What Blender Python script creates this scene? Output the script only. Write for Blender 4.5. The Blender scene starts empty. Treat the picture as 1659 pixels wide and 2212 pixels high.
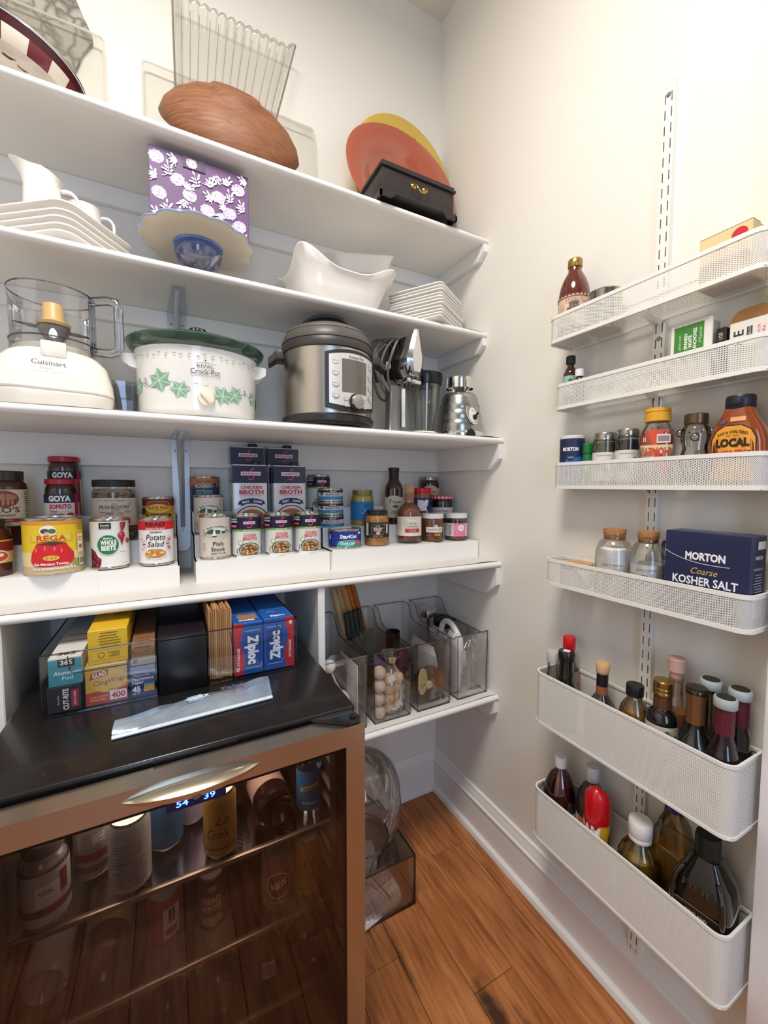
import bpy, bmesh, math, random
from math import sin, cos, pi, radians, sqrt
from mathutils import Vector, Matrix
scene = bpy.context.scene
COL = scene.collection
random.seed(7)

# ---------------------------------------------------------------- camera
cam_data = bpy.data.cameras.new('camera'); cam = bpy.data.objects.new('camera', cam_data); COL.objects.link(cam)
CYAW, CPIT, CROL = radians(27.5518), radians(-3.5758), radians(0.0862)
cf = Vector((sin(CYAW)*cos(CPIT), cos(CYAW)*cos(CPIT), sin(CPIT)))
cr = Vector((cos(CYAW), -sin(CYAW), 0)); cu = cr.cross(cf)
cr, cu = cr*cos(CROL)+cu*sin(CROL), -cr*sin(CROL)+cu*cos(CROL)
m3 = Matrix((cr, cu, -cf)).transposed()
cam.matrix_world = Matrix.Translation((-0.9835, -1.408, 1.2745)) @ m3.to_4x4()
cam_data.sensor_fit = 'HORIZONTAL'; cam_data.sensor_width = 36.0
cam_data.lens = 893.694/1659*36.0
cam_data.clip_start = 0.02; cam_data.clip_end = 50
scene.camera = cam

# ---------------------------------------------------------------- world, lamps, exposure
world = bpy.data.worlds.new('world'); scene.world = world; world.use_nodes = True
bg = world.node_tree.nodes['Background']
bg.inputs[0].default_value = (1.0, 0.965, 0.93, 1); bg.inputs[1].default_value = 0.20
def lamp(name, kind, loc, target, energy, color, **kw):
    d = bpy.data.lights.new(name, kind); d.energy = energy; d.color = color
    for k, v in kw.items(): setattr(d, k, v)
    o = bpy.data.objects.new(name, d); COL.objects.link(o); o.location = loc
    o.rotation_euler = (Vector(target)-Vector(loc)).to_track_quat('-Z', 'Y').to_euler()
    return o
# flush ceiling lamp of the pantry, and cool daylight from the room beyond the doorway behind the camera
lamp('ceiling_lamp', 'AREA', (-1.08, -1.20, 2.95), (-1.08, -1.20, 0), 34, (1.0, 0.945, 0.87), shape='DISK', size=0.6)
lamp('doorway_daylight', 'AREA', (-1.25, -3.0, 1.6), (-0.95, 0, 1.25), 15, (0.46, 0.66, 1.0), shape='RECTANGLE', size=0.6, size_y=1.8)
scene.view_settings.view_transform = 'Standard'; scene.view_settings.look = 'None'
scene.view_settings.exposure = 0.28; scene.view_settings.gamma = 1.0
scene.view_settings.use_curve_mapping = False
scene.cycles.transparent_max_bounces = 48; scene.cycles.max_bounces = 12; scene.cycles.diffuse_bounces = 5

# ---------------------------------------------------------------- materials
def lin(h):
    h = h.lstrip('#'); c = [int(h[i:i+2], 16)/255 for i in (0, 2, 4)]
    return [x/12.92 if x <= .04045 else ((x+.055)/1.055)**2.4 for x in c]
_mats = {}
def M(col, rough=.45, metal=0., trans=0., alpha=1., coat=0., spec=.5, bump=0., bscale=200., var=0., vscale=8., ior=1.45, emit=0., sss=0.):
    """procedural principled material; var = colour mottling, bump = fine relief"""
    key = (col, rough, metal, trans, alpha, coat, spec, bump, bscale, var, vscale, ior, emit, sss)
    if key in _mats: return _mats[key]
    m = bpy.data.materials.new('mat_'+col.strip('#')); m.use_nodes = True
    nt = m.node_tree; b = nt.nodes['Principled BSDF']
    c = lin(col); b.inputs['Base Color'].default_value = (*c, 1)
    b.inputs['Roughness'].default_value = rough; b.inputs['Metallic'].default_value = metal
    b.inputs['Transmission Weight'].default_value = trans; b.inputs['Alpha'].default_value = alpha
    b.inputs['Coat Weight'].default_value = coat; b.inputs['Specular IOR Level'].default_value = spec
    b.inputs['IOR'].default_value = ior
    if sss: b.inputs['Subsurface Weight'].default_value = sss; b.inputs['Subsurface Radius'].default_value = (.01, .006, .004)
    if emit: b.inputs['Emission Color'].default_value = (*c, 1); b.inputs['Emission Strength'].default_value = emit
    if var or bump:
        tc = nt.nodes.new('ShaderNodeTexCoord')
    if var:
        n = nt.nodes.new('ShaderNodeTexNoise'); n.inputs['Scale'].default_value = vscale; n.inputs['Detail'].default_value = 6
        nt.links.new(tc.outputs['Object'], n.inputs['Vector'])
        mx = nt.nodes.new('ShaderNodeMix'); mx.data_type = 'RGBA'
        mx.inputs['A'].default_value = (*[x*(1-var) for x in c], 1); mx.inputs['B'].default_value = (*[min(1, x*(1+var)) for x in c], 1)
        nt.links.new(n.outputs['Fac'], mx.inputs['Factor']); nt.links.new(mx.outputs['Result'], b.inputs['Base Color'])
    if bump:
        n = nt.nodes.new('ShaderNodeTexNoise'); n.inputs['Scale'].default_value = bscale; n.inputs['Detail'].default_value = 3
        nt.links.new(tc.outputs['Object'], n.inputs['Vector'])
        bp_ = nt.nodes.new('ShaderNodeBump'); bp_.inputs['Strength'].default_value = bump; bp_.inputs['Distance'].default_value = .002
        nt.links.new(n.outputs['Fac'], bp_.inputs['Height']); nt.links.new(bp_.outputs['Normal'], b.inputs['Normal'])
    _mats[key] = m
    return m
def GLASS(tint='#ffffff', dens=1.0, rough=.03, gloss=1.0):
    """thin clear pane / jar wall: tinted see-through plus fresnel reflection"""
    key = ('g', tint, dens, rough, gloss)
    if key in _mats: return _mats[key]
    m = bpy.data.materials.new('clear_'+tint.strip('#')); m.use_nodes = True
    nt = m.node_tree; nt.nodes.clear()
    out = nt.nodes.new('ShaderNodeOutputMaterial'); mix = nt.nodes.new('ShaderNodeMixShader')
    tr = nt.nodes.new('ShaderNodeBsdfTransparent'); gl = nt.nodes.new('ShaderNodeBsdfGlossy')
    lw = nt.nodes.new('ShaderNodeLayerWeight'); lw.inputs['Blend'].default_value = .30
    pw = nt.nodes.new('ShaderNodeMath'); pw.operation = 'MULTIPLY'; pw.inputs[1].default_value = .55*gloss
    ad = nt.nodes.new('ShaderNodeMath'); ad.operation = 'ADD'; ad.inputs[1].default_value = .035*gloss; ad.use_clamp = True
    c = [1-(1-x)*(.3 if dens <= 1 else .7) for x in lin(tint)]; mixc = nt.nodes.new('ShaderNodeMix'); mixc.data_type = 'RGBA'
    mixc.inputs['A'].default_value = (*c, 1); mixc.inputs['B'].default_value = (*[x*(.90 if dens <= 1 else .62) for x in c], 1)
    nt.links.new(lw.outputs['Facing'], mixc.inputs['Factor']); nt.links.new(mixc.outputs['Result'], tr.inputs['Color'])
    gl.inputs['Roughness'].default_value = rough; gl.inputs['Color'].default_value = (1, 1, 1, 1)
    nt.links.new(lw.outputs['Fresnel'], pw.inputs[0]); nt.links.new(pw.outputs[0], ad.inputs[0])
    nt.links.new(ad.outputs[0], mix.inputs[0]); nt.links.new(tr.outputs[0], mix.inputs[1]); nt.links.new(gl.outputs[0], mix.inputs[2])
    nt.links.new(mix.outputs[0], out.inputs[0])
    _mats[key] = m
    return m

# ---------------------------------------------------------------- geometry helpers
class MB:
    """collects faces; build() links them as one mesh object"""
    def __init__(s): s.v = []; s.f = []; s.m = []; s.mats = []; s.cur = 0
    def mat(s, m):
        if m not in s.mats: s.mats.append(m)
        s.cur = s.mats.index(m); return s
    def add(s, vs, fs, T=None):
        o = len(s.v)
        s.v += [tuple(T @ Vector(v)) if T else tuple(v) for v in vs]
        s.f += [tuple(i+o for i in f) for f in fs]; s.m += [s.cur]*len(fs); return s
    def box(s, x0, x1, y0, y1, z0, z1, T=None):
        vs = [(x, y, z) for z in (z0, z1) for y in (y0, y1) for x in (x0, x1)]
        return s.add(vs, [(0, 2, 3, 1), (4, 5, 7, 6), (0, 1, 5, 4), (2, 6, 7, 3), (0, 4, 6, 2), (1, 3, 7, 5)], T)
    def rbox(s, x0, x1, y0, y1, z0, z1, b=.003, seg=2, T=None):
        bm = bmesh.new(); bmesh.ops.create_cube(bm, size=1)
        for v in bm.verts: v.co = Vector(((x0+x1)/2+v.co.x*(x1-x0), (y0+y1)/2+v.co.y*(y1-y0), (z0+z1)/2+v.co.z*(z1-z0)))
        b = min(b, .49*min(x1-x0, y1-y0, z1-z0))
        bmesh.ops.bevel(bm, geom=bm.edges[:], offset=b, segments=seg, profile=.5, affect='EDGES')
        return s.bm(bm, T)
    def bm(s, bm, T=None):
        bm.verts.index_update(); s.add([v.co.copy() for v in bm.verts], [[v.index for v in f.verts] for f in bm.faces], T); bm.free(); return s
    def loft(s, loops, cap0=True, cap1=True, T=None, closed=True):
        n = len(loops[0]); vs = [p for L in loops for p in L]; fs = []
        for i in range(len(loops)-1):
            for j in range(n if closed else n-1):
                k = (j+1) % n; a = i*n; b = a+n
                fs.append((a+j, a+k, b+k, b+j))
        if cap0: fs.append(tuple(range(n-1, -1, -1)))
        if cap1: fs.append(tuple(range((len(loops)-1)*n, len(loops)*n)))
        return s.add(vs, fs, T)
    def lathe(s, prof, n=32, T=None, cap0=True, cap1=True, sx=1., sy=1.):
        loops = [[(r*sx*cos(2*pi*j/n), r*sy*sin(2*pi*j/n), z) for j in range(n)] for r, z in prof]
        return s.loft(loops, cap0 and prof[0][0] > 1e-6, cap1 and prof[-1][0] > 1e-6, T)
    def tube(s, pts, r, n=8, cap=True, T=None, closed=False):
        pts = [Vector(p) for p in pts]; m = len(pts); loops = []; up = None
        for i, p in enumerate(pts):
            a = pts[i-1] if (i > 0 or closed) else p; b = pts[(i+1) % m] if (i < m-1 or closed) else p
            t = (b-a).normalized()
            if up is None:
                up = Vector((0, 0, 1)) if abs(t.z) < .9 else Vector((1, 0, 0))
            x = t.cross(up).normalized(); up = x.cross(t).normalized()
            rr = r[i] if isinstance(r, (list, tuple)) else r
            loops.append([tuple(p+(x*cos(2*pi*j/n)+up*sin(2*pi*j/n))*rr) for j in range(n)])
        if closed: loops.append(loops[0]); cap = False
        return s.loft(loops, cap, cap, T)
    def prism(s, poly, axis, a, b, T=None):
        """extrude 2-D polygon: axis 'z' poly=(x,y); 'y' poly=(x,z); 'x' poly=(y,z)"""
        f = {'z': lambda p, h: (p[0], p[1], h), 'y': lambda p, h: (p[0], h, p[1]), 'x': lambda p, h: (h, p[0], p[1])}[axis]
        return s.loft([[f(p, a) for p in poly], [f(p, b) for p in poly]], T=T)
    def build(s, name, parent=None, m=None, smooth=35, loc=None, rot=None):
        me = bpy.data.meshes.new(name); me.from_pydata(s.v, [], s.f)
        if m is not None and not s.mats: s.mats = [m]
        for k in s.mats: me.materials.append(k)
        if len(s.mats) > 1: me.polygons.foreach_set('material_index', s.m)
        bm = bmesh.new(); bm.from_mesh(me); bmesh.ops.remove_doubles(bm, verts=bm.verts, dist=1e-6)
        bmesh.ops.recalc_face_normals(bm, faces=bm.faces); bm.to_mesh(me); bm.free()
        if smooth:
            me.polygons.foreach_set('use_smooth', [True]*len(me.polygons)); me.set_sharp_from_angle(angle=radians(smooth))
        o = bpy.data.objects.new(name, me); COL.objects.link(o)
        if parent: o.parent = parent
        if loc: o.location = loc
        if rot: o.rotation_euler = rot
        return o
def tag(o, label, cat, group=None):
    o['label'] = label; o['category'] = cat
    if group: o['group'] = group
    return o
def thing(name, label, cat, loc=(0, 0, 0), rz=0., group=None, rot=None):
    o = bpy.data.objects.new(name, None); COL.objects.link(o); o.empty_display_size = .05
    o.location = loc; o.rotation_euler = rot if rot else (0, 0, radians(rz))
    return tag(o, label, cat, group)
def struct(o): o['kind'] = 'structure'; return o
def copy_tree(o, parent=None):
    c = o.copy(); COL.objects.link(c); c.parent = parent
    for ch in list(o.children): copy_tree(ch, c)
    return c
def circ(r, n=24, cx=0, cy=0, sx=1, sy=1, a0=0): return [(cx+r*sx*cos(a0+2*pi*i/n), cy+r*sy*sin(a0+2*pi*i/n)) for i in range(n)]
def rrect(w, h, r, n=4, cx=0, cy=0):
    out = []
    for qx, qy, a in ((1, 1, 0), (-1, 1, 90), (-1, -1, 180), (1, -1, 270)):
        for i in range(n+1):
            t = radians(a+90*i/n); out.append((cx+qx*(w/2-r)+r*cos(t), cy+qy*(h/2-r)+r*sin(t)))
    return out
def squircle(w, d, z, n=32, p=3.5, cx=0, cy=0):
    out = []
    for i in range(n):
        t = 2*pi*i/n; c, s_ = cos(t), sin(t)
        out.append((cx+w/2*math.copysign(abs(c)**(2/p), c), cy+d/2*math.copysign(abs(s_)**(2/p), s_), z))
    return out
def arc(cx, cy, r, a0, a1, n=8): return [(cx+r*cos(radians(a0+(a1-a0)*i/n)), cy+r*sin(radians(a0+(a1-a0)*i/n))) for i in range(n+1)]
def bez(p0, p1, p2, p3, n=12):
    P = [Vector(p) for p in (p0, p1, p2, p3)]
    return [tuple(P[0]*(1-t)**3+P[1]*3*t*(1-t)**2+P[2]*3*t*t*(1-t)+P[3]*t**3) for t in [i/n for i in range(n+1)]]
def Rz(a): return Matrix.Rotation(radians(a), 4, 'Z')
def Rx(a): return Matrix.Rotation(radians(a), 4, 'X')
def Ry(a): return Matrix.Rotation(radians(a), 4, 'Y')
def Tr(x, y, z): return Matrix.Translation((x, y, z))

# ---------------------------------------------------------------- printed lettering and marks
_txt = {}
def text_tris(s_, bold=0., shear=0.):
    key = (s_, bold, shear)
    if key not in _txt:
        c = bpy.data.curves.new('t', 'FONT'); c.body = s_; c.size = 1; c.offset = bold; c.shear = shear; c.resolution_u = 2
        o = bpy.data.objects.new('t', c); me = bpy.data.meshes.new_from_object(o)
        vs = [(v.co.x, v.co.y) for v in me.vertices]; fs = [tuple(p.vertices) for p in me.polygons]
        bpy.data.objects.remove(o); bpy.data.curves.remove(c); bpy.data.meshes.remove(me)
        xs = [v[0] for v in vs]; ys = [v[1] for v in vs]
        _txt[key] = (vs, fs, min(xs), max(xs), min(ys), max(ys))
    return _txt[key]
class Print:
    """flat print in label coordinates (u to the right, v up, metres); wrapped on a cylinder or laid on a plane"""
    def __init__(s, mat=None): s.L = []; s.k = 0
    def poly(s, pts, col, **kw): s.k += 1; s.L.append((list(pts), [tuple(range(len(pts)))], M(col, **dict(dict(rough=.5), **kw)), s.k)); return s
    def rect(s, u, v, w, h, col, **kw): return s.poly([(u-w/2, v-h/2), (u+w/2, v-h/2), (u+w/2, v+h/2), (u-w/2, v+h/2)], col, **kw)
    def ell(s, u, v, w, h, col, n=28, **kw): return s.poly(circ(.5, n, u, v) if w == h == 1 else [(u+w/2*cos(2*pi*i/n), v+h/2*sin(2*pi*i/n)) for i in range(n)], col, **kw)
    def line(s, pts, w, col, **kw):
        P = [Vector(p) for p in pts]; A = []; B = []
        for i, p in enumerate(P):
            t = (P[min(i+1, len(P)-1)]-P[max(i-1, 0)]).normalized(); n = Vector((-t.y, t.x))*w/2
            A.append(tuple(p+n)); B.append(tuple(p-n))
        s.k += 1; n = len(P)
        s.L.append((A+B, [(i, i+1, n+i+1, n+i) for i in range(n-1)], M(col, **dict(dict(rough=.5), **kw)), s.k)); return s
    def text(s, t, u, v, h, col, w=None, bold=.0, shear=0., rot=0., arc=None, align='C', flipu=False, **kw):
        """h = capital height; w = fit width; arc = radius of curvature (text bows upward)"""
        vs, fs, x0, x1, y0, y1 = text_tris(t, bold, shear)
        sc = h/.69; sx = (w/(x1-x0)) if w else sc
        out = []
        off = {'C': (x0+x1)/2, 'L': x0, 'R': x1}[align]
        for x, y in vs:
            X = (x-off)*sx; Y = (y-.345)*sc
            if arc:
                a = X/arc; X, Y = (arc+Y)*sin(a), (arc+Y)*cos(a)-arc
            if flipu: X, Y = -X, -Y
            if rot: X, Y = X*cos(radians(rot))-Y*sin(radians(rot)), X*sin(radians(rot))+Y*cos(radians(rot))
            out.append((u+X, v+Y))
        s.k += 1; s.L.append((out, fs, M(col, **dict(dict(rough=.5), **kw)), s.k)); return s
    def _bm(s, step):
        bm = bmesh.new(); mats = []
        for vs, fs, m, k in s.L:
            if m not in mats: mats.append(m)
            mi = mats.index(m); V = [bm.verts.new((u, k*1.0, v)) for u, v in vs]
            for f in fs:
                try: F = bm.faces.new([V[i] for i in f]); F.material_index = mi
                except ValueError: pass
        if step:
            bmesh.ops.triangulate(bm, faces=[f for f in bm.faces if len(f.verts) > 4])
            us = [v.co.x for v in bm.verts]; a, b = min(us), max(us); u = math.floor(a/step)*step+step
            while u < b:
                bmesh.ops.bisect_plane(bm, geom=bm.verts[:]+bm.edges[:]+bm.faces[:], plane_co=(u, 0, 0), plane_no=(1, 0, 0)); u += step
        return bm, mats
    def _fin(s, bm, mats, name, parent):
        me = bpy.data.meshes.new(name); bm.to_mesh(me); bm.free()
        for m in mats: me.materials.append(m)
        o = bpy.data.objects.new(name, me); COL.objects.link(o); o.parent = parent
        return o
    def wrap(s, R, parent, name='label_print', dz=0., off=.0004, taper=0., dk=.00012):
        bm, mats = s._bm(.22*R)
        for v in bm.verts:
            u, k, z = v.co; r = R+off+dk*k+taper*z; a = u/R
            v.co = (r*sin(a), -r*cos(a), z+dz)
        for f in bm.faces:
            f.smooth = True; f.normal_update(); c = f.calc_center_median()
            if f.normal.x*c.x+f.normal.y*c.y < 0: f.normal_flip()
        return s._fin(bm, mats, name, parent)
    def flat(s, parent, T=None, name='print', off=.0004, dk=.00012, fn=None):
        """local plane: u -> +x, v -> +z, facing -y; T moves it"""
        bm, mats = s._bm(.01 if fn else 0)
        for v in bm.verts:
            u, k, z = v.co; p = Vector((u, -off-dk*k, z))
            if fn: p = Vector(fn(u, z, off+dk*k))
            v.co = T @ p if T else p
        return s._fin(bm, mats, name, parent)

# ================================================================ THE ROOM
CEIL = 3.05
wall_m = M('#e6e2d9', .6, bump=.12, bscale=260, var=.012, vscale=3)
trim_m = M('#ebe8e2', .38, bump=.03, bscale=90, var=.012, vscale=5)
shelf_m = M('#e9e7e2', .36, bump=.05, bscale=70, var=.015, vscale=6)
struct(MB().box(-2.3, .12, 0, .1, -.05, CEIL+.1).build('wall_back', m=wall_m))
struct(MB().box(0, .1, -2.6, .12, -.05, CEIL+.1).build('wall_right', m=wall_m))
struct(MB().box(-2.3, -2.2, -2.0, .1, -.05, CEIL+.1).build('wall_left', m=wall_m))
struct(MB().box(-2.4, .2, -2.6, .2, CEIL, CEIL+.1).build('ceiling', m=M('#e2dccd', .7, bump=.1, bscale=200)))
# floor: planks running toward the back wall
def wood_floor():
    m = bpy.data.materials.new('hickory_plank'); m.use_nodes = True; nt = m.node_tree; b = nt.nodes['Principled BSDF']
    tc = nt.nodes.new('ShaderNodeTexCoord'); oi = nt.nodes.new('ShaderNodeObjectInfo')
    ad = nt.nodes.new('ShaderNodeVectorMath'); ad.operation = 'ADD'
    ml = nt.nodes.new('ShaderNodeVectorMath'); ml.operation = 'SCALE'; ml.inputs['Scale'].default_value = 9
    cmb = nt.nodes.new('ShaderNodeCombineXYZ'); nt.links.new(oi.outputs['Random'], cmb.inputs[0]); nt.links.new(oi.outputs['Random'], cmb.inputs[1])
    nt.links.new(cmb.outputs[0], ml.inputs[0]); nt.links.new(tc.outputs['Object'], ad.inputs[0]); nt.links.new(ml.outputs[0], ad.inputs[1])
    mp = nt.nodes.new('ShaderNodeMapping'); mp.inputs['Scale'].default_value = (22, 1.6, 1); nt.links.new(ad.outputs[0], mp.inputs[0])
    n1 = nt.nodes.new('ShaderNodeTexNoise'); n1.inputs['Scale'].default_value = 2.2; n1.inputs['Detail'].default_value = 9; n1.inputs['Roughness'].default_value = .62; n1.inputs['Distortion'].default_value = 1.4
    nt.links.new(mp.outputs[0], n1.inputs['Vector'])
    mp2 = nt.nodes.new('ShaderNodeMapping'); mp2.inputs['Scale'].default_value = (3.2, .8, 1); nt.links.new(ad.outputs[0], mp2.inputs[0])
    n2 = nt.nodes.new('ShaderNodeTexNoise'); n2.inputs['Scale'].default_value = 2.0; n2.inputs['Detail'].default_value = 4; n2.inputs['Distortion'].default_value = 2.5
    nt.links.new(mp2.outputs[0], n2.inputs['Vector'])
    cr_ = nt.nodes.new('ShaderNodeValToRGB'); e = cr_.color_ramp.elements
    e[0].position = .28; e[0].color = (*lin('#7d4423'), 1); e[1].position = .74; e[1].color = (*lin('#c98a55'), 1)
    k = e.new(.5); k.color = (*lin('#b3703c'), 1)
    nt.links.new(n1.outputs['Fac'], cr_.inputs[0])
    mx = nt.nodes.new('ShaderNodeMix'); mx.data_type = 'RGBA'; mx.blend_type = 'MULTIPLY'; mx.inputs['Factor'].default_value = .75
    cr2 = nt.nodes.new('ShaderNodeValToRGB'); e2 = cr2.color_ramp.elements
    e2[0].position = .3; e2[0].color = (.55, .42, .34, 1); e2[1].position = .62; e2[1].color = (1.0, 1.0, 1.0, 1)
    nt.links.new(n2.outputs['Fac'], cr2.inputs[0]); nt.links.new(cr_.outputs[0], mx.inputs['A']); nt.links.new(cr2.outputs[0], mx.inputs['B'])
    # knots: elongated dark spots with their own place on the floor
    last = mx.outputs['Result']; geo = nt.nodes.new('ShaderNodeNewGeometry')
    nz = nt.nodes.new('ShaderNodeTexNoise'); nz.inputs['Scale'].default_value = 35; nt.links.new(geo.outputs['Position'], nz.inputs['Vector'])
    for kx, ky, sx, sy, amt in KNOTS:
        s1 = nt.nodes.new('ShaderNodeVectorMath'); s1.operation = 'SUBTRACT'; s1.inputs[1].default_value = (kx, ky, 0); nt.links.new(geo.outputs['Position'], s1.inputs[0])
        s2 = nt.nodes.new('ShaderNodeVectorMath'); s2.operation = 'MULTIPLY'; s2.inputs[1].default_value = (1/sx, 1/sy, 0); nt.links.new(s1.outputs[0], s2.inputs[0])
        ln = nt.nodes.new('ShaderNodeVectorMath'); ln.operation = 'LENGTH'; nt.links.new(s2.outputs[0], ln.inputs[0])
        ad2 = nt.nodes.new('ShaderNodeMath'); ad2.operation = 'MULTIPLY_ADD'; ad2.inputs[1].default_value = 1.1; ad2.inputs[2].default_value = -.55; nt.links.new(nz.outputs['Fac'], ad2.inputs[0])
        ad3 = nt.nodes.new('ShaderNodeMath'); ad3.operation = 'ADD'; nt.links.new(ln.outputs['Value'], ad3.inputs[0]); nt.links.new(ad2.outputs[0], ad3.inputs[1])
        mr = nt.nodes.new('ShaderNodeMapRange'); mr.inputs['From Min'].default_value = .45; mr.inputs['From Max'].default_value = 1.25; mr.inputs['To Min'].default_value = amt; mr.inputs['To Max'].default_value = 0
        nt.links.new(ad3.outputs[0], mr.inputs['Value'])
        mk = nt.nodes.new('ShaderNodeMix'); mk.data_type = 'RGBA'; mk.inputs['B'].default_value = (*lin('#2e1a10'), 1)
        nt.links.new(mr.outputs['Result'], mk.inputs['Factor']); nt.links.new(last, mk.inputs['A']); last = mk.outputs['Result']
    nt.links.new(last, b.inputs['Base Color'])
    bp_ = nt.nodes.new('ShaderNodeBump'); bp_.inputs['Strength'].default_value = .12; bp_.inputs['Distance'].default_value = .003
    nt.links.new(n1.outputs['Fac'], bp_.inputs['Height']); nt.links.new(bp_.outputs['Normal'], b.inputs['Normal'])
    b.inputs['Roughness'].default_value = .42
    return m
KNOTS = [(-.315, -.715, .02, .075, .92), (-.335, -.125, .012, .045, .7), (-.26, -.80, .012, .09, .5), (-.46, -.52, .010, .10, .55)]
floor = struct(MB().box(-2.3, .1, -2.6, .1, -.06, -.012).build('floor', m=M('#3a2214', .8)))
wf = wood_floor(); x = .05; row = 0
while x > -2.3:
    w = .128; yy = .08 - (row*.37 % .9)
    cuts = [.08]; 
    while cuts[-1] > -2.6: cuts.append(max(-2.6, yy-.0 if len(cuts) == 1 and yy < .0 else cuts[-1]-1.15))
    for a, b in zip(cuts, cuts[1:]):
        if a-b < .02: continue
        MB().rbox(x-w+.0006, x-.0006, b+.0006, a-.0006, -.014, 0, b=.0012, seg=1).build('plank', floor, wf, smooth=0)
    x -= w; row += 1

# baseboards: tall board, moulded cap, shoe
def baseboard(name, along, a0, a1):
    prof = [(0, 0), (.034, 0), (.034, .006), (.030, .016), (.018, .021), (.018, .118), (.022, .121), (.022, .127), (.016, .131), (.013, .146), (.009, .152), (.009, .160), (0, .163)]
    mb = MB()
    if along == 'y': mb.loft([[(-d, a0, z) for d, z in prof], [(-d, a1, z) for d, z in prof]])
    else: mb.loft([[(a0, -d, z) for d, z in prof], [(a1, -d, z) for d, z in prof]])
    return struct(mb.build(name, m=trim_m, smooth=40))
baseboard('baseboard_right', 'y', 0, -2.6)
baseboard('baseboard_back', 'x', 0, -.62)
# door casing on the right wall, close to the camera
cs = struct(MB().rbox(-.052, 0, -1.21, -1.088, 0, 2.35, b=.004).rbox(-.044, 0, -1.34, -1.20, 0, 2.35, b=.004).build('trim_1', m=M('#f0eef0', .35, bump=.05, bscale=60, var=.02, vscale=4)))

# ---------------------------------------------------------------- built-in shelves
S1, S2, S3, S4, S5 = 2.1094, 1.7996, 1.4334, 1.0217, .5602
D1, D2 = .2856, .3740
nose = [(0, 0), (-.007, .0008), (-.012, .0045), (-.0135, .0095), (-.012, .0145), (-.007, .0182), (0, .019)]
liner_m = M('#d9d5d2', .5, var=.05, vscale=420, bump=.05, bscale=300)
ledge_n = {}
def shelf(z, d, x0, x1, what, cleat=.085, label=None):
    r = thing('shelf', label, 'shelf', (0, 0, z), group=None)
    MB().box(x0, x1, -(d-.0135), -.0005, -.019, 0).build('board', r, shelf_m)
    MB().loft([[(x0, -(d-.0135)+a, -.019+b) for a, b in nose], [(x1, -(d-.0135)+a, -.019+b) for a, b in nose]]).build('nosing', r, shelf_m, smooth=50)
    MB().rbox(x0, x1, -.018, -.0005, -.019-cleat, -.0192, b=.0015, seg=1).build('wall_cleat', r, shelf_m)
    return r
def side_cleat(r, d, drop, clip, front=.0, dark=None):
    poly = [(-.0185, -.0192), (-(d-.004-front), -.0192), (-(d-.004-front), -.0192-(drop-clip)), (-(d-.004-front)+clip*1.35, -.019-drop), (-.0185, -.019-drop*.97)]
    MB().prism(poly, 'x', -.0185, -.0005).build('side_cleat', r, shelf_m, smooth=0)
X0 = -2.19
sh1 = shelf(S1, D1, X0, -.0005, 1, .05, 'topmost white shelf, holding the wooden bowl and the black chest')
sh2 = shelf(S2, D1, X0, -.0005, 2, .05, 'second white shelf from the top, holding the white dishes and purple box')
sh3 = shelf(S3, D2, X0, -.0005, 3, .084, 'middle white shelf, holding the appliances')
sh4 = shelf(S4, D2, X0, -.0005, 4, .05, 'white counter-height shelf under the canned goods')
sh5 = shelf(S5, D2, -.6165, -.0005, 5, .05, 'short low white shelf in the corner under the clear bins')
side_cleat(sh1, D1, .046, .022); side_cleat(sh2, D1, .046, .022); side_cleat(sh3, D2, .084, .036); side_cleat(sh4, D2, .098, .040); side_cleat(sh5, D2, .062, .022)
# thin shelf liners with the right end curling up
def liner(z, d, x0, x1, seed, label, inset=.012):
    rnd = random.Random(seed); n = 60; L0 = []; L1 = []
    for i in range(n+1):
        t = i/n; x = x0+(x1-x0)*t; e = max(0, (x-(x1-.10))/.10)
        up = .0004+.0028*sin(pi*e)*(1 if e > 0 else 0)+.0012*max(0, sin(x*23+seed))*.5
        L0.append((x, -d+inset, z+up)); L1.append((x, -.02, z+.0004))
    mb = MB(); vs = L0+L1; fs = [(i, i+1, n+2+i, n+1+i) for i in range(n)]
    mb.add(vs, fs); mb.add([(a, b, c+.0006) for a, b, c in vs], fs)
    mb.add(L0+[(a, b, c+.0006) for a, b, c in L0], [(i, i+1, n+2+i, n+1+i) for i in range(n)])
    mb.mat(liner_m)
    o = mb.build('shelf_liner', smooth=60); tag(o, label, 'shelf liner')
    # darker cut edge
    MB().tube([(a, b-.0003, c+.0004) for a, b, c in L0], .0006, 4).build('cut_edge', o, M('#8d8078', .7))
liner(S1, D1, X0, -.006, 1, 'clear liner on the topmost shelf')
liner(S2, D1, X0, -.006, 2, 'clear liner on the shelf with white dishes')
liner(S3, D2, X0, -.006, 3, 'liner on the appliance shelf')
liner(S4, D2, X0, -.006, 4, 'speckled grey liner on the canned goods shelf')
liner(S5, D2, -.615, -.006, 5, 'white liner under the clear bins')
# upright panels either side of the cooler
for x0, x1, lab in ((-.637, -.6175, 'white upright divider between the cooler and the clear bins'), (-1.302, -1.279, 'white upright panel left of the beverage cooler')):
    tag(MB().rbox(x0, x1, -.366, -.001, 0, S4-.0195, b=.002, seg=1).build('divider_panel', m=shelf_m), lab, 'panel')
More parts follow.
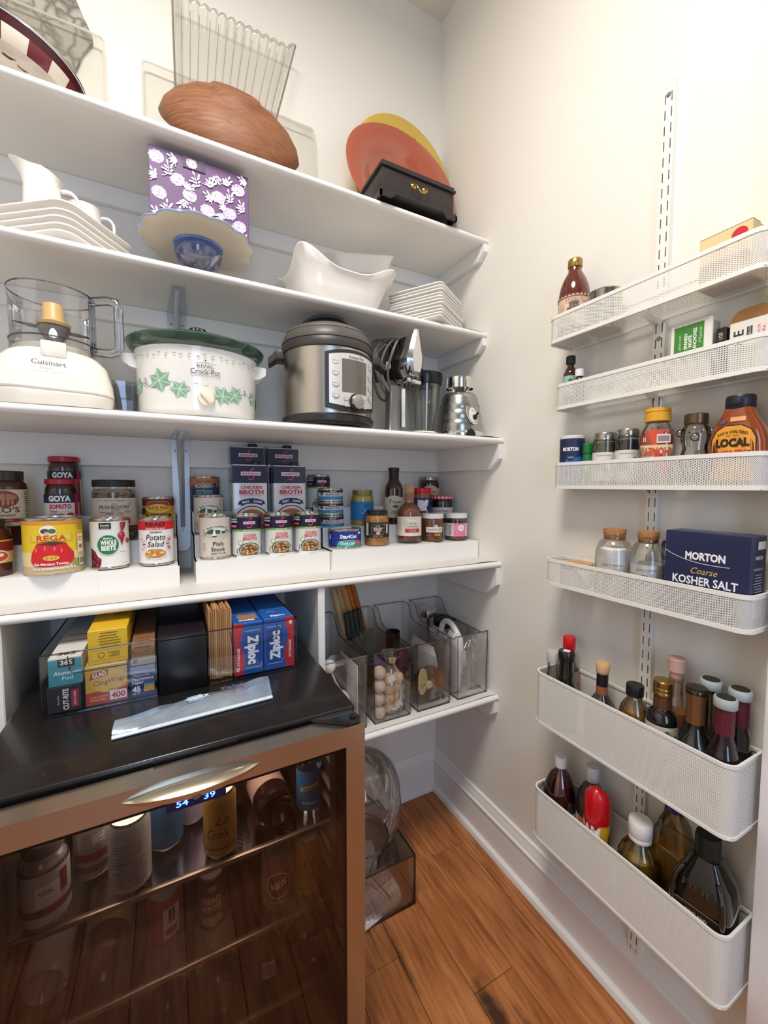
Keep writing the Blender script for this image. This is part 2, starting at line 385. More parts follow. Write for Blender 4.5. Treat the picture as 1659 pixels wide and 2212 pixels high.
# pressed steel shelf brackets
steel_w = M('#c3c4c6', .28, metal=.25, var=.04, vscale=14)
def bracket(x, z, reach, hang, label, wide=.046):
    r = thing('shelf_bracket', label, 'bracket', (x, 0, z))
    w = wide/2
    MB().prism([(-w, -.022), (w, -.022), (w*.82, -hang+.014), (w*.42, -hang), (-w*.42, -hang), (-w*.82, -hang+.014)], 'y', -.0225, -.0190).build('wall_plate', r, steel_w)
    MB().prism([(-w, -.023), (w, -.023), (w*.5, -reach), (-w*.5, -reach)], 'z', -.0225, -.0195).build('arm_plate', r, steel_w)
    MB().loft([[(-.008, -.022, -hang*.8), (.008, -.022, -hang*.8), (.0, -.0235, -hang*.8)], [(-.010, -.022, -hang*.25), (.010, -.022, -hang*.25), (0, -.040, -hang*.25)], [(-.010, -.030, -.022), (.010, -.030, -.022), (0, -.075, -.030)], [(-.006, -reach*.85, -.022), (.006, -reach*.85, -.022), (0, -reach*.85, -.026)]]).build('rib', r, steel_w, smooth=50)
    for sx, sz in ((-.015, -.055), (.015, -.055), (0, -hang*.82)):
        MB().lathe([(.0001, .0015), (.003, .0012), (.0036, 0)], 10, Tr(sx, -.0226, sz) @ Rx(90)).build('screw', r, M('#8a8a8c', .3, metal=.9))
    return r
bracket(-.947, S2-.0, .215, .24, 'steel bracket under the dishes shelf behind the slow cooker', .05)
bracket(-.947, S3-.0, .27, .355, 'steel bracket between the potato salad can and the fish stock can', .05)

# ---------------------------------------------------------------- rack rail and mesh racks on the right wall
rack_m = M('#e8e6df', .42, bump=.02, bscale=150)
def rail():
    r = thing('rack_rail', 'tall slotted white rail carrying the mesh racks on the right wall', 'rail', (0, -.859, 0))
    z0, z1, h = .128, 2.136, .0128
    mb = MB().box(-h, 0, -.0126, -.0112, z0, z1).box(-h, 0, .0112, .0126, z0, z1)
    ys = [-.0126, -.0078, -.0052, .0052, .0078, .0126]; zz = z0; pitch = .032
    while zz < z1-.001:
        za = zz; zb = min(z1, zz+.012); zc = min(z1, zz+pitch)
        mb.box(-h-.0012, -h, ys[0], ys[5], za, zb)
        if zc > zb:
            for a, b in ((0, 1), (2, 3), (4, 5)): mb.box(-h-.0012, -h, ys[a], ys[b], zb, zc)
        zz += pitch
    mb.build('channel', r, rack_m, smooth=0)
    for z in (2.108, 1.600, .72, .40): MB().lathe([(.0001, .0022), (.004, .0018), (.0052, 0)], 14, Tr(-h-.0012, 0, z) @ Ry(-90)).build('screw', r, M('#9a9a98', .3, metal=.8))
rail()
def mesh_sheet(mb, org, U, V, lu, lv, a=.0080, b=.0032, hole=.5):
    """expanded-metal sheet of staggered diamond openings"""
    org, U, V = Vector(org), Vector(U), Vector(V); nu = max(2, round(lu/a)); nv = max(2, round(lv/b)); a = lu/nu; b = lv/nv
    vs = []; fs = []
    for s_ in (0, 1):
        for i in range(nu+(0 if s_ else 1)):
            for j in range(nv+(0 if s_ else 1)):
                cu_, cv = (i+.5*s_)*a, (j+.5*s_)*b; o = len(vs)
                outer = [(cu_+a/2, cv), (cu_, cv+b/2), (cu_-a/2, cv), (cu_, cv-b/2)]
                for p, q in outer: vs.append(org+U*min(max(p, 0), lu)+V*min(max(q, 0), lv))
                for p, q in outer:
                    p = cu_+(p-cu_)*hole; q = cv+(q-cv)*hole
                    vs.append(org+U*min(max(p, 0), lu)+V*min(max(q, 0), lv))
                fs += [(o+k, o+(k+1) % 4, o+4+(k+1) % 4, o+4+k) for k in range(4)]
    mb.add(vs, fs)
def bare(mb, name, parent, m):
    me = bpy.data.meshes.new(name); me.from_pydata([tuple(v) for v in mb.v], [], mb.f); me.materials.append(m)
    o = bpy.data.objects.new(name, me); COL.objects.link(o); o.parent = parent; return o
RY0, RY1 = -.636, -1.079
def rack(w, zt, zb, label, rim=.008, a=.0080, b=.0032, hole=.56):
    r = thing('mesh_rack', label, 'wire rack', (0, 0, zb)); H = zt-zb; c = .022; x0 = -.016; x1 = -w
    # plan outline with rounded corners, opened flat for the wall mesh
    def outline(inset=0):
        P = [(x0-inset, RY0-inset)]
        for cx, cy, a0 in ((x1+c, RY0-c, 90), (x1+c, RY1+c, 180)):
            for k in range(7):
                t = radians(a0+15*k); P.append((cx+(c-inset)*cos(t), cy+(c-inset)*sin(t)))
        P.append((x0-inset, RY1+inset)); return P
    P = outline()
    mb = MB()
    for (ax, ay), (bx, by) in zip(P, P[1:]):
        L = sqrt((bx-ax)**2+(by-ay)**2)
        if L < 1e-4: continue
        mesh_sheet(mb, (ax, ay, rim*.6), ((bx-ax)/L, (by-ay)/L, 0), (0, 0, 1), L, H-rim*1.2, a, b, hole)
    bare(mb, 'mesh_wall', r, rack_m)['kind'] = 'stuff'
    mb = MB(); mesh_sheet(mb, (x0, RY1+.004, .003), (0, 1, 0), (-1, 0, 0), RY0-RY1-.008, w-.020, a, b, hole)
    bare(mb, 'mesh_floor', r, rack_m)['kind'] = 'stuff'
    mb = MB(); mesh_sheet(mb, (x0, RY1, rim*.6), (0, 1, 0), (0, 0, 1), RY0-RY1, H-rim*1.2, a, b, hole)
    bare(mb, 'mesh_back', r, rack_m)['kind'] = 'stuff'
    def band(z0, z1, t, nm):
        A, B = outline(-.0012), outline(t); n = len(A); mb = MB()
        mb.loft([[(p[0], p[1], z0) for p in A], [(p[0], p[1], z1) for p in A], [(p[0], p[1], z1) for p in B], [(p[0], p[1], z0) for p in B], [(p[0], p[1], z0) for p in A]], False, False, closed=False)
        mb.box(x0-.003, x0+.001, RY1, RY0, z0, z1)
        mb.build(nm, r, rack_m, smooth=50)
    band(H-rim, H, .0035, 'top_rim'); band(0, rim, .0035, 'bottom_rim')
    for s_ in (-1, 1): MB().prism([(-.016, .012), (-.013, H*.75), (-.020, H*.75), (-(w*.6), .008), (-.02, -.012)], 'y', -.859+s_*.0065-.001, -.859+s_*.0065+.001).build('hook_bracket', r, rack_m, smooth=0)
    return r
RW = [.1073, .0808, .0786, .0994, .1248, .1215]
RT = [1.7027, 1.5377, 1.3363, 1.0852, .7846, .4613]
RB = [1.6357, 1.4722, 1.2681, 1.0163, .6465, .3201]
rl = ['topmost white mesh rack, with the vanilla bottle', 'second white mesh rack, with the green anchovy carton', 'third white mesh rack, with the honey bottles',
      'fourth white mesh rack, with the kosher salt carton', 'deep white mesh rack full of vinegar and wine bottles', 'lowest deep white mesh rack, with the oil jugs and red-capped spray']
for i in range(6): rack(RW[i], RT[i], RB[i], rl[i], *((.008,) if i < 4 else (.006, .0062, .0026, .36) if i == 4 else (.006, .0056, .0024, .24)))

# ================================================================ GENERIC PACKAGES
tin = M('#b9b4aa', .25, metal=.9); tin_dk = M('#6f6a66', .35, metal=.8)
def can(label, loc, R, H, rz, base, cat='can', name='tin_can', group=None, lab=True, pull=False):
    t = thing(name, label, cat, loc, rz, group); q = R*.982
    MB().lathe([(R*.92, 0), (R*.985, .0006), (R, .0025), (R, .0045), (q, .006), (q, H-.006), (R, H-.0045), (R, H-.001), (R*.985, H), (R*.955, H-.0005), (R*.94, H-.0045), (R*.8, H-.004), (R*.78, H-.0046), (.0001, H-.0046)], 40).build('tin_body', t, tin)
    L = MB().lathe([(q+.0005, .0065), (q+.0005, H-.0065)], 40, cap0=False, cap1=False).build('paper_label', t, M(base, .42))
    if pull: MB().tube([(.009*cos(a), .012+.008*sin(a)-.008, H-.0025) for a in [i*pi/6 for i in range(12)]], .0012, 5, closed=True).build('pull_ring', t, tin)
    return t, L, q+.0005
def vessel(name, label, cat, loc, rz, prof, glass, fill=None, fillm=None, lid=None, lidm=None, band=None, bandm=None, group=None, n=36, wall=.0022, lidname='lid'):
    """bottle or jar of revolution: prof outer profile; fill = (z0,z1) contents; lid = profile; band = (z0,z1) label"""
    t = thing(name, label, cat, loc, rz, group)
    MB().lathe(prof, n).build('glass' if glass else 'body', t, glass if glass else fillm)
    if fill and glass:
        z0, z1 = fill
        def rad(z):
            for (r0, a), (r1, b) in zip(prof, prof[1:]):
                if a <= z <= b and b > a: return r0+(r1-r0)*(z-a)/(b-a)
            return prof[-1][0]
        zs = sorted(set([z0, z1]+[z for r, z in prof if z0 < z < z1]))
        MB().lathe([(max(.001, rad(z)-wall), z) for z in zs], n).build('contents', t, fillm)
    if lid: MB().lathe(lid, n).build(lidname, t, lidm)
    L = None
    if band:
        z0, z1 = band[:2]; Rb = (band[2] if len(band) > 2 else max(r for r, z in prof))+.0005
        a0, a1 = (band[3], band[4]) if len(band) > 4 else (0, 360)
        if len(band) > 4:
            k = 24; mb = MB(); pts = [radians(a0+(a1-a0)*i/k) for i in range(k+1)]
            mb.loft([[(Rb*sin(a), -Rb*cos(a), z0) for a in pts], [(Rb*sin(a), -Rb*cos(a), z1) for a in pts]], False, False, closed=False)
            L = mb.build('paper_label', t, bandm)
        else: L = MB().lathe([(Rb, z0), (Rb, z1)], n, cap0=False, cap1=False).build('paper_label', t, bandm)
        return t, L, Rb
    return t, L, None
def lidp(R, z0, z1, lip=.0, knurl=False): return [(R*.97, z0), (R, z0+.001), (R, z1-.002), (R*.95, z1), (.0001, z1)]
def carton(name, label, cat, loc, rz, w, d, h, m, group=None, bev=.0015, rot=None):
    t = thing(name, label, cat, loc, rz, group, rot=rot)
    b = MB().rbox(-w/2, w/2, -d/2, d/2, 0, h, b=bev, seg=1).build('box_body', t, m)
    return t, b
def jarprof(R, H, neck, nh, sh=.012, foot=.004):
    return [(R*.86, 0), (R*.96, .0008), (R, foot), (R, H-nh-sh), (R*.985, H-nh-sh*.7), (R*.93, H-nh-sh*.3), (neck, H-nh), (neck, H)]
def lines(P, u, v0, w, n, dv, col, h=.0008, seed=1):
    r = random.Random(seed)
    for i in range(n): P.rect(u-(w*.12*r.random()), v0-i*dv, w*(.6+.4*r.random()), h, col)
    return P

# ---------------------------------------------------------------- step risers on the counter shelf
ris_m = M('#efece6', .38, var=.01)
RZ = {'l': 1.0758, 'm': 1.0790, 'r': 1.0832}
def riser(x0, x1, yf, z1, label, seam):
    r = thing('step_riser', label, 'shelf riser', ((x0+x1)/2, 0, S4+.001)); h = z1-S4-.001; d = .092; xm = (x0+x1)/2; t_ = .003
    for a, b, ins, nm in ((x0, seam, 0, 'fixed_half'), (seam, x1, -.0022, 'sliding_half')) if seam else ((x0, x1, 0, 'steps'),):
        P = []
        for k in range(3):
            hh = h+.0590*k-(-ins); y0 = yf+d*k-ins
            P += [(y0, (h+.0590*(k-1)+ins) if k else 0), (y0, hh)]
        ye = min(yf+d*3, -.004); P += [(ye, h+.118+ins), (ye, h+.118-t_)]
        # inner return
        for k in (2, 1, 0):
            hh = h+.0590*k-t_; y0 = yf+d*k+t_
            P += [(y0, hh), (y0, (h+.0590*(k-1)-t_) if k else 0)]
        mb = MB().loft([[(a-xm, y, z) for y, z in P], [(b-xm, y, z) for y, z in P]], True, True)
        for xs in ((a, a+t_),) if a == x0 else ((b-t_, b),):
            mb.prism([(yf+.003, 0)]+[(q, z) for q, z in P[1:6]]+[(ye, h+.118), (ye, 0)], 'x', xs[0]-xm, xs[1]-xm)
        mb.build(nm, r, ris_m, smooth=0)
    return r
riser(-1.56, -.963, -.254, RZ["l"], "white three-step riser under the tomato can, left of the bracket", -1.135)
riser(-.925, -.5605, -.248, RZ['m'], 'white three-step riser under the broth cans and cartons', None)
riser(-.5585, -.004, -.262, RZ['r'], 'white three-step riser under the tuna and dressing, in the corner', -.180)
YA, YB, YC = -.203, -.112, -.037

# ---------------------------------------------------------------- left riser
# tall jar cut by the frame, front row
t, L, q = vessel('sauce_jar', 'sauce jar with yellow label and dark lid at the left edge', 'jar', (-1.337, YA, RZ['l']), 16,
    jarprof(.040, .116, .026, .006, .03), GLASS('#f3e9e4'), (.002, .108), M('#5e1d12', .5, var=.2, vscale=60), lidp(.029, .108, .125), M('#3a3a22', .4, var=.3, vscale=90), (.030, .080), M('#d9b35a', .5))
P = Print().rect(0, .066, .3, .022, '#7c1c1c').ell(.010, .045, .052, .030, '#e7c2b0').ell(.012, .045, .042, .022, '#c04a3c').ell(.016, .048, .018, .008, '#f0d8c8').ell(.006, .042, .016, .006, '#efcfc0'); P.wrap(q, L)
# large tomato can
t, L, q = can('large yellow tomato can with a red tomato and REGA ribbon, front row', (-1.2203, -.217, RZ['l']), .0556, .1275, 8, '#e9c628')
P = Print().rect(0, .1165, .352, .007, '#e3913c').rect(0, .030, .352, .046, '#e6d79a').rect(0, .013, .352, .018, '#c9b48a').rect(.062, .024, .05, .02, '#9aa15a')
P.ell(-.006, .099, .030, .026, '#f3efe6').ell(-.011, .099, .016, .012, '#5c4a3c').ell(.001, .099, .014, .011, '#4f6b42').ell(-.008, .094, .010, .007, '#c9b8a4')
P.poly([(-.038, .077), (-.032, .0835), (-.038, .091), (.038, .091), (.033, .0835), (.038, .077)], '#e3c648').text('REGA', 0, .0838, .0115, '#c8461e', w=.052, bold=.02)
P.poly([(-.026, .073), (-.012, .0755), (.012, .0755), (.024, .073), (.030, .062), (.040, .050), (.041, .036), (.034, .025), (.02, .022), (-.02, .021), (-.034, .024), (-.040, .034), (-.037, .052)], '#cf2026')
P.poly([(-.024, .070), (-.010, .0745), (-.002, .077), (.010, .0745), (.022, .071), (.010, .0695), (.002, .066), (-.006, .069)], '#3f3a22')
for a, b in ((-.028, .058), (-.012, .062), (.004, .060), (.016, .056)): P.ell(a, b, .0035, .011, '#ee6a60')
P.ell(-.002, .040, .028, .0115, '#eab84a').text('D O P', -.002, .040, .0050, '#8a5a20', bold=.02)
P.text('San Marzano Tomato', -.002, .027, .0052, '#f2ecec', w=.060, bold=.03).text('Agro Sarnese-Nocerino Area', .004, .0175, .0052, '#f2ecec', w=.078, bold=.03)
P.rect(.057, .068, .016, .042, '#ece3c8').ell(.057, .078, .011, .011, '#e2762e').ell(.057, .078, .006, .006, '#f4d8a0').ell(.057, .060, .010, .010, '#8a8884').ell(.057, .060, .006, .006, '#a04040').rect(.058, .027, .014, .020, '#efe9da')
for i in range(6): P.rect(.053+i*.002, .028, .0010, .014, '#4a4438')
for i in range(4): P.rect(.056, .112-i*.004, .016, .0012, '#6a5a28')
P.wrap(q, L)
# whole beets
t, L, q = can('white can of small whole beets with a green disc, beside the tomato can', (-1.1128, -.204, RZ['l']), .0405, .1205, 3, '#efece6')
P = Print()
P.poly([(-.045, .006), (-.022, .006), (-.017, .014), (-.019, .024), (-.026, .034), (-.032, .044), (-.045, .052)], '#5b1722')
for a, b, c in ((-.034, .040, .010), (-.030, .030, .011), (-.022, .023, .012), (-.034, .018, .012), (-.024, .011, .011)): P.ell(a, b, c, c*.95, '#7f2636').ell(a-.0015, b+.002, c*.5, c*.4, '#974050')
P.rect(-.007, .104, .024, .014, '#1c1a18').text('Essential', -.007, .1055, .0045, '#f2efe8', w=.018, shear=.3, bold=.02).text('EVERYDAY', -.007, .0995, .0022, '#f2efe8', w=.017)
P.ell(-.002, .059, .044, .048, '#f4f2ec').ell(-.002, .059, .0425, .0465, '#1f7d4c').text('SMALL', -.002, .0745, .0040, '#f4f2ec', w=.019, bold=.03).text('WHOLE', -.001, .0645, .0105, '#f4f2ec', w=.031, bold=.045).text('BEETS', -.001, .0515, .0105, '#f4f2ec', w=.028, bold=.045)
P.ell(.026, .080, .017, .018, '#b0303c').ell(.023, .083, .006, .006, '#d87078').poly([(.022, .073), (.031, .073), (.027, .060), (.025, .056)], '#962834').poly([(.0245, .088), (.0275, .088), (.031, .112), (.0225, .112)], '#b5404e').poly([(.028, .088), (.034, .100), (.037, .112), (.030, .112)], '#6a3a28').ell(.041, .066, .010, .013, '#a83038')
P.line([(.020, .042), (.028, .039), (.036, .041)], .0008, '#6a625a').text('NET WT 15 OZ', .032, .013, .0025, '#777068', w=.016)
P.wrap(q, L)
# potato salad
t, L, q = can('can of german potato salad with a red READ band, beside the bracket', (-1.0130, -.204, RZ['l']), .0395, .1185, -1, '#f1eeea', pull=True)
P = Print().rect(0, .1005, .2485, .022, '#d8202a').text('READ', -.001, .1035, .0100, '#2a1a18', w=.044, bold=.03).text('READY-TO-EAT', 0, .0925, .0036, '#f6e8e4', w=.042, bold=.02).text('GERMAN', 0, .0840, .0045, '#2a2624', w=.027, bold=.01)
P.text('Potato', 0, .0715, .0140, '#1e1b1a', w=.044, shear=.25, bold=.004).text('Salad', 0, .0545, .0130, '#1e1b1a', w=.038, shear=.25, bold=.004)
P.ell(-.001, .029, .052, .026, '#e6ddd2').ell(-.001, .031, .047, .023, '#d79a52')
rr = random.Random(4)
for i in range(22): P.ell(-.001+rr.uniform(-.019, .019), .032+rr.uniform(-.007, .008), .0095, .006, rr.choice(['#e8b870', '#dca257', '#c98a40', '#efcc8c']))
for s_ in (-1, 1):
    for k in range(7):
        a = radians(-70+k*23); cx, cz = s_*.034, .055; dx, dz = -s_*cos(a), sin(a)
        P.poly([(cx+dx*.004, cz+dz*.008), (cx+dx*.009-dz*.002*s_, cz+dz*.014+dx*.002), (cx+dx*.015, cz+dz*.021), (cx+dx*.009+dz*.002*s_, cz+dz*.014-dx*.002)], '#a81c2c' if k % 2 else '#cf8a80')
P.wrap(q, L)
# pasta sauce jar
t, L, q = vessel('pasta_sauce_jar', 'large pasta sauce jar with cream label and dark lid, second step', 'jar', (-1.334, -.112, RZ['l']+.0595), 14,
    jarprof(.049, .160, .037, .008, .024), GLASS('#f3e6e2'), (.002, .155), M('#541a10', .5, var=.25, vscale=50), lidp(.041, .150, .174), M('#26241f', .35, coat=.3), (.045, .130), M('#d9cdb2', .6))
P = Print().ell(.0, .108, .062, .040, '#8a4a36').ell(.004, .112, .046, .016, '#b87a5c').rect(.0, .100, .040, .010, '#c08a6a')
for i in range(6): P.rect(-.018+i*.008, .100, .003, .012, '#7a3a28')
P.text("RAO'S", .0, .083, .0125, '#5a2418', w=.062, bold=.01).text('HOMEMADE', .0, .0705, .0050, '#5a2418', w=.044).rect(.004, .0585, .060, .008, '#a02e22').text('MARINARA', .0, .0585, .0042, '#e8d8bc', w=.036).text('NET WT 24 OZ', .004, .049, .0030, '#5a4030', w=.024)
for i in range(14): P.rect(.048, .124-i*.0052, .011, .0022, '#6a5a48')
P.wrap(q, L)
# sofrito jars
def sofrito(label, loc, rz, dim):
    t, L, q = vessel('sofrito_jar', label, 'jar', loc, rz, jarprof(.0345, .150, .028, .006, .022), GLASS('#f3e6e2'), (.002, .146), M('#3d1c12', .5, var=.25, vscale=60), lidp(.0335, .142, .156), M('#b11f3c', .35, bump=.0), (.030, .118), M('#e6ded6', .5), group='jars of sofrito')
    P = Print().rect(0, .1075, .216, .021, '#26264c' if not dim else '#241c2c').text('GOYA', -.004, .1075, .0130, '#f3efec', w=.046, bold=.05).text('SOFRITO', -.003, .088, .0100, '#c8283c', w=.046, bold=.04).text('Tomato', -.016, .0765, .0050, '#a02830', w=.018, bold=.02, shear=.2).text('Cooking Base', -.010, .0700, .0048, '#a02830', w=.030, bold=.02, shear=.2)  # rear jar's name band coloured darker to stand for back-row shade
    P.rect(.010, .0765, .024, .0006, '#a89a90').ell(.017, .0665, .016, .013, '#b4342e').text('Con Tomates', -.014, .0640, .0034, '#8a7a70', w=.020).rect(.0335, .075, .011, .086, '#b8203a')
    P.wrap(q, L); return t
sofrito('front of the two sofrito jars, with its red lid level with the rear jar label', (-1.2213, -.108, RZ['l']+.0595), 9, False)
sofrito('rear of the two sofrito jars, standing highest against the back wall', (-1.2263, -.038, RZ['l']+.1185), 9, True)
# dried mushrooms jar
t, L, q = vessel('mushroom_jar', 'squat clear jar of dried mushrooms with a wide black lid', 'jar', (-1.1088, -.112, RZ['l']+.0595), 4,
    [(.044, 0), (.0495, .001), (.0505, .006), (.0505, .118), (.0495, .126), (.0455, .131), (.0455, .142)], GLASS('#f0ece6'), None, None, lidp(.0485, .136, .1545), M('#1f1b1a', .45), (.036, .108), M('#cdbfae', .6))
rr = random.Random(9); mb = MB()
for i in range(110):
    a = rr.uniform(0, 2*pi); r_ = .041*sqrt(rr.random()); z = rr.uniform(.006, .122); T = Tr(r_*cos(a), r_*sin(a), z) @ Rz(rr.uniform(0, 360)) @ Rx(rr.uniform(-60, 60))
    mb.mat(M(rr.choice(['#a08a6c', '#c0aa8c', '#7d654c', '#8f775a']), .8)); mb.loft([[(x*1.4, y, .0008) for x, y in circ(.0085, 7)], [(x*1.2, y*.8, .0035) for x, y in circ(.0085, 7)]], T=T)
o = mb.build('dried_mushrooms', t); o['kind'] = 'stuff'
P = Print().text('WILLIAMS SONOMA', 0, .1015, .0028, '#5c5048', w=.046).line([(-.040, .1015), (-.026, .1015)], .0004, '#5c5048').line([(.026, .1015), (.040, .1015)], .0004, '#5c5048').text('DRIED', 0, .093, .0030, '#5c5048', w=.011).text('MUSHROOMS', 0, .0850, .0085, '#362e28', w=.068)
P.ell(.002, .077, .020, .007, '#b08c7c').ell(.002, .073, .008, .008, '#c4a494').ell(-.010, .069, .018, .007, '#9a7468').ell(.013, .069, .016, .007, '#b89484').text('ITALIAN', -.026, .072, .0028, '#4c4038', w=.014, bold=.02).text('PORCINI', .030, .072, .0028, '#4c4038', w=.014, bold=.02).line([(-.036, .076), (-.016, .076)], .0004, '#6c6058').line([(.020, .076), (.040, .076)], .0004, '#6c6058').line([(-.036, .066), (-.016, .066)], .0004, '#6c6058')
P.rect(.028, .049, .013, .014, '#7a3f30').text('NET', .028, .049, .003, '#c8a898', w=.006).ell(.037, .094, .008, .008, '#b8a898')
P.wrap(q, L)
# refried beans
t, L, q = can('yellow and maroon can of traditional refried beans behind the potato salad', (-1.0081, -.106, RZ['l']+.0595), .0385, .1085, 1, '#d9a827')
P = Print().rect(0, .094, .243, .018, '#6d1f1c')
for i in range(40): P.rect(-.119+i*.006, .096, .0012, .012, '#8d3a34')
P.poly([(-.026, .085), (-.023, .093), (-.016, .096), (.016, .096), (.023, .093), (.026, .085)], '#8f2b24').line([(-.026, .086), (-.023, .094), (-.016, .097), (.016, .097), (.023, .094), (.026, .086)], .0009, '#e8c9a0')
P.ell(-.001, .078, .056, .026, '#e0b83a').line([(-.001+.027*cos(a), .078+.0125*sin(a)) for a in [i*2*pi/28 for i in range(29)]], .0009, '#9a5a20').text('OLD EL PASO', -.001, .0805, .0078, '#8c2a1c', w=.046, bold=.03).text('TRADITIONAL', 0, .0585, .0062, '#e6c060', w=.046, bold=.03).ell(-.035, .072, .014, .019, '#352030').rect(0, .0595, .0001, .0001, '#5a1c18').line([(-.010, .0725), (0, .0745), (.010, .0725)], .0007, '#8c2a1c')
P.L.insert(-4, ([(-.029, .0535), (.030, .0535), (.027, .0585), (.030, .0635), (-.029, .0635)], [(0, 1, 2, 3, 4)], M('#4d1a16', .5), 30))
for i in range(3): P.ell(.032, .078-i*.008, .006, .004, '#a87a20')
P.wrap(q, L)

# ---------------------------------------------------------------- middle riser
def harbor(label, loc, rz, H, front):
    t, L, q = can(label, loc, .0395, H, rz, '#dccfc0', group='cans with the harbour sailboat oval')
    P = Print(); c = .004; k = H-.043
    P.ell(c, k, .0665, .043, '#8d8478').ell(c, k, .0655, .042, '#e6dccf')
    hills = [(-.0315, -.004), (-.024, .002), (-.016, .006), (-.010, .0065), (-.003, .004), (.003, .0035), (.010, .0), (.016, -.001), (.022, .002), (.027, .005), (.0315, .002), (.0325, -.0055), (-.0325, -.0075)]
    P.poly([(c+a, k+b) for a, b in hills], '#2c5f4c').poly([(c-.0325, k-.0075), (c+.0325, k-.0055), (c+.029, k-.010), (c+.02, k-.0155), (c, k-.0185), (c-.02, k-.0155), (c-.029, k-.010)], '#c9beb2')
    P.poly([(c-.013, k-.0115), (c-.0085, k+.011), (c-.0065, k-.0115)], '#f3efe8').poly([(c-.006, k-.0115), (c-.0075, k+.008), (c-.0035, k-.0105)], '#e8e2d8').poly([(c-.0145, k-.0125), (c-.002, k-.012), (c-.004, k-.0148), (c-.013, k-.0148)], '#2a2420')
    P.text('BAR HARBOR', c, k+.0135, .0058, '#4c463e', w=.054, arc=.05, bold=.005)
    P.text('Fish', c+.001, k-.0325, .0105, '#2a241e', w=.026, bold=.012).text('Stock', c+.001, k-.0470, .0105, '#2a241e', w=.035, bold=.012).text('READY TO USE', c+.002, k-.0585, .0032, '#2a241e', w=.037, bold=.03).text('Net Wt. 14.5 oz. / 411 Grams', c+.002, k-.0665, .0038, '#5c5248', w=.062)
    for v0 in (H-.040, H-.075): lines(P, -.031, v0, .010, 5, .0042, '#8a7e72', .0011, 3)
    if not front:
        for i in range(14): P.rect(.034, H-.012-i*.0036, .006, .0013, '#8a7e72')
    P.wrap(q, L); return t
harbor('fish stock can in front, sailboat oval label, front row beside the bracket', (-.8728, -.203, RZ['m']), -2, .1185, True)
harbor('can with the sailboat oval behind the fish stock, second step', (-.8805, -.112, RZ['m']+.0570), -7, .1125, False)
def swoosh(P, u, v, s, col, w=.12):
    """large script S behind the name plate"""
    pts = bez((u+.42*s, v+.78*s), (u+.05*s, v+1.08*s), (u-.20*s, v+.62*s), (u-.02*s, v+.36*s), 8)[:-1]+bez((u-.02*s, v+.36*s), (u+.20*s, v+.05*s), (u+.52*s, v-.30*s), (u+.22*s, v-.66*s), 8)[:-1]+bez((u+.22*s, v-.66*s), (u-.02*s, v-.92*s), (u-.46*s, v-.80*s), (u-.42*s, v-.50*s), 8)
    P.line([p[:2] for p in pts], w*s, col); return P
def brothcan(label, loc, rz):
    H, R = .1175, .0385
    t, L, q = can(label, loc, R, H, rz, '#e4e3dd', group='chicken broth cans', pull=True); c = .006
    P = Print().rect(0, .0935, 6.28*q*.999, .034, '#191c3a').rect(0, .0745, 6.28*q*.999, .0052, '#79a83c').text('99% FAT FREE', c, .0745, .0028, '#eaf2d8', w=.034, bold=.02)
    swoosh(P, c+.001, .0935, .0145, '#e83a6e', .17); P.rect(c, .0950, .032, .0075, '#f0d3da').text('SWANSON', c, .0950, .0042, '#c8365a', w=.028, bold=.02)
    P.text('NATURAL GOODNESS', c, .0665, .0022, '#8a9a6a', w=.030).text('CHICKEN', c+.001, .0605, .0062, '#d8503c', w=.034, bold=.03).text('BROTH', c+.001, .0515, .0078, '#d8503c', w=.037, bold=.035)
    P.ell(-.0175, .041, .013, .013, '#8cb468').ell(-.0175, .041, .009, .009, '#e4ecd4').ell(c, .021, .056, .040, '#3a3434').ell(c, .0205, .050, .037, '#d8d4cc').ell(c, .020, .046, .034, '#8c5a34')
    r = random.Random(5)
    for i in range(46):
        a = r.uniform(0, 2*pi); d = sqrt(r.random()); uu = c+d*.020*cos(a); vv = .021+d*.0145*sin(a); b = r.uniform(0, pi); l, w_ = r.uniform(.005, .009), r.uniform(.0025, .0045)
        P.poly([(uu+l/2*cos(b)*x-w_/2*sin(b)*y, vv+l/2*sin(b)*x+w_/2*cos(b)*y) for x, y in ((-1, -.6), (-.6, -1), (.6, -1), (1, -.6), (1, .6), (.6, 1), (-.6, 1), (-1, .6))], r.choice(['#d8a878', '#e0b48c', '#b4462c', '#c89a50', '#7a8a3c', '#e6c8a4', '#8a4a2a']))
    for s_ in (-1, 1): P.line([(c+s_*.0245, .026), (c+s_*.030, .024), (c+s_*.030, .012)], .0018, '#3a3434')
    P.rect(c, .0035, .062, .007, '#e4e3dd')
    P.text('QUALITY', -.031, .1055, .0042, '#e8e8f0', w=.018, bold=.03).text('INGREDIENTS', -.031, .0985, .0042, '#e8e8f0', w=.018, bold=.03).rect(-.0315, .0865, .014, .006, '#e0587c')
    P.wrap(q, L); return t
brothcan('chicken broth can next to the fish stock can', (-.7908, YA, RZ['m']), -6)
brothcan('middle one of the three front chicken broth cans', (-.7012, YA, RZ['m']), -9)
brothcan('front chicken broth can nearest the tuna', (-.6137, YA, RZ['m']), -13)
brothcan('chicken broth can standing in the back row behind the tuna stack', (-.5245, -.042, RZ['m']+.116), -8)
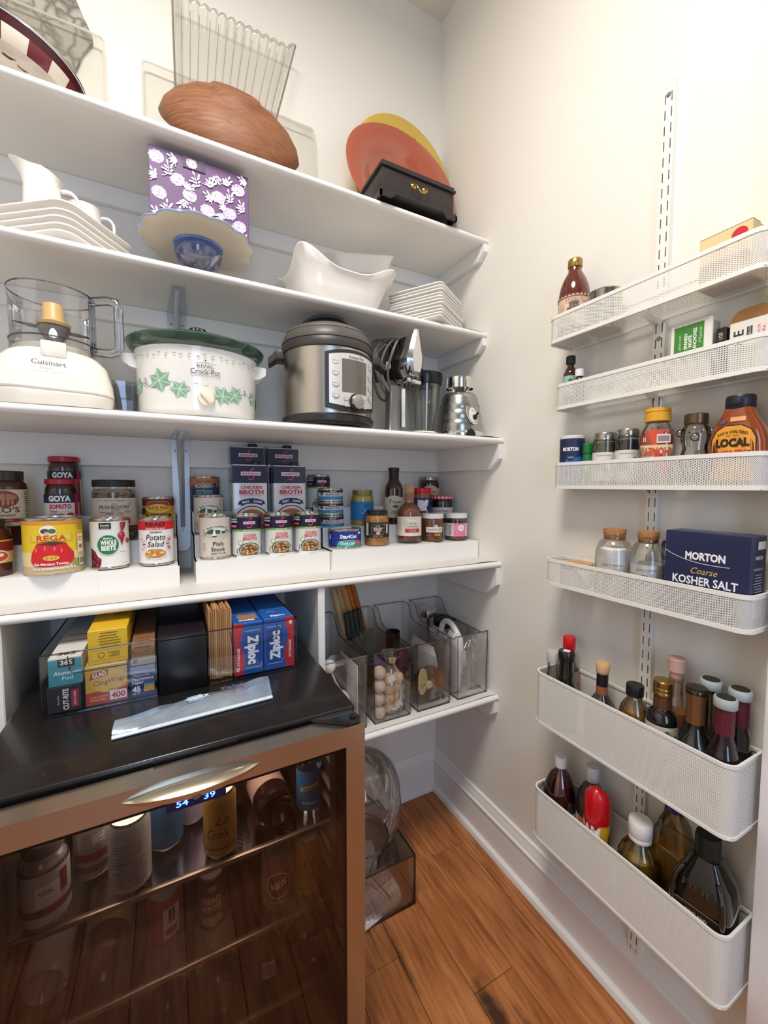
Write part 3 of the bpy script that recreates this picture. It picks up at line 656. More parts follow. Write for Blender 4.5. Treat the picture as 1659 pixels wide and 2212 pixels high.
# clam chowder
t, L, q = can('copper and blue can of clam chowder in the back row beside the bracket', (-.8842, -.044, RZ['m']+.116), .0415, .1075, -6, '#2c4660')
P = Print().rect(0, .0885, .255, .026, '#b87a56').text('RICH & HEARTY', 0, .0925, .0045, '#5a2c1c', w=.046, bold=.02).poly([(-.034, .083), (-.033, .071), (.033, .075), (.036, .088), (.02, .085), (-.02, .081)], '#1d2740').text('PROGRESSO', 0, .0785, .0085, '#e4e2dc', w=.056, bold=.02, rot=3).text('NEW ENGLAND', 0, .0650, .0055, '#9cc0cc', w=.046, bold=.015).text('CLAM CHOWDER', 0, .0570, .0055, '#9cc0cc', w=.048, bold=.015).rect(-.040, .05, .006, .06, '#4c6478'); P.wrap(q, L)
# broth cartons
foil = M('#d9d8da', .22, coat=.6, spec=.6)
def brothcarton(label, x, y, z, rz=0):
    w, d, h = .098, .062, .2005
    t = thing('broth_carton', label, 'carton', (x, y, z), rz, 'chicken broth cartons')
    b = MB().loft([[(p[0], p[1], zz) for p in rrect(w*sx, d*sy, .004, 3)] for zz, sx, sy in ((0, .98, .98), (.002, 1, 1), (h-.004, 1, 1), (h, .975, .96))]).build('carton_body', t, foil)
    MB().box(-w/2+.002, w/2-.002, .012, .0155, h, h+.004).build('top_seam', t, M('#20264a', .4))
    c = MB().lathe([(.0135, 0), (.0145, .001), (.0145, .009), (.013, .011), (.0001, .011)], 24, Tr(.020, -.004, h)).build('screw_cap', t, M('#161b38', .4))
    bl = M('#1c2145', .3, coat=.5)
    MB().box(-w/2-.0004, w/2+.0004, -d/2-.0004, d/2+.0004, h-.0535, h-.003).build('blue_top_band', t, bl)
    P = Print(); hh = h-.028
    swoosh(P, .004, hh, .019, '#d8466c', .15); P.rect(.002, hh+.002, .056, .0110, '#ecd0d4').text('SWANSON', .002, hh+.002, .0062, '#7c2c4c', w=.049, bold=.02)
    P.text('CHICKEN', .003, h-.066, .0090, '#c83a4c', w=.060, bold=.03).text('BROTH', .003, h-.080, .0125, '#c83a4c', w=.069, bold=.04).text("AMERICA'S #1 BROTH BRAND", .003, h-.0905, .0028, '#b06474', w=.060)
    P.poly([(-.036, h-.117), (-.032, h-.106), (-.016, h-.100), (.003, h-.098), (.022, h-.100), (.038, h-.106), (.042, h-.117), (.034, h-.1155), (.033, h-.120), (.018, h-.115), (.003, h-.1135), (-.012, h-.115), (-.027, h-.120), (-.028, h-.1155)], '#232a54').text('BODY', -.014, h-.1085, .0058, '#ecebf0', w=.020, bold=.04, rot=8).text('FLAVOR', .021, h-.1085, .0058, '#ecebf0', w=.024, bold=.04, rot=-8)
    P.poly([(.003+.048*cos(a)*1.0, h-.162+.042*sin(a)) for a in [pi*i/16 for i in range(17)]], '#2a2a44').poly([(.003+.045*cos(a)*1.0, h-.162+.039*sin(a)) for a in [pi*i/16 for i in range(17)]], '#d8cfc8').poly([(.003+.040*cos(a), h-.163+.033*sin(a)) for a in [pi*i/16 for i in range(17)]], '#a8683c').rect(.003, h-.176, .086, .028, '#a0582c')
    r = random.Random(8)
    for i in range(40): P.ell(r.uniform(-.034, .040), r.uniform(h-.189, h-.140), .008, .005, r.choice(['#c8783c', '#b06030', '#7a4420', '#d89858', '#8a3c20']))
    P.flat(t, Tr(0, -d/2-.0004, 0), 'front_print')
    return t
brothcarton('left front chicken broth carton, behind the small broth cans', -.7690, -.1185, RZ['m']+.057)
brothcarton('right front chicken broth carton, beside the tuna stack', -.6520, -.1185, RZ['m']+.057)
brothcarton('left rear chicken broth carton, highest row', -.7625, -.0385, RZ['m']+.116)
brothcarton('right rear chicken broth carton, highest row', -.6515, -.0385, RZ['m']+.116)
# albacore stack
def albacore(label, x, y, z, rz):
    t, L, q = can(label, (x, y, z), .0405, .0435, rz, '#e9e3e2', cat='can', group='albacore cans in a stack'); c = .004
    P = Print().rect(0, .0335, .249, .0065, '#221d2c').rect(0, .0125, .249, .010, '#2f8cb8').rect(c+.002, .0330, .028, .0072, '#1a1620').text('KIRKLAND', c+.002, .0332, .0038, '#f2eeee', w=.022, bold=.03).text('ALBACORE', c+.001, .0245, .0068, '#2b2630', w=.051, bold=.01).text('SOLID WHITE TUNA', c+.002, .0188, .0026, '#a89498', w=.044).text('IN WATER', c+.001, .0125, .0022, '#cfe6f0', w=.014)
    P.rect(-.033, .0260, .010, .009, '#4c4650'); lines(P, .040, .028, .010, 4, .003, '#8a8088', .0008, 2)
    P.wrap(q, L)
za = RZ['m']+.0570
albacore('bottom albacore can of the stack of three', -.5060, -.117, za, -22)
albacore('middle albacore can of the stack of three', -.5075, -.1165, za+.0437, -19)
albacore('top albacore can of the stack of three', -.5085, -.116, za+.0874, -16)

# ---------------------------------------------------------------- right riser
zr = RZ['r']
t, L, q = can('low wide blue and teal can of chunk light tuna, front row', (-.4937, YA, zr), .0515, .0600, -22, '#1e2f86')
P = Print().poly([(-.026, .006), (.075, .006), (.075, .018), (.05, .021), (.02, .0255), (-.010, .0245), (-.020, .021), (-.024, .014)], '#2f9c93').line([(-.024, .012), (-.019, .022), (-.008, .026), (.02, .027), (.05, .0225)], .0009, '#d8ecec').text('StarKist', .012, .0385, .0110, '#f4f4f6', w=.055, bold=.03, shear=.12).text('Chunk Light', .009, .0185, .0082, '#e9f4f2', w=.047, bold=.025).text('TUNA', .009, .0100, .0042, '#e9f4f2', w=.014).ell(.044, .019, .018, .017, '#c8485a').text('IN WATER', .044, .019, .003, '#f4e0e0', w=.012, rot=10).rect(.050, .048, .012, .006, '#e8e8ee', ).rect(-.052, .036, .006, .014, '#c8cce0'); P.wrap(q, L)
# wholegrain mustard
t, L, q = vessel('mustard_jar', 'jar of wholegrain mustard with a black label and black lid', 'jar', (-.3814, YA, zr), -26, jarprof(.0400, .106, .031, .006, .016), GLASS('#f6f0e6'), (.002, .098), M('#c08a45', .6, var=.45, vscale=220), lidp(.0345, .099, .1135), M('#22201e', .35), (.028, .076), M('#26221f', .5))
P = Print().line([(-.018, .066), (-.012, .071), (.018, .071), (.024, .066), (.024, .042), (.018, .037), (-.012, .037), (-.018, .042), (-.018, .066)], .0007, '#b8b0a4').text('Specially', .003, .0655, .0045, '#e4ded4', w=.016, shear=.3).text('WHOLE GRAIN', .003, .0580, .0048, '#ece6dc', w=.031, bold=.02).text('MUSTARD', .003, .0520, .0048, '#ece6dc', w=.025, bold=.02).line([(-.012, .0480), (.018, .0480)], .0006, '#b8b0a4').ell(.004, .0425, .014, .013, '#c08070').ell(.004, .0425, .010, .009, '#d8a898').text('NET WT 11.6 OZ', .004, .0325, .0028, '#e4ded4', w=.030).rect(-.033, .054, .010, .040, '#cfc9bf').rect(.035, .056, .007, .030, '#cfc9bf').rect(-.020, .036, .009, .010, '#3a3632').ell(.024, .069, .006, .007, '#c85038'); P.wrap(q, L)
# salad dressing bottle
wood = M('#b38f74', .6, var=.15, vscale=40)
t, L, q = vessel('dressing_bottle', 'round-shouldered salad dressing bottle with a wooden stopper', 'bottle', (-.2582, YA, zr), -31, [(.034, 0), (.040, .001), (.0410, .005), (.0410, .098), (.039, .110), (.032, .122), (.0215, .130), (.0165, .134), (.0155, .150)], GLASS('#f4ece6'), (.014, .145), M('#8f5139', .45), [(.0150, .138), (.0155, .139), (.0155, .172), (.0172, .173), (.0172, .1965), (.0160, .198), (.0001, .198)], wood, (.026, .0905), M('#e3dbcc', .6), lidname='stopper')
P = Print().line([(-.014, .090), (-.014, .027)], .0004, '#a89e90').text('WILLIAMS SONOMA', .014, .084, .0022, '#6c6258', w=.030).ell(-.013, .0695, .017, .017, '#b0a698').ell(-.013, .0695, .015, .015, '#e0d8c8').text('WS', -.013, .0695, .005, '#8a8072', w=.008).text('SALAD', .013, .0685, .0060, '#5c5248', w=.028).text('DRESSING', .013, .0585, .0060, '#5c5248', w=.038).rect(.012, .0445, .050, .0125, '#b42c28').text('POMEGRANATE', .012, .0465, .0030, '#f2dcd4', w=.026).text('VINAIGRETTE', .012, .0415, .0030, '#f2dcd4', w=.024); lines(P, -.031, .075, .010, 6, .006, '#8a8072', .0010, 6); P.wrap(q, L)
MB().lathe([(.0162, .144), (.0164, .146), (.0164, .165), (.0162, .167)], 24, cap0=False, cap1=False).build('neck_wrap', t, M('#9a6e58', .6, var=.2, vscale=90))
# spread jar
t, L, q = vessel('spread_jar', 'caramel-brown spread jar with white lid and white name strip', 'jar', (-.1629, YA, zr), -33, jarprof(.0385, .086, .034, .004, .006), GLASS('#f6f0e8'), (.002, .082), M('#7d4423', .5, var=.35, vscale=40), lidp(.0385, .0800, .0965), M('#e9e6e2', .4))
P = Print().rect(.008, .0425, .062, .018, '#e6e0d8').text('GOURMET SPUN', .008, .0425, .0085, '#403a36', w=.052).ell(.012, .055, .012, .010, '#e6e0d8').ell(.012, .056, .004, .004, '#403a36').text('VANILLA BEAN', .018, .0315, .0030, '#e8b458', w=.026, bold=.02).text('CARAMEL', .018, .0245, .0058, '#e8b458', w=.022, bold=.03).text('NET WT 8 OZ', -.016, .0225, .0024, '#e0c0a0', w=.014); P.wrap(.0387, t)
# pink labelled jar
t, L, q = vessel('pink_label_jar', 'small jar with pink label and white lid, last in the front row', 'jar', (-.0600, YA, zr), -36, jarprof(.0395, .084, .035, .004, .006), GLASS('#f0e6e4'), (.004, .062), M('#7a4a40', .6, var=.1), lidp(.0395, .0780, .0955), M('#ece9e6', .4), (.014, .060, .0395), M('#d9d2d2', .5))
P = Print().rect(.014, .037, .046, .046, '#e88aa6').ell(.018, .044, .022, .022, '#f2ecec').text('XO', .018, .044, .0090, '#8a8488', w=.013).rect(.013, .0255, .036, .010, '#e0688c').text('COTTON CANDY', .013, .0272, .0024, '#f6e4ea', w=.030).text('HOT CHOCOLATE', .013, .0235, .0024, '#f6e4ea', w=.028); lines(P, -.022, .054, .014, 10, .0038, '#6c6468', .0012, 8); P.wrap(q, L)
# yellow jar with blue label
t, L, q = vessel('golden_spread_jar', 'yellow-green jar with plain blue label and gold screw lid', 'jar', (-.3900, -.108, zr+.0565), -25, jarprof(.0385, .112, .033, .006, .012), GLASS('#f6f4e4'), (.002, .106), M('#b7a846', .5, var=.1), [(.0345, .106), (.0355, .107), (.0355, .110), (.0345, .1115), (.0355, .113), (.0355, .120), (.034, .122), (.0001, .122)], M('#a89468', .3, metal=.8), (.020, .083), M('#2475b4', .5))
P = Print().text('gf', .012, .070, .009, '#184c80', w=.008, bold=.02).text('Fresh', .022, .072, .003, '#184c80', w=.008).text('G', .010, .0540, .009, '#dce8f2', w=.007).text('Ghee', .004, .0435, .0045, '#dce8f2', w=.012); P.wrap(q, L)
# berry syrup bottle
def charlie(P, z, sc, c):
    P.text('Charlie', c+.006*sc, z, .0085*sc, '#3a2a24', w=.032*sc, bold=.01).poly([(c-.020*sc, z-.008*sc), (c-.015*sc, z+.014*sc), (c-.012*sc, z+.004*sc)], '#7a7444')
    for a, b in ((-.004, -.015), (.002, -.013), (.008, -.015), (-.001, -.018), (.005, -.019)): P.ell(c+a*sc, z+b*sc, .007*sc, .006*sc, '#34508a' if sc > .95 else '#5a3038')
    return P
t, L, q = vessel('syrup_bottle', 'tall dark berry vinaigrette bottle with black neck behind the wooden stopper', 'bottle', (-.2669, -.110, zr+.0565), -29, [(.031, 0), (.0335, .002), (.034, .006), (.034, .118), (.0325, .132), (.026, .146), (.0185, .157), (.0165, .165), (.0165, .180)], GLASS('#e6d4dc'), (.002, .172), M('#3b0f1e', .3, coat=.3), [(.0170, .150), (.0178, .152), (.0178, .186), (.0195, .188), (.0195, .199), (.018, .2005), (.0001, .2005)], M('#1c1716', .4), (.024, .096), M('#d6c9ae', .6))
P = Print().ell(0, .096, .040, .012, '#d6c9ae'); charlie(P, .080, 1, .004); P.text('Blueberry', .004, .048, .0040, '#3a2a24', w=.022, bold=.02).text('Vinaigrette', .004, .0415, .0040, '#3a2a24', w=.026, bold=.02); P.wrap(q, L)
# peanut butter
t, L, q = vessel('peanut_butter_jar', 'peanut butter jar with a bright red lid behind the dressing bottle', 'jar', (-.1520, -.112, zr+.0565), -33, jarprof(.0365, .112, .034, .006, .010), GLASS('#f6ece0'), (.002, .108), M('#a4673c', .5), lidp(.0365, .108, .129), M('#d4101f', .35), (.020, .093), M('#2b2a62', .45))
P = Print().rect(-.036, .060, .016, .070, '#c03028').text('Jif', .004, .066, .034, '#eeeaf0', w=.048, bold=.07).poly([(.016, .036), (.022, .052), (.028, .040), (.024, .032)], '#c8b23c').rect(.0, .030, .060, .012, '#8a3424').text('CREAMY', 0, .030, .005, '#f0d8b8', w=.026); P.wrap(q, L)
# preserves with gingham lid
t, L, q = vessel('jam_jar', 'dark jam jar with red gingham lid against the right wall', 'jar', (-.0590, -.112, zr+.0565), -36, jarprof(.0410, .092, .036, .004, .010), GLASS('#e8e0e2'), (.002, .088), M('#1d1014', .35), None, None, (.016, .056), M('#d9d5cc', .6))
P = Print().text('Bonne Maman', 0, .044, .008, '#3a3030', w=.048, shear=.25).text('PRESERVES', 0, .028, .004, '#3a3030', w=.028); P.wrap(q, L)
mb = MB(); n = 36
for k, (z0, z1, r0, r1) in enumerate(((.086, .0905, .0415, .0415), (.0905, .095, .0415, .0415), (.095, .100, .0415, .039))):
    for j in range(n):
        a, b = 2*pi*j/n, 2*pi*(j+1)/n; mb.mat(M(('#c3203a', '#e58a94', '#e58a94', '#f1dfe0')[(j % 2)+2*(k % 2)], .4))
        mb.add([(r0*cos(a), r0*sin(a), z0), (r0*cos(b), r0*sin(b), z0), (r1*cos(b), r1*sin(b), z1), (r1*cos(a), r1*sin(a), z1)], [(0, 1, 2, 3)])
mb.mat(M('#c3203a', .4)).add([(.039*cos(2*pi*j/n), .039*sin(2*pi*j/n), .100) for j in range(n)], [tuple(range(n))]); mb.build('gingham_lid', t)
# berry jar at the very back
t, L, q = vessel('berry_preserve_jar', 'dark preserve jar with silver lid and arched cream label in the back corner', 'jar', (-.0700, -.0435, zr+.118), -33, jarprof(.0385, .100, .034, .006, .012), GLASS('#e6dcde'), (.002, .094), M('#1b1110', .35), [(.0345, .096), (.0355, .097), (.0355, .107), (.034, .109), (.0001, .109)], M('#a59c8c', .3, metal=.85), (.012, .066), M('#c9b296', .6))
P = Print().ell(.004, .066, .052, .020, '#c9b296'); charlie(P, .052, .9, .004); P.wrap(q, L)

# ================================================================ TOP SHELF
def grain(c1, c2, sc=(3, 30, 30), rough=.5, dist=2.):
    m = bpy.data.materials.new('wood_grain'); m.use_nodes = True; nt = m.node_tree; b = nt.nodes['Principled BSDF']
    tc = nt.nodes.new('ShaderNodeTexCoord'); mp = nt.nodes.new('ShaderNodeMapping'); mp.inputs['Scale'].default_value = sc
    n = nt.nodes.new('ShaderNodeTexNoise'); n.inputs['Scale'].default_value = 1.6; n.inputs['Detail'].default_value = 8; n.inputs['Distortion'].default_value = dist
    r = nt.nodes.new('ShaderNodeValToRGB'); r.color_ramp.elements[0].position = .32; r.color_ramp.elements[1].position = .7
    r.color_ramp.elements[0].color = (*lin(c1), 1); r.color_ramp.elements[1].color = (*lin(c2), 1)
    nt.links.new(tc.outputs['Object'], mp.inputs[0]); nt.links.new(mp.outputs[0], n.inputs['Vector']); nt.links.new(n.outputs['Fac'], r.inputs[0]); nt.links.new(r.outputs[0], b.inputs['Base Color'])
    b.inputs['Roughness'].default_value = rough; return m
def lean(x, y, z, tilt, rz=0):
    """frame whose local +z runs up a leaning disc/board and local -y faces outward"""
    return Tr(x, y, z) @ Rz(rz) @ Rx(-tilt)
ceram = M('#f1eee8', .16, coat=.4, spec=.6); acry = GLASS('#fbfaf6', rough=.02)
# checked enamel bowl
t = thing('enamel_bowl', 'wide enamel bowl with maroon and white checked band and silver rim', 'bowl', (-1.300, -.1535, S1+.001), 20)
n = 72; prof = [(.085, 0), (.118, .010), (.150, .036), (.164, .060), (.1695, .079)]
mb = MB(); C1, C2, C3, C4 = M('#e9e0cf', .22, coat=.4), M('#6f2430', .22, coat=.4, var=.15, vscale=40), M('#cfc4b4', .22, coat=.4, var=.35, vscale=26), M('#451820', .25)
for i in range(len(prof)-1):
    (r0, z0), (r1, z1) = prof[i], prof[i+1]
    for j in range(n):
        a, b = 2*pi*j/n, 2*pi*(j+1)/n
        mb.mat(C3 if i < 2 else (C2 if (j//3) % 2 else C1) if i == 2 else C4)  # top band in dark maroon paints in the reflection below the rim
        mb.add([(r0*cos(a), r0*sin(a), z0), (r0*cos(b), r0*sin(b), z0), (r1*cos(b), r1*sin(b), z1), (r1*cos(a), r1*sin(a), z1)], [(0, 1, 2, 3)])
mb.mat(C1).add([(.085*cos(2*pi*j/n), .085*sin(2*pi*j/n), 0) for j in range(n)], [tuple(range(n))])
mb.build('bowl_wall', t, smooth=60)
MB().lathe([(.083, .004), (.116, .013), (.148, .039), (.162, .062), (.1675, .079)], 48, cap1=False).build('bowl_inside', t, C1, smooth=60)
MB().tube([(.1695*cos(2*pi*j/48), .1695*sin(2*pi*j/48), .080) for j in range(48)], .0032, 8, closed=True).build('silver_rim', t, M('#c8ccd4', .15, metal=1))
P = Print(); rr = random.Random(3)
mb = MB()
for i in range(26):
    a = rr.uniform(200, 360); k = rr.uniform(.2, .95); r_ = .118+(.150-.118)*k; z = .010+.026*k
    c_ = Tr(r_*cos(radians(a)), r_*sin(radians(a)), z) @ Rz(a-90) @ Rx(52)
    mb.mat(M(rr.choice(['#5a3a3c', '#6e4a44', '#4a4a38', '#7c5a50']), .3)); mb.add([(x*1.5, y, .0012) for x, y in circ(rr.uniform(.004, .009), 7)], [tuple(range(7))], c_)
mb.build('painted_leaves', t, smooth=0)
# stone board
t = thing('stone_board', 'grey veined stone board with a rough broken edge leaning behind the bowl', 'board', (-1.30, -.003, S1+.001))
sp = [(-.20, 0), (.06, 0), (.085, .10), (.09, .185), (.106, .212), (.128, .238), (.150, .30), (.172, .335), (.172, .352), (.155, .39), (.140, .425), (.12, .47), (.09, .56), (-.02, .60), (-.2, .58)]
def stone_mat():
    m = M('#8f8a80', .7, bump=.5, bscale=40, var=.0); m = m.copy(); nt = m.node_tree; b = nt.nodes['Principled BSDF']
    tc = nt.nodes.new('ShaderNodeTexCoord'); v = nt.nodes.new('ShaderNodeTexVoronoi'); v.feature = 'DISTANCE_TO_EDGE'; v.inputs['Scale'].default_value = 26
    nz = nt.nodes.new('ShaderNodeTexNoise'); nz.inputs['Scale'].default_value = 14; mxv = nt.nodes.new('ShaderNodeMix'); mxv.data_type = 'VECTOR'; mxv.inputs['Factor'].default_value = .12
    nt.links.new(tc.outputs['Object'], mxv.inputs['A']); nt.links.new(tc.outputs['Object'], nz.inputs['Vector']); nt.links.new(nz.outputs['Color'], mxv.inputs['B']); nt.links.new(mxv.outputs['Result'], v.inputs['Vector'])
    r = nt.nodes.new('ShaderNodeValToRGB'); r.color_ramp.elements[0].color = (*lin('#6b665d'), 1); r.color_ramp.elements[1].color = (*lin('#a9a396'), 1); r.color_ramp.elements[1].position = .22
    nt.links.new(v.outputs['Distance'], r.inputs[0]); nt.links.new(r.outputs[0], b.inputs['Base Color']); return m
MB().prism(sp, 'y', -.020, -.001, T=Rx(-2)).build('slab', t, stone_mat(), smooth=0)
# acrylic sheets / tray
def acrylic(label, x0, x1, y, h, th):
    t = thing('acrylic_tray', label, 'tray', ((x0+x1)/2, y, S1+.001)); w = x1-x0
    o = MB().prism(rrect(w, h, .016, 4, 0, h/2), 'y', -th/2, th/2, T=Rx(-3)).build('clear_panel', t, acry, smooth=30)
    e = MB().tube([(p[0], 0, p[1]) for p in rrect(w-.003, h-.003, .015, 4, 0, h/2)], .0028, 6, closed=True, T=Rx(-3)).build('polished_edge', t, M('#e9e6da', .15, alpha=.45, spec=.8))
    MB().prism(rrect(w*.9, .05, .01, 3, 0, .03), 'y', -.045, -th/2, T=Rx(-3)).build('foot_lip', t, acry)
acrylic('clear acrylic tray standing behind the enamel bowl', -1.50, -1.100, -.045, .347, .008)
acrylic('clear acrylic tray standing behind the wooden bowl', -1.016, -.520, -.040, .338, .009)
# fluted glass platter
t = thing('glass_platter', 'tall fluted clear glass platter with scalloped rim leaning on the wall', 'platter', (-.768, -.115, S1+.001))
nu, nv = 72, 10; vs = []; fs = []
for j in range(nv+1):
    v = j/nv; z = .06+(.53-.06)*v
    for i in range(nu+1):
        u = i/nu; s_ = u*2-1; xl, xr = -.168, .050+.124*v; x = xl+(xr-xl)*u; flute = .006*abs(sin(pi*14*u))*(.2+.8*v); lip = .02*max(0, v-.85)/.15+.02*max(0, abs(s_)-.9)/.1
        zz = z+(.006*abs(sin(pi*14*u)) if j == nv else 0)
        vs.append((x, -flute-lip, zz))
for j in range(nv):
    for i in range(nu): k = j*(nu+1)+i; fs.append((k, k+1, k+nu+2, k+nu+1))
T = Rx(-10)
MB().add(vs, fs, T).add([(x, y+.006, z) for x, y, z in vs], fs, T).build('fluted_body', t, GLASS('#ffffff', rough=.05, gloss=.45), smooth=50)
rimpts = [vs[nv*(nu+1)+i] for i in range(nu+1)]
MB().tube(rimpts, .0035, 6, T=T).build('scalloped_rim', t, GLASS('#efece4', dens=2, gloss=1.2))
for s_ in (0, nu): MB().tube([vs[j*(nu+1)+s_] for j in range(nv+1)], .0030, 6, T=T).build('side_rim', t, GLASS('#efece4', dens=2, gloss=1.2))
for k in range(1, 14): MB().tube([(vs[j*(nu+1)+round(k*nu/14)][0], .001, vs[j*(nu+1)+round(k*nu/14)][2]) for j in range(nv+1)], .0012, 5, T=T).build('flute_line', t, GLASS('#f2f0ea', dens=2, gloss=.8))
# wooden bowl on edge
t = thing('wooden_bowl', 'large brown wooden bowl leaning on its edge with the outside showing', 'bowl', (-.795, -.262, S1+.004))
T = Rx(-40) @ Tr(0, 0, .184) @ Rx(90)
MB().lathe([(.0001, .080), (.062, .079), (.066, .073), (.105, .062), (.145, .040), (.172, .014), (.184, -.012), (.182, -.016), (.176, -.012), (.160, .012), (.13, .038), (.08, .056), (.0001, .060)], 56, T).build('turned_bowl', t, grain('#6b4129', '#94603c', (5, 5, 40), .6, 3), smooth=60)
# charger plates
t = thing('yellow_platter', 'round yellow platter with dark criss-cross lines behind the coral platter', 'platter', (-.200, -.075, S1+.002))
T = Rx(-7) @ Tr(0, 0, .247) @ Matrix.Diagonal((.84, 1, 1, 1)) @ Rx(90)
MB().lathe([(.0001, .004), (.17, .006), (.19, .012), (.243, .022), (.247, .020), (.245, .016), (.19, .004), (.15, -.004), (.0001, -.004)], 64, T).build('plate_body', t, M('#d2b04a', .25, coat=.5, var=.18, vscale=9), smooth=50)
mb = MB()
for (a0, a1) in ((20, 130), (50, 160), (95, 200), (70, 345)):
    p = [(.205*cos(radians(a0)), .205*sin(radians(a0))), (.205*cos(radians(a1)), .205*sin(radians(a1)))]
    mb.tube([(p[0][0]+(p[1][0]-p[0][0])*i/12, p[0][1]+(p[1][1]-p[0][1])*i/12, .0085+.008*(abs(i/6-1)**2)) for i in range(13)], .0011, 5, T=T)
mb.build('painted_lines', t, M('#4a3c18', .4))
t = thing('coral_platter', 'round glossy coral platter with a deep well leaning behind the black chest', 'platter', (-.240, -.165, S1+.002))
T = Rx(-15) @ Tr(0, 0, .212) @ Rx(90)
MB().lathe([(.0001, -.020), (.10, -.018), (.125, -.008), (.135, .004), (.205, .018), (.212, .017), (.211, .013), (.14, -.004), (.13, -.016), (.10, -.028), (.0001, -.030)], 64, T).build('plate_body', t, M('#a9553f', .14, coat=.7, spec=.6, var=.06, vscale=8), smooth=50)
# black chest
blk = M('#2b2523', .42, bump=.08, bscale=60, var=.15, vscale=18)
t = thing('flatware_chest', 'black wooden chest with brass bail handle overhanging the shelf edge', 'chest', (-.284, -.208, S1+.002), 0)
MB().rbox(-.128, .128, -.088, .088, .020, .086, b=.002).build('chest_body', t, blk)
lid = MB().rbox(-.134, .134, -.094, .094, .086, .094, b=.003).rbox(-.130, .130, -.090, .090, .094, .104, b=.004).build('lid', t, blk)
mb = MB().rbox(-.134, .134, -.094, .094, .014, .022, b=.002)
for sx in (-1, 1):
    for sy in (-1, 1):
        mb.prism([(0, 0), (.040, 0), (.046, .006), (.056, .015), (0, .015)] if 0 else [(sx*.136, 0), (sx*.098, 0), (sx*.092, .006), (sx*.080, .015), (sx*.136, .015)], 'y', sy*.096-.006*(sy > 0), sy*.096+.006*(sy < 0))
        mb.prism([(sy*.096, 0), (sy*.064, 0), (sy*.058, .006), (sy*.048, .015), (sy*.096, .015)], 'x', sx*.136-.006*(sx > 0), sx*.136+.006*(sx < 0))
mb.build('bracket_feet', t, blk)
brass = M('#c79a4a', .22, metal=1)
h = MB().tube([(-.020, -.093, .062), (-.018, -.102, .056), (-.014, -.106, .044), (-.006, -.107, .038), (.006, -.107, .038), (.014, -.106, .044), (.018, -.102, .056), (.020, -.093, .062)], .0024, 8).build('bail_handle', t, brass)
for sx in (-1, 1): MB().lathe([(.0001, .004), (.004, .0035), (.008, .001), (.009, 0)], 16, Tr(sx*.020, -.088, .063) @ Rx(90)).build('rosette', t, brass)

# ================================================================ SECOND SHELF
white = M('#efebe4', .2, coat=.3, spec=.55)
def squareplate(side, h, r, thick=.004):
    L = []
    for z, k in ((0, .60), (.0015, .63), (h*.35, .80), (h-.0048, .965), (h-.0032, 1.0), (h, 1.0), (h-.0006, .985), (h*.7, .93), (h*.35, .76), (.003, .58)):
        L.append([(x, y, z) for x, y in rrect(side*k, side*k, r*k, 5)])
    return MB().loft(L)
def stackplates(lst, name):
    src = None
    for i, (side, h, r, x, y, z, rz, lab, grp) in enumerate(lst):
        if src is None or src[0] != (side, h, r):
            o = squareplate(side, h, r).build(name, m=white, smooth=40); src = ((side, h, r), o)
        else:
            o = src[1].copy(); COL.objects.link(o)
        o.location = (x, y, z); o.rotation_euler = (0, 0, radians(rz)); tag(o, lab, 'plate', grp)
big = [(.208, .020, .034, -1.181, -.142, S2+.001+i*.0148+(.004 if i == 4 else 0), 52.9+(i*13 % 5)*.3-.5, l, 'large square plates') for i, l in enumerate(
    ['lowest large square plate of the stack under the pitcher', 'second large square plate from the bottom, under the pitcher stack', 'middle large square plate of the stack under the pitcher', 'fourth large square plate, just under the one holding the pitcher', 'top large square plate, with the pitcher and cup on it'])]
stackplates(big, 'square_plate')
ordn = ['lowest', 'second', 'third', 'fourth', 'fifth', 'sixth', 'seventh', 'eighth', 'ninth', 'tenth']
small = [(.197, .0150, .012, -.172+.0012*((i*7) % 5-2), -.169+.001*((i*5) % 4-1), S2+.001+i*.0103, 32+((i*11) % 7-3)*.25,
          (f'{ordn[i]} small white square plate counted up from the shelf, corner stack' if i < 10 else 'topmost small white square plate of the corner stack'), 'small square plates') for i in range(11)]
stackplates(small, 'small_square_plate')
# pitcher
zp = S2+.001+4*.0148+.004+.006
def pitcher():
    t = thing('cream_pitcher', 'white creamer pitcher with a tall spout on the large plates', 'pitcher', (-1.214, -.190, zp), 8)
    n = 36; L = []; rows = [(.033, 0), (.0355, .004), (.037, .022), (.036, .045), (.033, .065), (.032, .080), (.034, .092), (.037, .100)]
    for r, z in rows+[(r-.003, z) for r, z in rows[::-1]][:7]:
        k = max(0, (z-.05)/.05); loop = []
        for j in range(n):
            a = 2*pi*j/n; sp = max(0, cos(a-pi))**4; rr_ = r+sp*.020*k*k
            loop.append((rr_*cos(a), rr_*sin(a)*.97, z+k*k*(.016*sp-.010*max(0, cos(a)))))
        L.append(loop)
    MB().loft(L, True, False).build('pitcher_body', t, ceram, smooth=60)
    MB().tube(bez((.032, 0, .076), (.075, 0, .098), (.075, 0, .022), (.034, 0, .016), 16), [.0048]*4+[.0042]*9+[.0046]*4, 8).build('handle', t, ceram, smooth=60)
pitcher()
t = thing('white_cup', 'white cup with looped handle behind the pitcher', 'cup', (-1.146, -.128, zp), -2)
MB().lathe([(.026, 0), (.031, .003), (.036, .02), (.037, .045), (.0345, .070), (.035, .082), (.033, .082), (.0325, .07), (.035, .045), (.034, .02), (.0001, .006)], 36).build('cup_body', t, ceram, smooth=60)
MB().tube(bez((.033, 0, .068), (.072, 0, .086), (.068, 0, .012), (.034, 0, .014), 16), .0040, 8).build('handle', t, ceram, smooth=60)
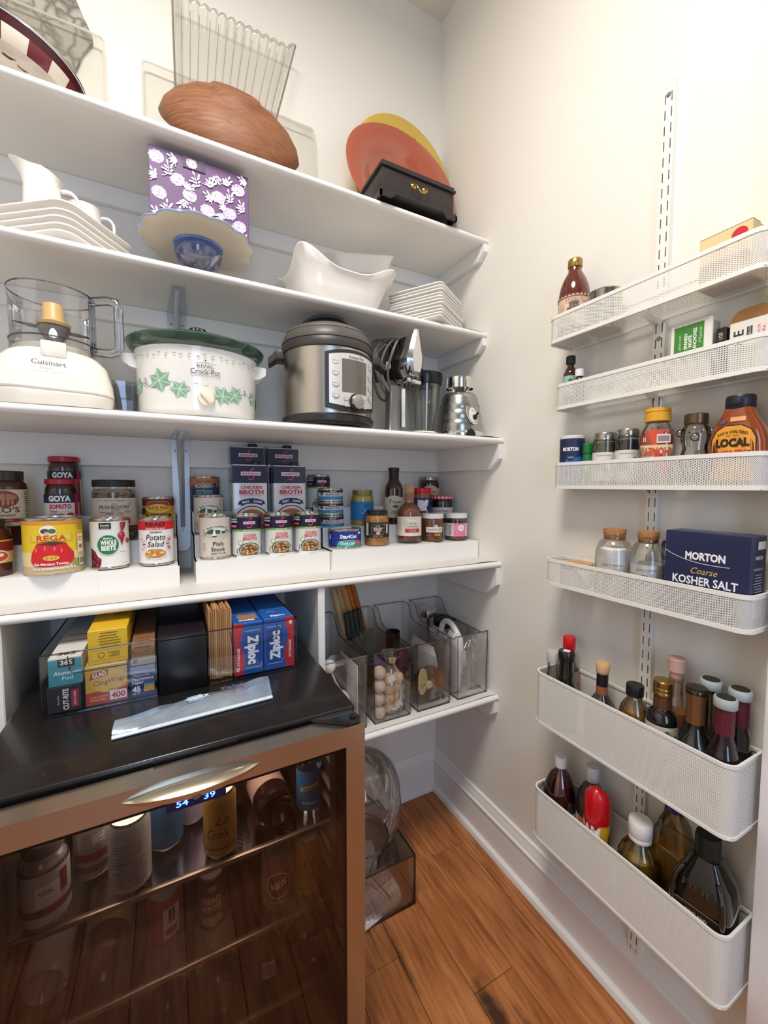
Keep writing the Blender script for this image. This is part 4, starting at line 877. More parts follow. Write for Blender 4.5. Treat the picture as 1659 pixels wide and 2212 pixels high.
# scalloped cake stand
t = thing('cake_stand', 'cream scalloped cake stand with blue rim on a coloured glass foot', 'cake stand', (-.895, -.188, S2+.001))
n = 180; L = []
def scal(k, z, a_): return [((.128*k+a_*.009*abs(sin(6.5*2*pi*j/n)))*cos(2*pi*j/n), (.128*k+a_*.009*abs(sin(6.5*2*pi*j/n)))*sin(2*pi*j/n), z) for j in range(n)]
MB().loft([scal(.15, .094, 0), scal(.8, .096, .3), scal(.97, .099, 1), scal(1, .1015, 1), scal(1.0, .105, 1), scal(.95, .104, .9), scal(.8, .101, .2), scal(.1, .100, 0)]).build('scalloped_plate', t, M('#cfc5b2', .3, coat=.3, var=.03), smooth=50)
MB().tube([(x, y, z+.0012) for x, y, z in scal(1.0, .1035, 1)], .0022, 6, closed=True).build('blue_rim', t, M('#9db4d8', .2, coat=.5))
MB().lathe([(.060, .0935), (.058, .0905), (.0001, .0905)], 40, cap0=False).build('blue_disc', t, M('#5a84cc', .2, coat=.5, var=.25, vscale=40), smooth=50)
gl = GLASS('#d3cbe4', dens=1, rough=.05, gloss=1.4)
MB().lathe([(.056, .088), (.058, .074), (.050, .055), (.030, .040), (.018, .034)], 40, cap0=False, cap1=False).build('glass_flower', t, gl, smooth=60)
for k in range(6): MB().loft([[(x*(.2+.8*sin(pi*min(1, v))), .018+.036*v*v, .03+.052*v) for x in (-.018, -.009, 0, .009, .018)] for v in (.02, .25, .5, .75, 1)], False, False, T=Rz(60*k+15), closed=False).build('petal', t, GLASS('#b7a9cc', dens=1, gloss=1.2), smooth=60)
MB().lathe([(.012, .086), (.010, .06), (.014, .036), (.022, .020), (.048, .006), (.052, 0)], 32).build('glass_stem', t, GLASS('#c4e0d4', dens=1, gloss=1.5), smooth=60)
# purple box
t, b = carton('gift_box', 'purple gift box with white chrysanthemum pattern on the cake stand', 'box', (-.8915, -.188, S2+.1065), 1, .226, .126, .165, M('#6a4a76', .5, var=.06, vscale=20), bev=.001)
P = Print(); rr = random.Random(21); LV = '#d9cddf'
def mum(u, v, w=.034, h=.030):
    P.ell(u, v, w*.94, h*.94, '#cbbad4')
    for i in range(70):
        a = rr.uniform(0, 2*pi); d = sqrt(rr.random()); P.ell(u+w/2*d*cos(a), v+h/2*d*sin(a), .0035, .0022, rr.choice([LV, LV, '#8a6f96', '#efe8f2']), n=6)
def sprig(u, v, s, ang):
    ca, sa = cos(radians(ang)), sin(radians(ang)); f = lambda p: (u+s*(p[0]*ca-p[1]*sa), v+s*(p[0]*sa+p[1]*ca))
    P.line([f(p[:2]) for p in bez((-1, -.9, 0), (-.1, -.9, 0), (.2, -.1, 0), (.1, .9, 0), 8)], .0016, LV)
    for (x, y, a) in ((-.35, -.5, 150), (.2, -.55, 20), (-.25, -.05, 140), (.45, -.1, 30), (-.2, .4, 130), (.5, .35, 40), (.12, 1.1, 90), (-.6, .1, 160), (.7, .7, 50)):
        c0 = f((x, y)); b0 = radians(a+ang); P.poly([(c0[0]+.0052*cos(t_)*cos(b0)-.0024*sin(t_)*sin(b0), c0[1]+.0052*cos(t_)*sin(b0)+.0024*sin(t_)*cos(b0)) for t_ in [i*pi/4 for i in range(8)]], LV)
for u, v in ((-.096, .142), (-.052, .104), (-.092, .062), (-.026, .076), (-.048, .022), (.014, .052), (.040, .092), (.066, .060), (.088, .124), (.090, .034), (.040, .020)): mum(u, v)
for u, v, s, a in ((-.072, .120, .016, 10), (-.078, .030, .016, 0), (-.040, .052, .013, 150), (-.012, .112, .017, 20), (.006, .020, .014, 160), (.018, .084, .012, 60), (.066, .098, .015, 15), (.044, .046, .012, 130), (.094, .082, .014, 20), (.068, .018, .012, 30), (-.104, .098, .012, 20), (.036, .132, .014, 140), (-.060, .146, .011, 60), (-.100, .012, .012, 40), (.020, .118, .013, -30), (-.020, .034, .012, 30), (.100, .148, .011, 60), (.060, .134, .012, -20), (.100, .006, .011, 20), (-.030, .094, .011, -60), (.050, .070, .010, 45)): sprig(u, v, s, a)
P.rect(-.015, .151, .050, .026, '#4c3456').ell(-.012, .160, .018, .018, '#3c2846'); mum(-.020, .150, .026, .022)
P.L = [(([(min(max(p[0], -.1125), .1125), min(max(p[1], .001), .1645)) for p in vs_]), fs_, m_, k_) for vs_, fs_, m_, k_ in P.L]
P.flat(t, Tr(0, -.063, 0), 'floral_print', dk=.000002)
# wavy bowl
def wavy():
    t = thing('wavy_bowl', 'white square bowl with swooping corner points', 'bowl', (-.500, -.150, S2+.001), 3); t.scale = (1.07, 1.0, 1.05)
    n = 80
    def loop(w, z, amp, ins=0):
        o = []
        for j in range(n):
            a = 2*pi*j/n; c, s_ = cos(a), sin(a); q = abs(sin(2*a)); p_ = 3.2
            x = w/2*math.copysign(abs(c)**(2/p_), c); y = w*.40*math.copysign(abs(s_)**(2/p_), s_); k = 1+.16*amp*q**3
            o.append((x*k-ins*x, y*k-ins*y, z+amp*(.042*q**2-.012)))
        return o
    MB().loft([loop(.200, 0, 0), loop(.215, .004, 0), loop(.255, .05, .1), loop(.278, .085, .5), loop(.300, .098, 1), loop(.298, .101, 1), loop(.272, .085, .5), loop(.245, .05, .1), loop(.19, .010, 0)]).build('bowl_body', t, M('#ece7df', .18, coat=.4), smooth=60)
wavy()
t = thing('white_baker', 'white square baking dish tilted inside the wavy bowl', 'dish', (-.442, -.160, S2+.135), rot=(radians(10), radians(-12), radians(3)))
L = [[(x, y, z) for x, y in rrect(.235*k, .16*k, .03, 5)] for z, k in ((0, .8), (.004, .83), (.04, .97), (.046, 1.02), (.046, .98), (.04, .92), (.008, .78))]
MB().loft(L).build('dish_body', t, white, smooth=50)

# ================================================================ APPLIANCE SHELF
ivory = M('#e9e4d8', .3, coat=.2)
smoke = GLASS('#e9e8ec', dens=1, rough=.03, gloss=1.3)
# food processor
t = thing('food_processor', 'ivory food processor with clear work bowl and cream blade hub', 'food processor', (-1.2020, -.212, S3+.001), 9)
def rl(w, d, z, r=.03, cy=0): return [(x, y+cy, z) for x, y in rrect(w, d, r, 6)]
MB().loft([rl(.190, .196, .004, .05), rl(.206, .206, .012, .05), rl(.212, .212, .034, .05), rl(.206, .206, .0385, .05), rl(.214, .214, .042, .05), rl(.208, .206, .066, .05), rl(.190, .188, .104, .05), rl(.178, .178, .114, .06), rl(.168, .168, .124, .07), rl(.160, .160, .129, .076)]).build('motor_base', t, ivory, smooth=40)
MB().rbox(-.022, .022, -.094, -.060, .108, .142, b=.004).build('latch_housing', t, ivory)
MB().lathe([(.070, .127), (.074, .129), (.074, .140), (.070, .144)], 48, cap0=False).build('bowl_seat', t, ivory)
MB().lathe([(.0785, .127), (.0785, .156), (.077, .158), (.0785, .266)], 56, cap0=False, cap1=False).build('work_bowl', t, smoke, smooth=40)
MB().tube([(.0788*cos(a), .0788*sin(a), .1570) for a in [2*pi*i/56 for i in range(56)]], .0016, 6, closed=True).build('bowl_seam', t, M('#4c4450', .2, alpha=.75))
MB().tube([(.0785*cos(a), .0785*sin(a), .2665) for a in [2*pi*i/56 for i in range(56)]], .0014, 6, closed=True).build('bowl_lip', t, GLASS('#c9c9d2', dens=2, gloss=2))
mb = MB()
pts = [(.078, 0, .258), (.112, 0, .262), (.132, 0, .258), (.136, 0, .246), (.136, 0, .158), (.130, 0, .148), (.115, 0, .144), (.078, 0, .146)]
mb.tube(pts, [.010]*8, 12); mb.build('bowl_handle', t, GLASS('#d4d6de', dens=1, gloss=1.6), smooth=50).rotation_euler = (0, 0, radians(-28))
MB().box(.079, .082, -.012, .012, .14, .258).build('handle_rib', t, GLASS('#c6c8d2', dens=1, gloss=1.6)).rotation_euler = (0, 0, radians(-28))
hub = MB().lathe([(.010, .15), (.012, .196), (.030, .198), (.032, .204), (.022, .209), (.020, .212), (.019, .244), (.0175, .246), (.0001, .246)], 32).build('blade_hub', t, M('#d9b274', .4))
MB().lathe([(.012, .160), (.026, .180), (.031, .194), (.012, .197)], 24).build('hub_skirt', t, M('#8d8a88', .25, metal=.7))
for s_ in (-1, 1):
    pts = [(s_*.012, 0), (s_*.040, -.015*s_), (s_*.072, -.004*s_), (s_*.070, .0), (s_*.040, .010*s_), (s_*.012, .010*s_)]
    MB().loft([[(x, y, .190+.010*s_*(-abs(x)*8)) for x, y in pts], [(x, y, .1915+.010*s_*(-abs(x)*8)) for x, y in pts]]).build('blade', t, M('#55565a', .25, metal=.9))
P = Print().text('Cuisinart', -.005, .0700, .0095, '#5a5854', w=.052, bold=.03).text('Prep 7', -.008, .0590, .0042, '#77746e', w=.018).text('FOOD PROCESSOR', -.006, .0525, .0022, '#8a8780', w=.048)
P.flat(t, Tr(-.0, -.1035, 0), 'brand_print', fn=lambda u, v, k: (u, -.1042-k+max(0, v-.060)*.30, v))
P = Print().line([(-.058*cos(a), .0845+.006*sin(a)) for a in [i*2*pi/30 for i in range(31)]], .0005, '#8a8780').text('OFF', -.030, .0845, .0030, '#77746e', w=.012).text('PULSE', .0, .0835, .0034, '#77746e', w=.022).text('ON', .030, .0845, .0030, '#77746e', w=.010)
P.flat(t, None, 'control_print', fn=lambda u, v, k: (u, -.1042+.0002-k+(v-.060)*.335, v))
o = MB().rbox(-.020, .020, -.010, .010, 0, .012, b=.003).tube([(-.02, 0, .006), (-.04, .02, .005), (-.06, .08, .005), (-.05, .14, .006)], .003, 6).build('cord_plug', t, ivory, loc=(.112, -.075, 0), rot=(0, 0, radians(10)))
# smoked cup behind
t = thing('smoked_cup', 'smoky grey plastic pusher cup between the food processor and slow cooker', 'cup', (-1.078, -.082, S3+.001), 3)
MB().loft([rl(.050, .044, 0, .01), rl(.062, .052, .09, .012), rl(.070, .056, .115, .012), rl(.067, .053, .115, .012), rl(.058, .048, .09, .012), rl(.046, .040, .003, .01)]).build('cup_wall', t, GLASS('#8c8c98', dens=1, gloss=1.2), smooth=40)
Print().text('Cuisinart', 0, .070, .005, '#4c4c54', w=.030).flat(t, Tr(0, -.0272, 0), 'cup_print')
# slow cooker
t = thing('slow_cooker', 'oval white slow cooker with green ivy pattern and dark green rim', 'slow cooker', (-.9035, -.206, S3+.001), -4); t.scale = (1, 1, 1.44)
sc = M('#ebe9e3', .22, coat=.5)
def ov(a, b, z, n=64): return [(a*cos(2*pi*i/n), b*sin(2*pi*i/n), z) for i in range(n)]
MB().loft([ov(.126, .100, .006), ov(.134, .108, .0095), ov(.1375, .1115, .016), ov(.1445, .1185, .112), ov(.1455, .1195, .117), ov(.142, .116, .119)]).build('heating_base', t, sc, smooth=40)
MB().loft([ov(.120, .094, 0), ov(.128, .102, .006)]).build('foot_ring', t, M('#7c8a84', .4))
MB().loft([ov(.136, .110, .116), ov(.150, .124, .118), ov(.160, .134, .125), ov(.1645, .1385, .133), ov(.162, .136, .136), ov(.156, .130, .134), ov(.145, .119, .131)]).build('stoneware_rim', t, M('#2f4d40', .15, coat=.8, var=.2, vscale=30), smooth=50)
MB().loft([ov(.156, .130, .1345), ov(.152, .126, .138), ov(.11, .09, .148), ov(.05, .045, .155), ov(.015, .015, .156)]).build('glass_lid', t, GLASS('#c4cfca', dens=2, gloss=1.8), smooth=60)
MB().lathe([(.012, .155), (.011, .160), (.020, .165), (.021, .169), (.016, .171), (.0001, .171)], 28).build('lid_knob', t, GLASS('#5c6d66', dens=2, gloss=2))
for s_ in (-1, 1):
    MB().loft([[(s_*x, y, z) for x, y, z in L_] for L_ in ([(.136, -.030, .086), (.136, .030, .086), (.136, .030, .110), (.136, -.030, .110)], [(.150, -.030, .088), (.150, .030, .088), (.150, .030, .110), (.150, -.030, .110)], [(.166, -.026, .096), (.166, .026, .096), (.166, .026, .110), (.166, -.026, .110)], [(.169, -.022, .100), (.169, .022, .100), (.169, .022, .108), (.169, -.022, .108)])]).build('side_handle', t, sc, smooth=40)
def ovwrap(u, v, k):
    """arc-length-like wrap on the tapering oval wall"""
    tz = (v-.016)/.096; a = .1375+.007*tz+k+.0006; b = .1115+.007*tz+k+.0006; th = u*1.33/.124
    return (a*sin(th), -b*cos(th), v)
P = Print()
def ivy(u, v, s, ang, col='#7da58a'):
    pts = [(0, -.95), (.35, -.55), (.85, -.55), (.70, -.05), (1.0, .40), (.45, .45), (.15, 1.0), (-.20, .50), (-.75, .65), (-.65, .1), (-1.0, -.30), (-.45, -.45)]
    ca, sa = cos(radians(ang)), sin(radians(ang)); f = lambda p: (u+s*(p[0]*ca-p[1]*sa), v+s*(p[0]*sa+p[1]*ca))
    c = f((0, 0)); k0 = P.k
    for i in range(12): P.poly([c, f(pts[i]), f(pts[(i+1) % 12])], col if i % 3 else '#92b79c')
    for p in ((0, -.9), (.8, -.5), (.9, .38), (.12, .9), (-.7, .6), (-.9, -.28)): P.line([c, f(p)], .0011, '#cfe0cc')
P.line([(-.135, .050), (-.10, .060), (-.07, .048), (-.04, .058), (-.012, .050)], .0008, '#8a8a9a').line([(-.105, .058), (-.085, .050), (-.062, .060)], .0008, '#9a8a9a').line([(.06, .046), (.085, .052), (.105, .040), (.125, .048)], .0008, '#8a8a9a')
ivy(-.128, .046, .012, 30); ivy(-.112, .054, .015, -10); ivy(-.060, .060, .020, 15); ivy(-.028, .046, .015, -20); ivy(.036, .041, .016, 170); ivy(.058, .045, .016, 30); ivy(.104, .046, .013, 100); ivy(.150, .044, .014, 20)
for u, v in ((-.088, .064), (.078, .056)): 
    for i in range(4): P.ell(u+(i % 2)*.0022, v-i*.0026, .0024, .0032, '#6a5a9c', n=8)
for i in range(9):
    u = -.132+i*.033; P.ell(u, .100+.003*(i % 2), .0055, .0020, '#9aa4a0', n=10).ell(u+.009, .104-.003*(i % 2), .0055, .0020, '#9aa4a0', n=10)
    for a, b in ((0, 0), (.003, .002), (.0015, -.003)): P.ell(u+.019+a, .101+b, .0020, .0020, '#7c8894', n=8)
P.ell(.010, .0945, .0028, .0028, '#5c5c58', n=10).line([(-.004, .089), (.010, .0915), (.024, .089)], .0006, '#5c5c58').text('RIVAL', .010, .0852, .0055, '#5c5c58', w=.024).text('Crock-Pot', .010, .0765, .0085, '#52524e', w=.043, bold=.005).text('STONEWARE SLOW COOKER', .010, .0700, .0016, '#8a8a84', w=.040)
P.text('OFF', -.004, .0565, .0022, '#5c5c58', w=.006).text('LOW', .011, .0545, .0022, '#5c5c58', w=.006).text('HIGH', .026, .0535, .0022, '#5c5c58', w=.007)
P.flat(t, None, 'ivy_print', dk=.000012, fn=ovwrap)
x_, y_, z_ = ovwrap(.0105, .034, .0)
KT = Tr(x_, y_, z_) @ Matrix.Diagonal((1, 1, 1/1.44, 1)) @ Rx(90)
MB().lathe([(.0195, 0), (.0195, .003), (.0170, .011), (.0001, .012)], 28, KT).rbox(-.004, .004, -.016, .016, .009, .017, b=.001, T=KT @ Rz(40)).build('control_knob', t, M('#e6dcc6', .35))
# pressure cooker
t = thing('pressure_cooker', 'stainless electric pressure cooker with dark lid and white control panel', 'pressure cooker', (-.5535, -.224, S3+.001), 12); t.scale = (1, 1, 1.09)
brushed = M('#b9b2a8', .30, metal=1, var=.05, vscale=3); dk = M('#3b3836', .42, bump=.04); dk2 = M('#57534f', .40)
R = .128
MB().lathe([(.105, 0), (.110, .006), (.122, .008), (.124, .012)], 56).build('foot', t, M('#201d1e', .35))
MB().lathe([(.124, .012), (.1335, .018), (.1340, .030), (.130, .034), (.1285, .034)], 56).build('base_ring', t, M('#2a2728', .35))
MB().lathe([(R, .032), (R, .198)], 64, cap0=False, cap1=False).build('steel_shell', t, brushed)
MB().lathe([(R+.001, .196), (R+.004, .198), (R+.0055, .206), (R+.003, .218), (R+.001, .221)], 64, cap0=False).build('top_collar', t, dk)
lidp_ = MB().lathe([(R+.004, .220), (R+.0045, .224), (R-.002, .240), (.117, .250), (.112, .253), (.100, .262), (.085, .268), (.05, .272), (.0001, .273)], 64).build('lid', t, dk2, smooth=30)
MB().lathe([(.122, .246), (.1175, .252), (.113, .254)], 64, cap0=False, cap1=False).build('lid_trim', t, M('#7e7a76', .35, metal=.5))
pts = [(-.082*cos(a), 0, 258e-3+.050*sin(a)) for a in [pi*i/14 for i in range(15)]]
MB().loft([[(x, -.022, z) for x, _, z in pts]+[(x, -.022, z-.008) for x, _, z in pts[::-1]], [(x*.98, .022, z) for x, _, z in pts]+[(x*.98, .022, z-.008) for x, _, z in pts[::-1]]]).build('lid_handle', t, M('#2e2b2a', .38), rot=(0, 0, radians(-30)))
for a in (-118, 62):
    MB().rbox(R-.004, R+.022, -.030, .030, .182, .206, b=.004).loft([[(R+.018, -.028, .184), (R+.018, .028, .184), (R+.018, .028, .204), (R+.018, -.028, .204)], [(R+.042, -.022, .168), (R+.042, .022, .168), (R+.042, .022, .184), (R+.042, -.022, .184)]]).build('side_handle', t, dk, rot=(0, 0, radians(a-90)))
def bow(u, v, k): th = u/R; return ((R+k)*sin(th), -(R+k)*cos(th), v)
def panel(w, z0, z1, k0, k1, bulge):
    n = 28; F = []; B = []
    top = [(-w/2+w*i/n, z1+bulge*(1-(2*i/n-1)**2)) for i in range(n+1)]; bot = [(-w/2+w*i/n, z0-bulge*(1-(2*i/n-1)**2)) for i in range(n+1)]
    mb = MB(); ring = top+bot[::-1]
    mb.loft([[bow(u, v, k0) for u, v in ring], [bow(u, v, k1) for u, v in ring]], False, False)
    mb.add([bow(u, v, k1) for u, v in top]+[bow(u, v, k1) for u, v in bot], [(i, i+1, n+2+i, n+1+i) for i in range(n)]); return mb
panel(.158, .048, .178, -.001, .010, .010).build('panel_frame', t, M('#2b2827', .4))
panel(.138, .056, .172, .009, .0115, .007).build('panel_face', t, M('#d6d3cf', .35, metal=.2))
P = Print().rect(0, .124, .074, .080, '#6b655e', rough=.12)
P.text('Instant Pot', .004, .1705, .0075, '#3c3a38', w=.044, shear=.1)
for i in range(4): 
    for s_ in (-1, 1): P.ell(s_*.053, .158-i*.027, .0165, .0165, '#b9b5b0').ell(s_*.053, .158-i*.027, .0155, .0155, '#d2cfca').text(['Pressure', 'Slow', 'Steam', 'Saute'][i] if s_ < 0 else ['Rice', 'Yogurt', 'Warm', 'Cake'][i], s_*.053, .158-i*.027, .0026, '#4c4a48', w=.013)
for s_ in (-1, 1):
    for j in (0, 1): P.ell(s_*.028, .070-j*.016, .0125, .0125, '#bab6b1').ell(s_*.028, .070-j*.016, .0115, .0115, '#d2cfca').text([['Delay', 'Cancel'], ['Keep', 'Start']][s_ > 0][j], s_*.028, .070-j*.016, .0024, '#4c4a48', w=.009)
P.flat(t, None, 'panel_print', fn=lambda u, v, k: bow(u, v, k+.0118))
x_, y_, z_ = bow(0, .062, .0115)
MB().lathe([(.0205, 0), (.0205, .004), (.0185, .005)], 32, Tr(x_, y_, z_) @ Rx(90)).build('dial_ring', t, M('#201e1e', .3))
MB().lathe([(.0175, .003), (.0175, .014), (.0165, .015), (.0001, .0155)], 32, Tr(x_, y_, z_) @ Rx(90)).build('dial', t, M('#d5d2cd', .22, metal=1))
# stand mixer
chrome = M('#e2e2e4', .12, metal=1); blkg = M('#17161a', .12, coat=.6)
t = thing('stand_mixer', 'vintage black and chrome stand mixer with its cord wound round the head', 'mixer', (-.322, -.205, S3+.001), -8)
MB().loft([[(x, y, z) for x, y in ((-.026*k, -.060*k2), (.026*k, -.060*k2), (.026*k, .045), (-.026*k, .045))] for z, k, k2 in ((0, 1.15, 1), (.006, 1.05, .9), (.012, .9, .5))]).build('base_plate', t, M('#4c4a48', .3, metal=.7))
MB().loft([[(x+dx, y+dy, z) for x, y in rrect(w, d, .006, 3)] for z, w, d, dx, dy in ((.008, .046, .060, -.004, 0), (.03, .036, .048, -.004, .004), (.10, .034, .044, -.002, .006), (.160, .046, .060, .002, .0))]).build('column', t, M('#8a8784', .3, metal=.6))
MB().prism([(.0165, .030), (.028, .030), (.028, .155), (.0165, .155)], 'y', -.034, -.018).build('column_trim', t, chrome)
hd = Tr(.035, -.055, .238) @ Rz(20) @ Rx(0)
def dia(w, h, y, z0=0): return [(0+w*a, y, z0+h*b) for a, b in ((-.14, 1), (.14, 1), (.62, .35), (1, -.08), (.92, -.50), (.60, -.78), (-.60, -.78), (-.92, -.50), (-1, -.08), (-.62, .35))]
MB().loft([dia(.044, .066, .0), dia(.050, .074, .015), dia(.054, .074, .06), dia(.052, .070, .12), dia(.040, .055, .155), dia(.02, .03, .165)], T=hd).build('motor_head', t, blkg, smooth=25)
MB().loft([dia(.020, .072, -.034, .012), dia(.036, .080, -.024, .008), dia(.0445, .082, -.004, .002), dia(.0455, .080, .006, .0)], T=hd).build('chrome_nose', t, chrome, smooth=25)
mb = MB()
for s_ in (-1, 1):
    for k in range(3): mb.box(s_*.020-.009+k*.0075, s_*.020-.0055+k*.0075, -.030, -.012, -.050, -.030)
mb.build('vent_slots', t, M('#0e0d0e', .6)).matrix_local = hd
MB().rbox(-.030, -.014, -.020, .03, -.075, -.062, b=.002).rbox(-.012, .028, -.024, -.006, -.078, -.066, b=.003).build('beater_latch', t, chrome).matrix_local = hd
MB().rbox(-.0565, -.0535, .030, .052, -.030, -.006, b=.001).build('name_badge', t, M('#b9b6ae', .3)).matrix_local = hd
mb = MB(); rr = random.Random(2)
for k in range(5):
    r_ = .088+.006*k; y0 = .052+.013*k
    mb.tube([((.058+.007*k)*cos(a)-.004*k, y0+.016*sin(2*a+k)+.02*cos(a), -.012+(.082+.004*k)*sin(a)) for a in [2*pi*i/36 for i in range(36)]], .0042, 8, closed=True)
mb.tube([(.03, .06, -.085), (.05, .03, -.07), (.045, .0, -.05), (.052, .03, -.1), (.075, .05, -.13), (.082, .055, -.18), (.085, .06, -.225)], .0036, 8)
mb.build('wound_cord', t, M('#6f6a62', .5)).matrix_local = hd
MB().loft([[(x, y, z) for x, y in circ(r_, 8, a0=pi/8)] for z, r_ in ((0, .062), (.004, .066), (.016, .058), (.018, .04))]).build('turntable', t, M('#dfdbd2', .35), loc=(.087, -.022, 0))
# blender jar
t = thing('blender_jar', 'clear glass blender jar with black lid behind the blender base', 'blender jar', (-.128, -.098, S3+.001), -33); t.scale = (1, 1, 1.06)
MB().loft([[(r_*x, r_*y, z) for x, y in circ(1, 40)] for r_, z in ((.036, .0), (.038, .02), (.046, .10), (.056, .205), (.058, .215), (.055, .215), (.043, .10), (.034, .02), (.03, .006))]).build('glass_jar', t, GLASS('#dfe4de', dens=1, gloss=1.2), smooth=50)
for k in range(4): MB().tube([(.037*cos(a)*.99, .037*sin(a), .02) if 0 else ((.037+.0185*i/8)*cos(a), (.037+.0185*i/8)*sin(a), .02+.19*i/8) for i in range(9) for a in (radians(-150+k*40),)], .0016, 5).build('jar_rib', t, GLASS('#d0d4d0', dens=1, gloss=1.6))
MB().lathe([(.050, .196), (.060, .200), (.063, .222), (.062, .236), (.05, .240), (.046, .234), (.0001, .234)], 40).build('jar_lid', t, M('#141416', .3, coat=.3))
# blender base
t = thing('silver_blender', 'silver beehive blender motor base with oval badge in the corner', 'blender', (-.1060, -.274, S3+.001), -20); t.scale = (1, 1, 1.4)
prof = [(.078, .012), (.0775, .022), (.0785, .030), (.074, .036), (.0725, .046), (.0735, .052), (.068, .060), (.0665, .068), (.067, .075), (.061, .084), (.0605, .090), (.056, .098), (.050, .104), (.0001, .105)]
MB().lathe(prof, 56).build('motor_housing', t, M('#a7aaa8', .24, metal=1, var=.08, vscale=6), smooth=60)
MB().lathe([(.082, 0), (.083, .008), (.079, .013)], 56).build('foot_ring', t, chrome)
MB().prism(arc(.012, .0005, .016, 0, 180, 10), 'y', -.0836, -.06).build('foot_opening', t, M('#191512', .6))
for k in range(4): MB().lathe([(.006, .103), (.004, .120)], 10, Tr(.031*cos(pi/2*k+.6), .031*sin(pi/2*k+.6), 0)).build('jar_post', t, chrome)
MB().lathe([(.044, .117), (.0445, .119), (.0430, .142), (.0405, .142), (.041, .120)], 40, cap0=False, cap1=False).build('jar_collar', t, chrome)
MB().lathe([(.016, .104), (.014, .125), (.0001, .126)], 20).build('drive_coupling', t, M('#8a7a60', .3, metal=.8))
MB().loft([[(-.046, -.002, .12), (-.042, -.002, .12), (-.042, .004, .12), (-.046, .004, .12)], [(-.047, -.001, .152), (-.0445, -.001, .152), (-.0445, .003, .152), (-.047, .003, .152)]]).build('collar_tab', t, chrome)
B = Tr(0, 0, 0)
def bw(u, v, k):
    r_ = .0790-(v-.03)*.40+k; th = (u+.022)/.07; return (r_*sin(th), -r_*cos(th), v)
P = Print().ell(0, .058, .044, .062, '#e4e2dc').ell(0, .058, .041, .058, '#8a857c').ell(0, .049, .030, .036, '#ddd9d0').text('Oster', 0, .076, .0055, '#f0ede6', w=.022, bold=.02, shear=.2).text('Classic', 0, .060, .003, '#6c675e', w=.010)
P.flat(t, None, 'oval_badge', fn=lambda u, v, k: bw(u, v, k+.0025), dk=.0004)
MB().tube([bw(.004, .046, .006), bw(.014, .054, .012)], .0030, 8).lathe([(.006, 0), (.005, .010)], 14, Tr(*bw(.002, .044, .002)) @ Rz(18) @ Rx(100)).build('toggle_switch', t, M('#2a2826', .3, metal=.6))

# ================================================================ BEVERAGE COOLER
ZF = .833; FX0, FX1 = -1.262, -.661
blackm = M('#191616', .26, coat=.15, var=.15, vscale=3); ss = M('#bcb5aa', .26, metal=1, var=.04, vscale=5, bump=.02, bscale=400)
t = thing('beverage_cooler', 'stainless framed glass-door beverage cooler full of cans and bottles', 'cooler', (FX0, -.660, 0))
W_ = FX1-FX0; dpt = .60; inner = M('#2c2424', .5, var=.1)
mb = MB(); mb.box(0, W_, .0, dpt, ZF-.045, ZF-.012).box(0, .030, .0, dpt, .02, ZF-.045).box(W_-.030, W_, .0, dpt, .02, ZF-.045).box(.03, W_-.03, dpt-.03, dpt, .02, ZF-.045).box(.03, W_-.03, 0, dpt, .02, .06)
mb.build('cabinet', t, inner, smooth=0)
MB().rbox(-.001, W_+.001, -.003, dpt, ZF-.014, ZF, b=.004, seg=3).build('top_panel', t, blackm)
# interior glass shelves with bright front trims and side runners
for zs in (.560, .385, .210):
    MB().box(.034, W_-.034, .060, dpt-.04, zs-.005, zs).build('glass_shelf', t, GLASS('#cfc6c0', gloss=1.2))
    MB().rbox(.032, W_-.032, .050, .060, zs-.009, zs+.001, b=.002).build('shelf_trim', t, M('#a79684', .3, metal=.8))
for zs in (.74, .70, .64, .60, .50, .46, .30): MB().rbox(W_-.040, W_-.030, .03, .42, zs-.004, zs+.004, b=.002).build('side_runner', t, M('#6a6260', .4))
# door
dz0, dz1, dy0, dy1, fw = .055, .8225, -.052, -.010, .0385
def mitre(a0, a1, b0, b1, vert):
    """stainless rail with mitred ends"""
    L = []
    for y in (dy0, dy1): L.append([(a0[0], y, a0[1]), (a1[0], y, a1[1]), (b1[0], y, b1[1]), (b0[0], y, b0[1])])
    return MB().loft(L)
X0_, X1_ = .0, W_
mitre((X0_, dz1), (X1_, dz1), (X0_+fw, dz1-fw), (X1_-fw, dz1-fw), 0).build('door_top_rail', t, ss)
mitre((X0_, dz0), (X1_, dz0), (X0_+fw, dz0+fw), (X1_-fw, dz0+fw), 0).build('door_bottom_rail', t, ss)
mitre((X0_, dz0), (X0_, dz1), (X0_+fw, dz0+fw), (X0_+fw, dz1-fw), 1).build('door_left_stile', t, ss)
mitre((X1_, dz0), (X1_, dz1), (X1_-fw, dz0+fw), (X1_-fw, dz1-fw), 1).build('door_right_stile', t, ss)
MB().box(X0_+fw-.002, X1_-fw+.002, dy0+.006, dy0+.010, dz0+fw-.002, dz1-fw+.002).build('door_glass', t, GLASS('#c4b4a8', dens=2, rough=.03, gloss=.32))
mb = MB()
for x0, x1, z0, z1 in ((X0_+fw-.001, X0_+fw+.018, dz0+fw, dz1-fw), (X1_-fw-.018, X1_-fw+.001, dz0+fw, dz1-fw), (X0_+fw, X1_-fw, dz1-fw-.012, dz1-fw+.001)): mb.box(x0, x1, dy0+.011, dy1, z0, z1)
mb.build('door_gasket', t, M('#0e0b0b', .5))
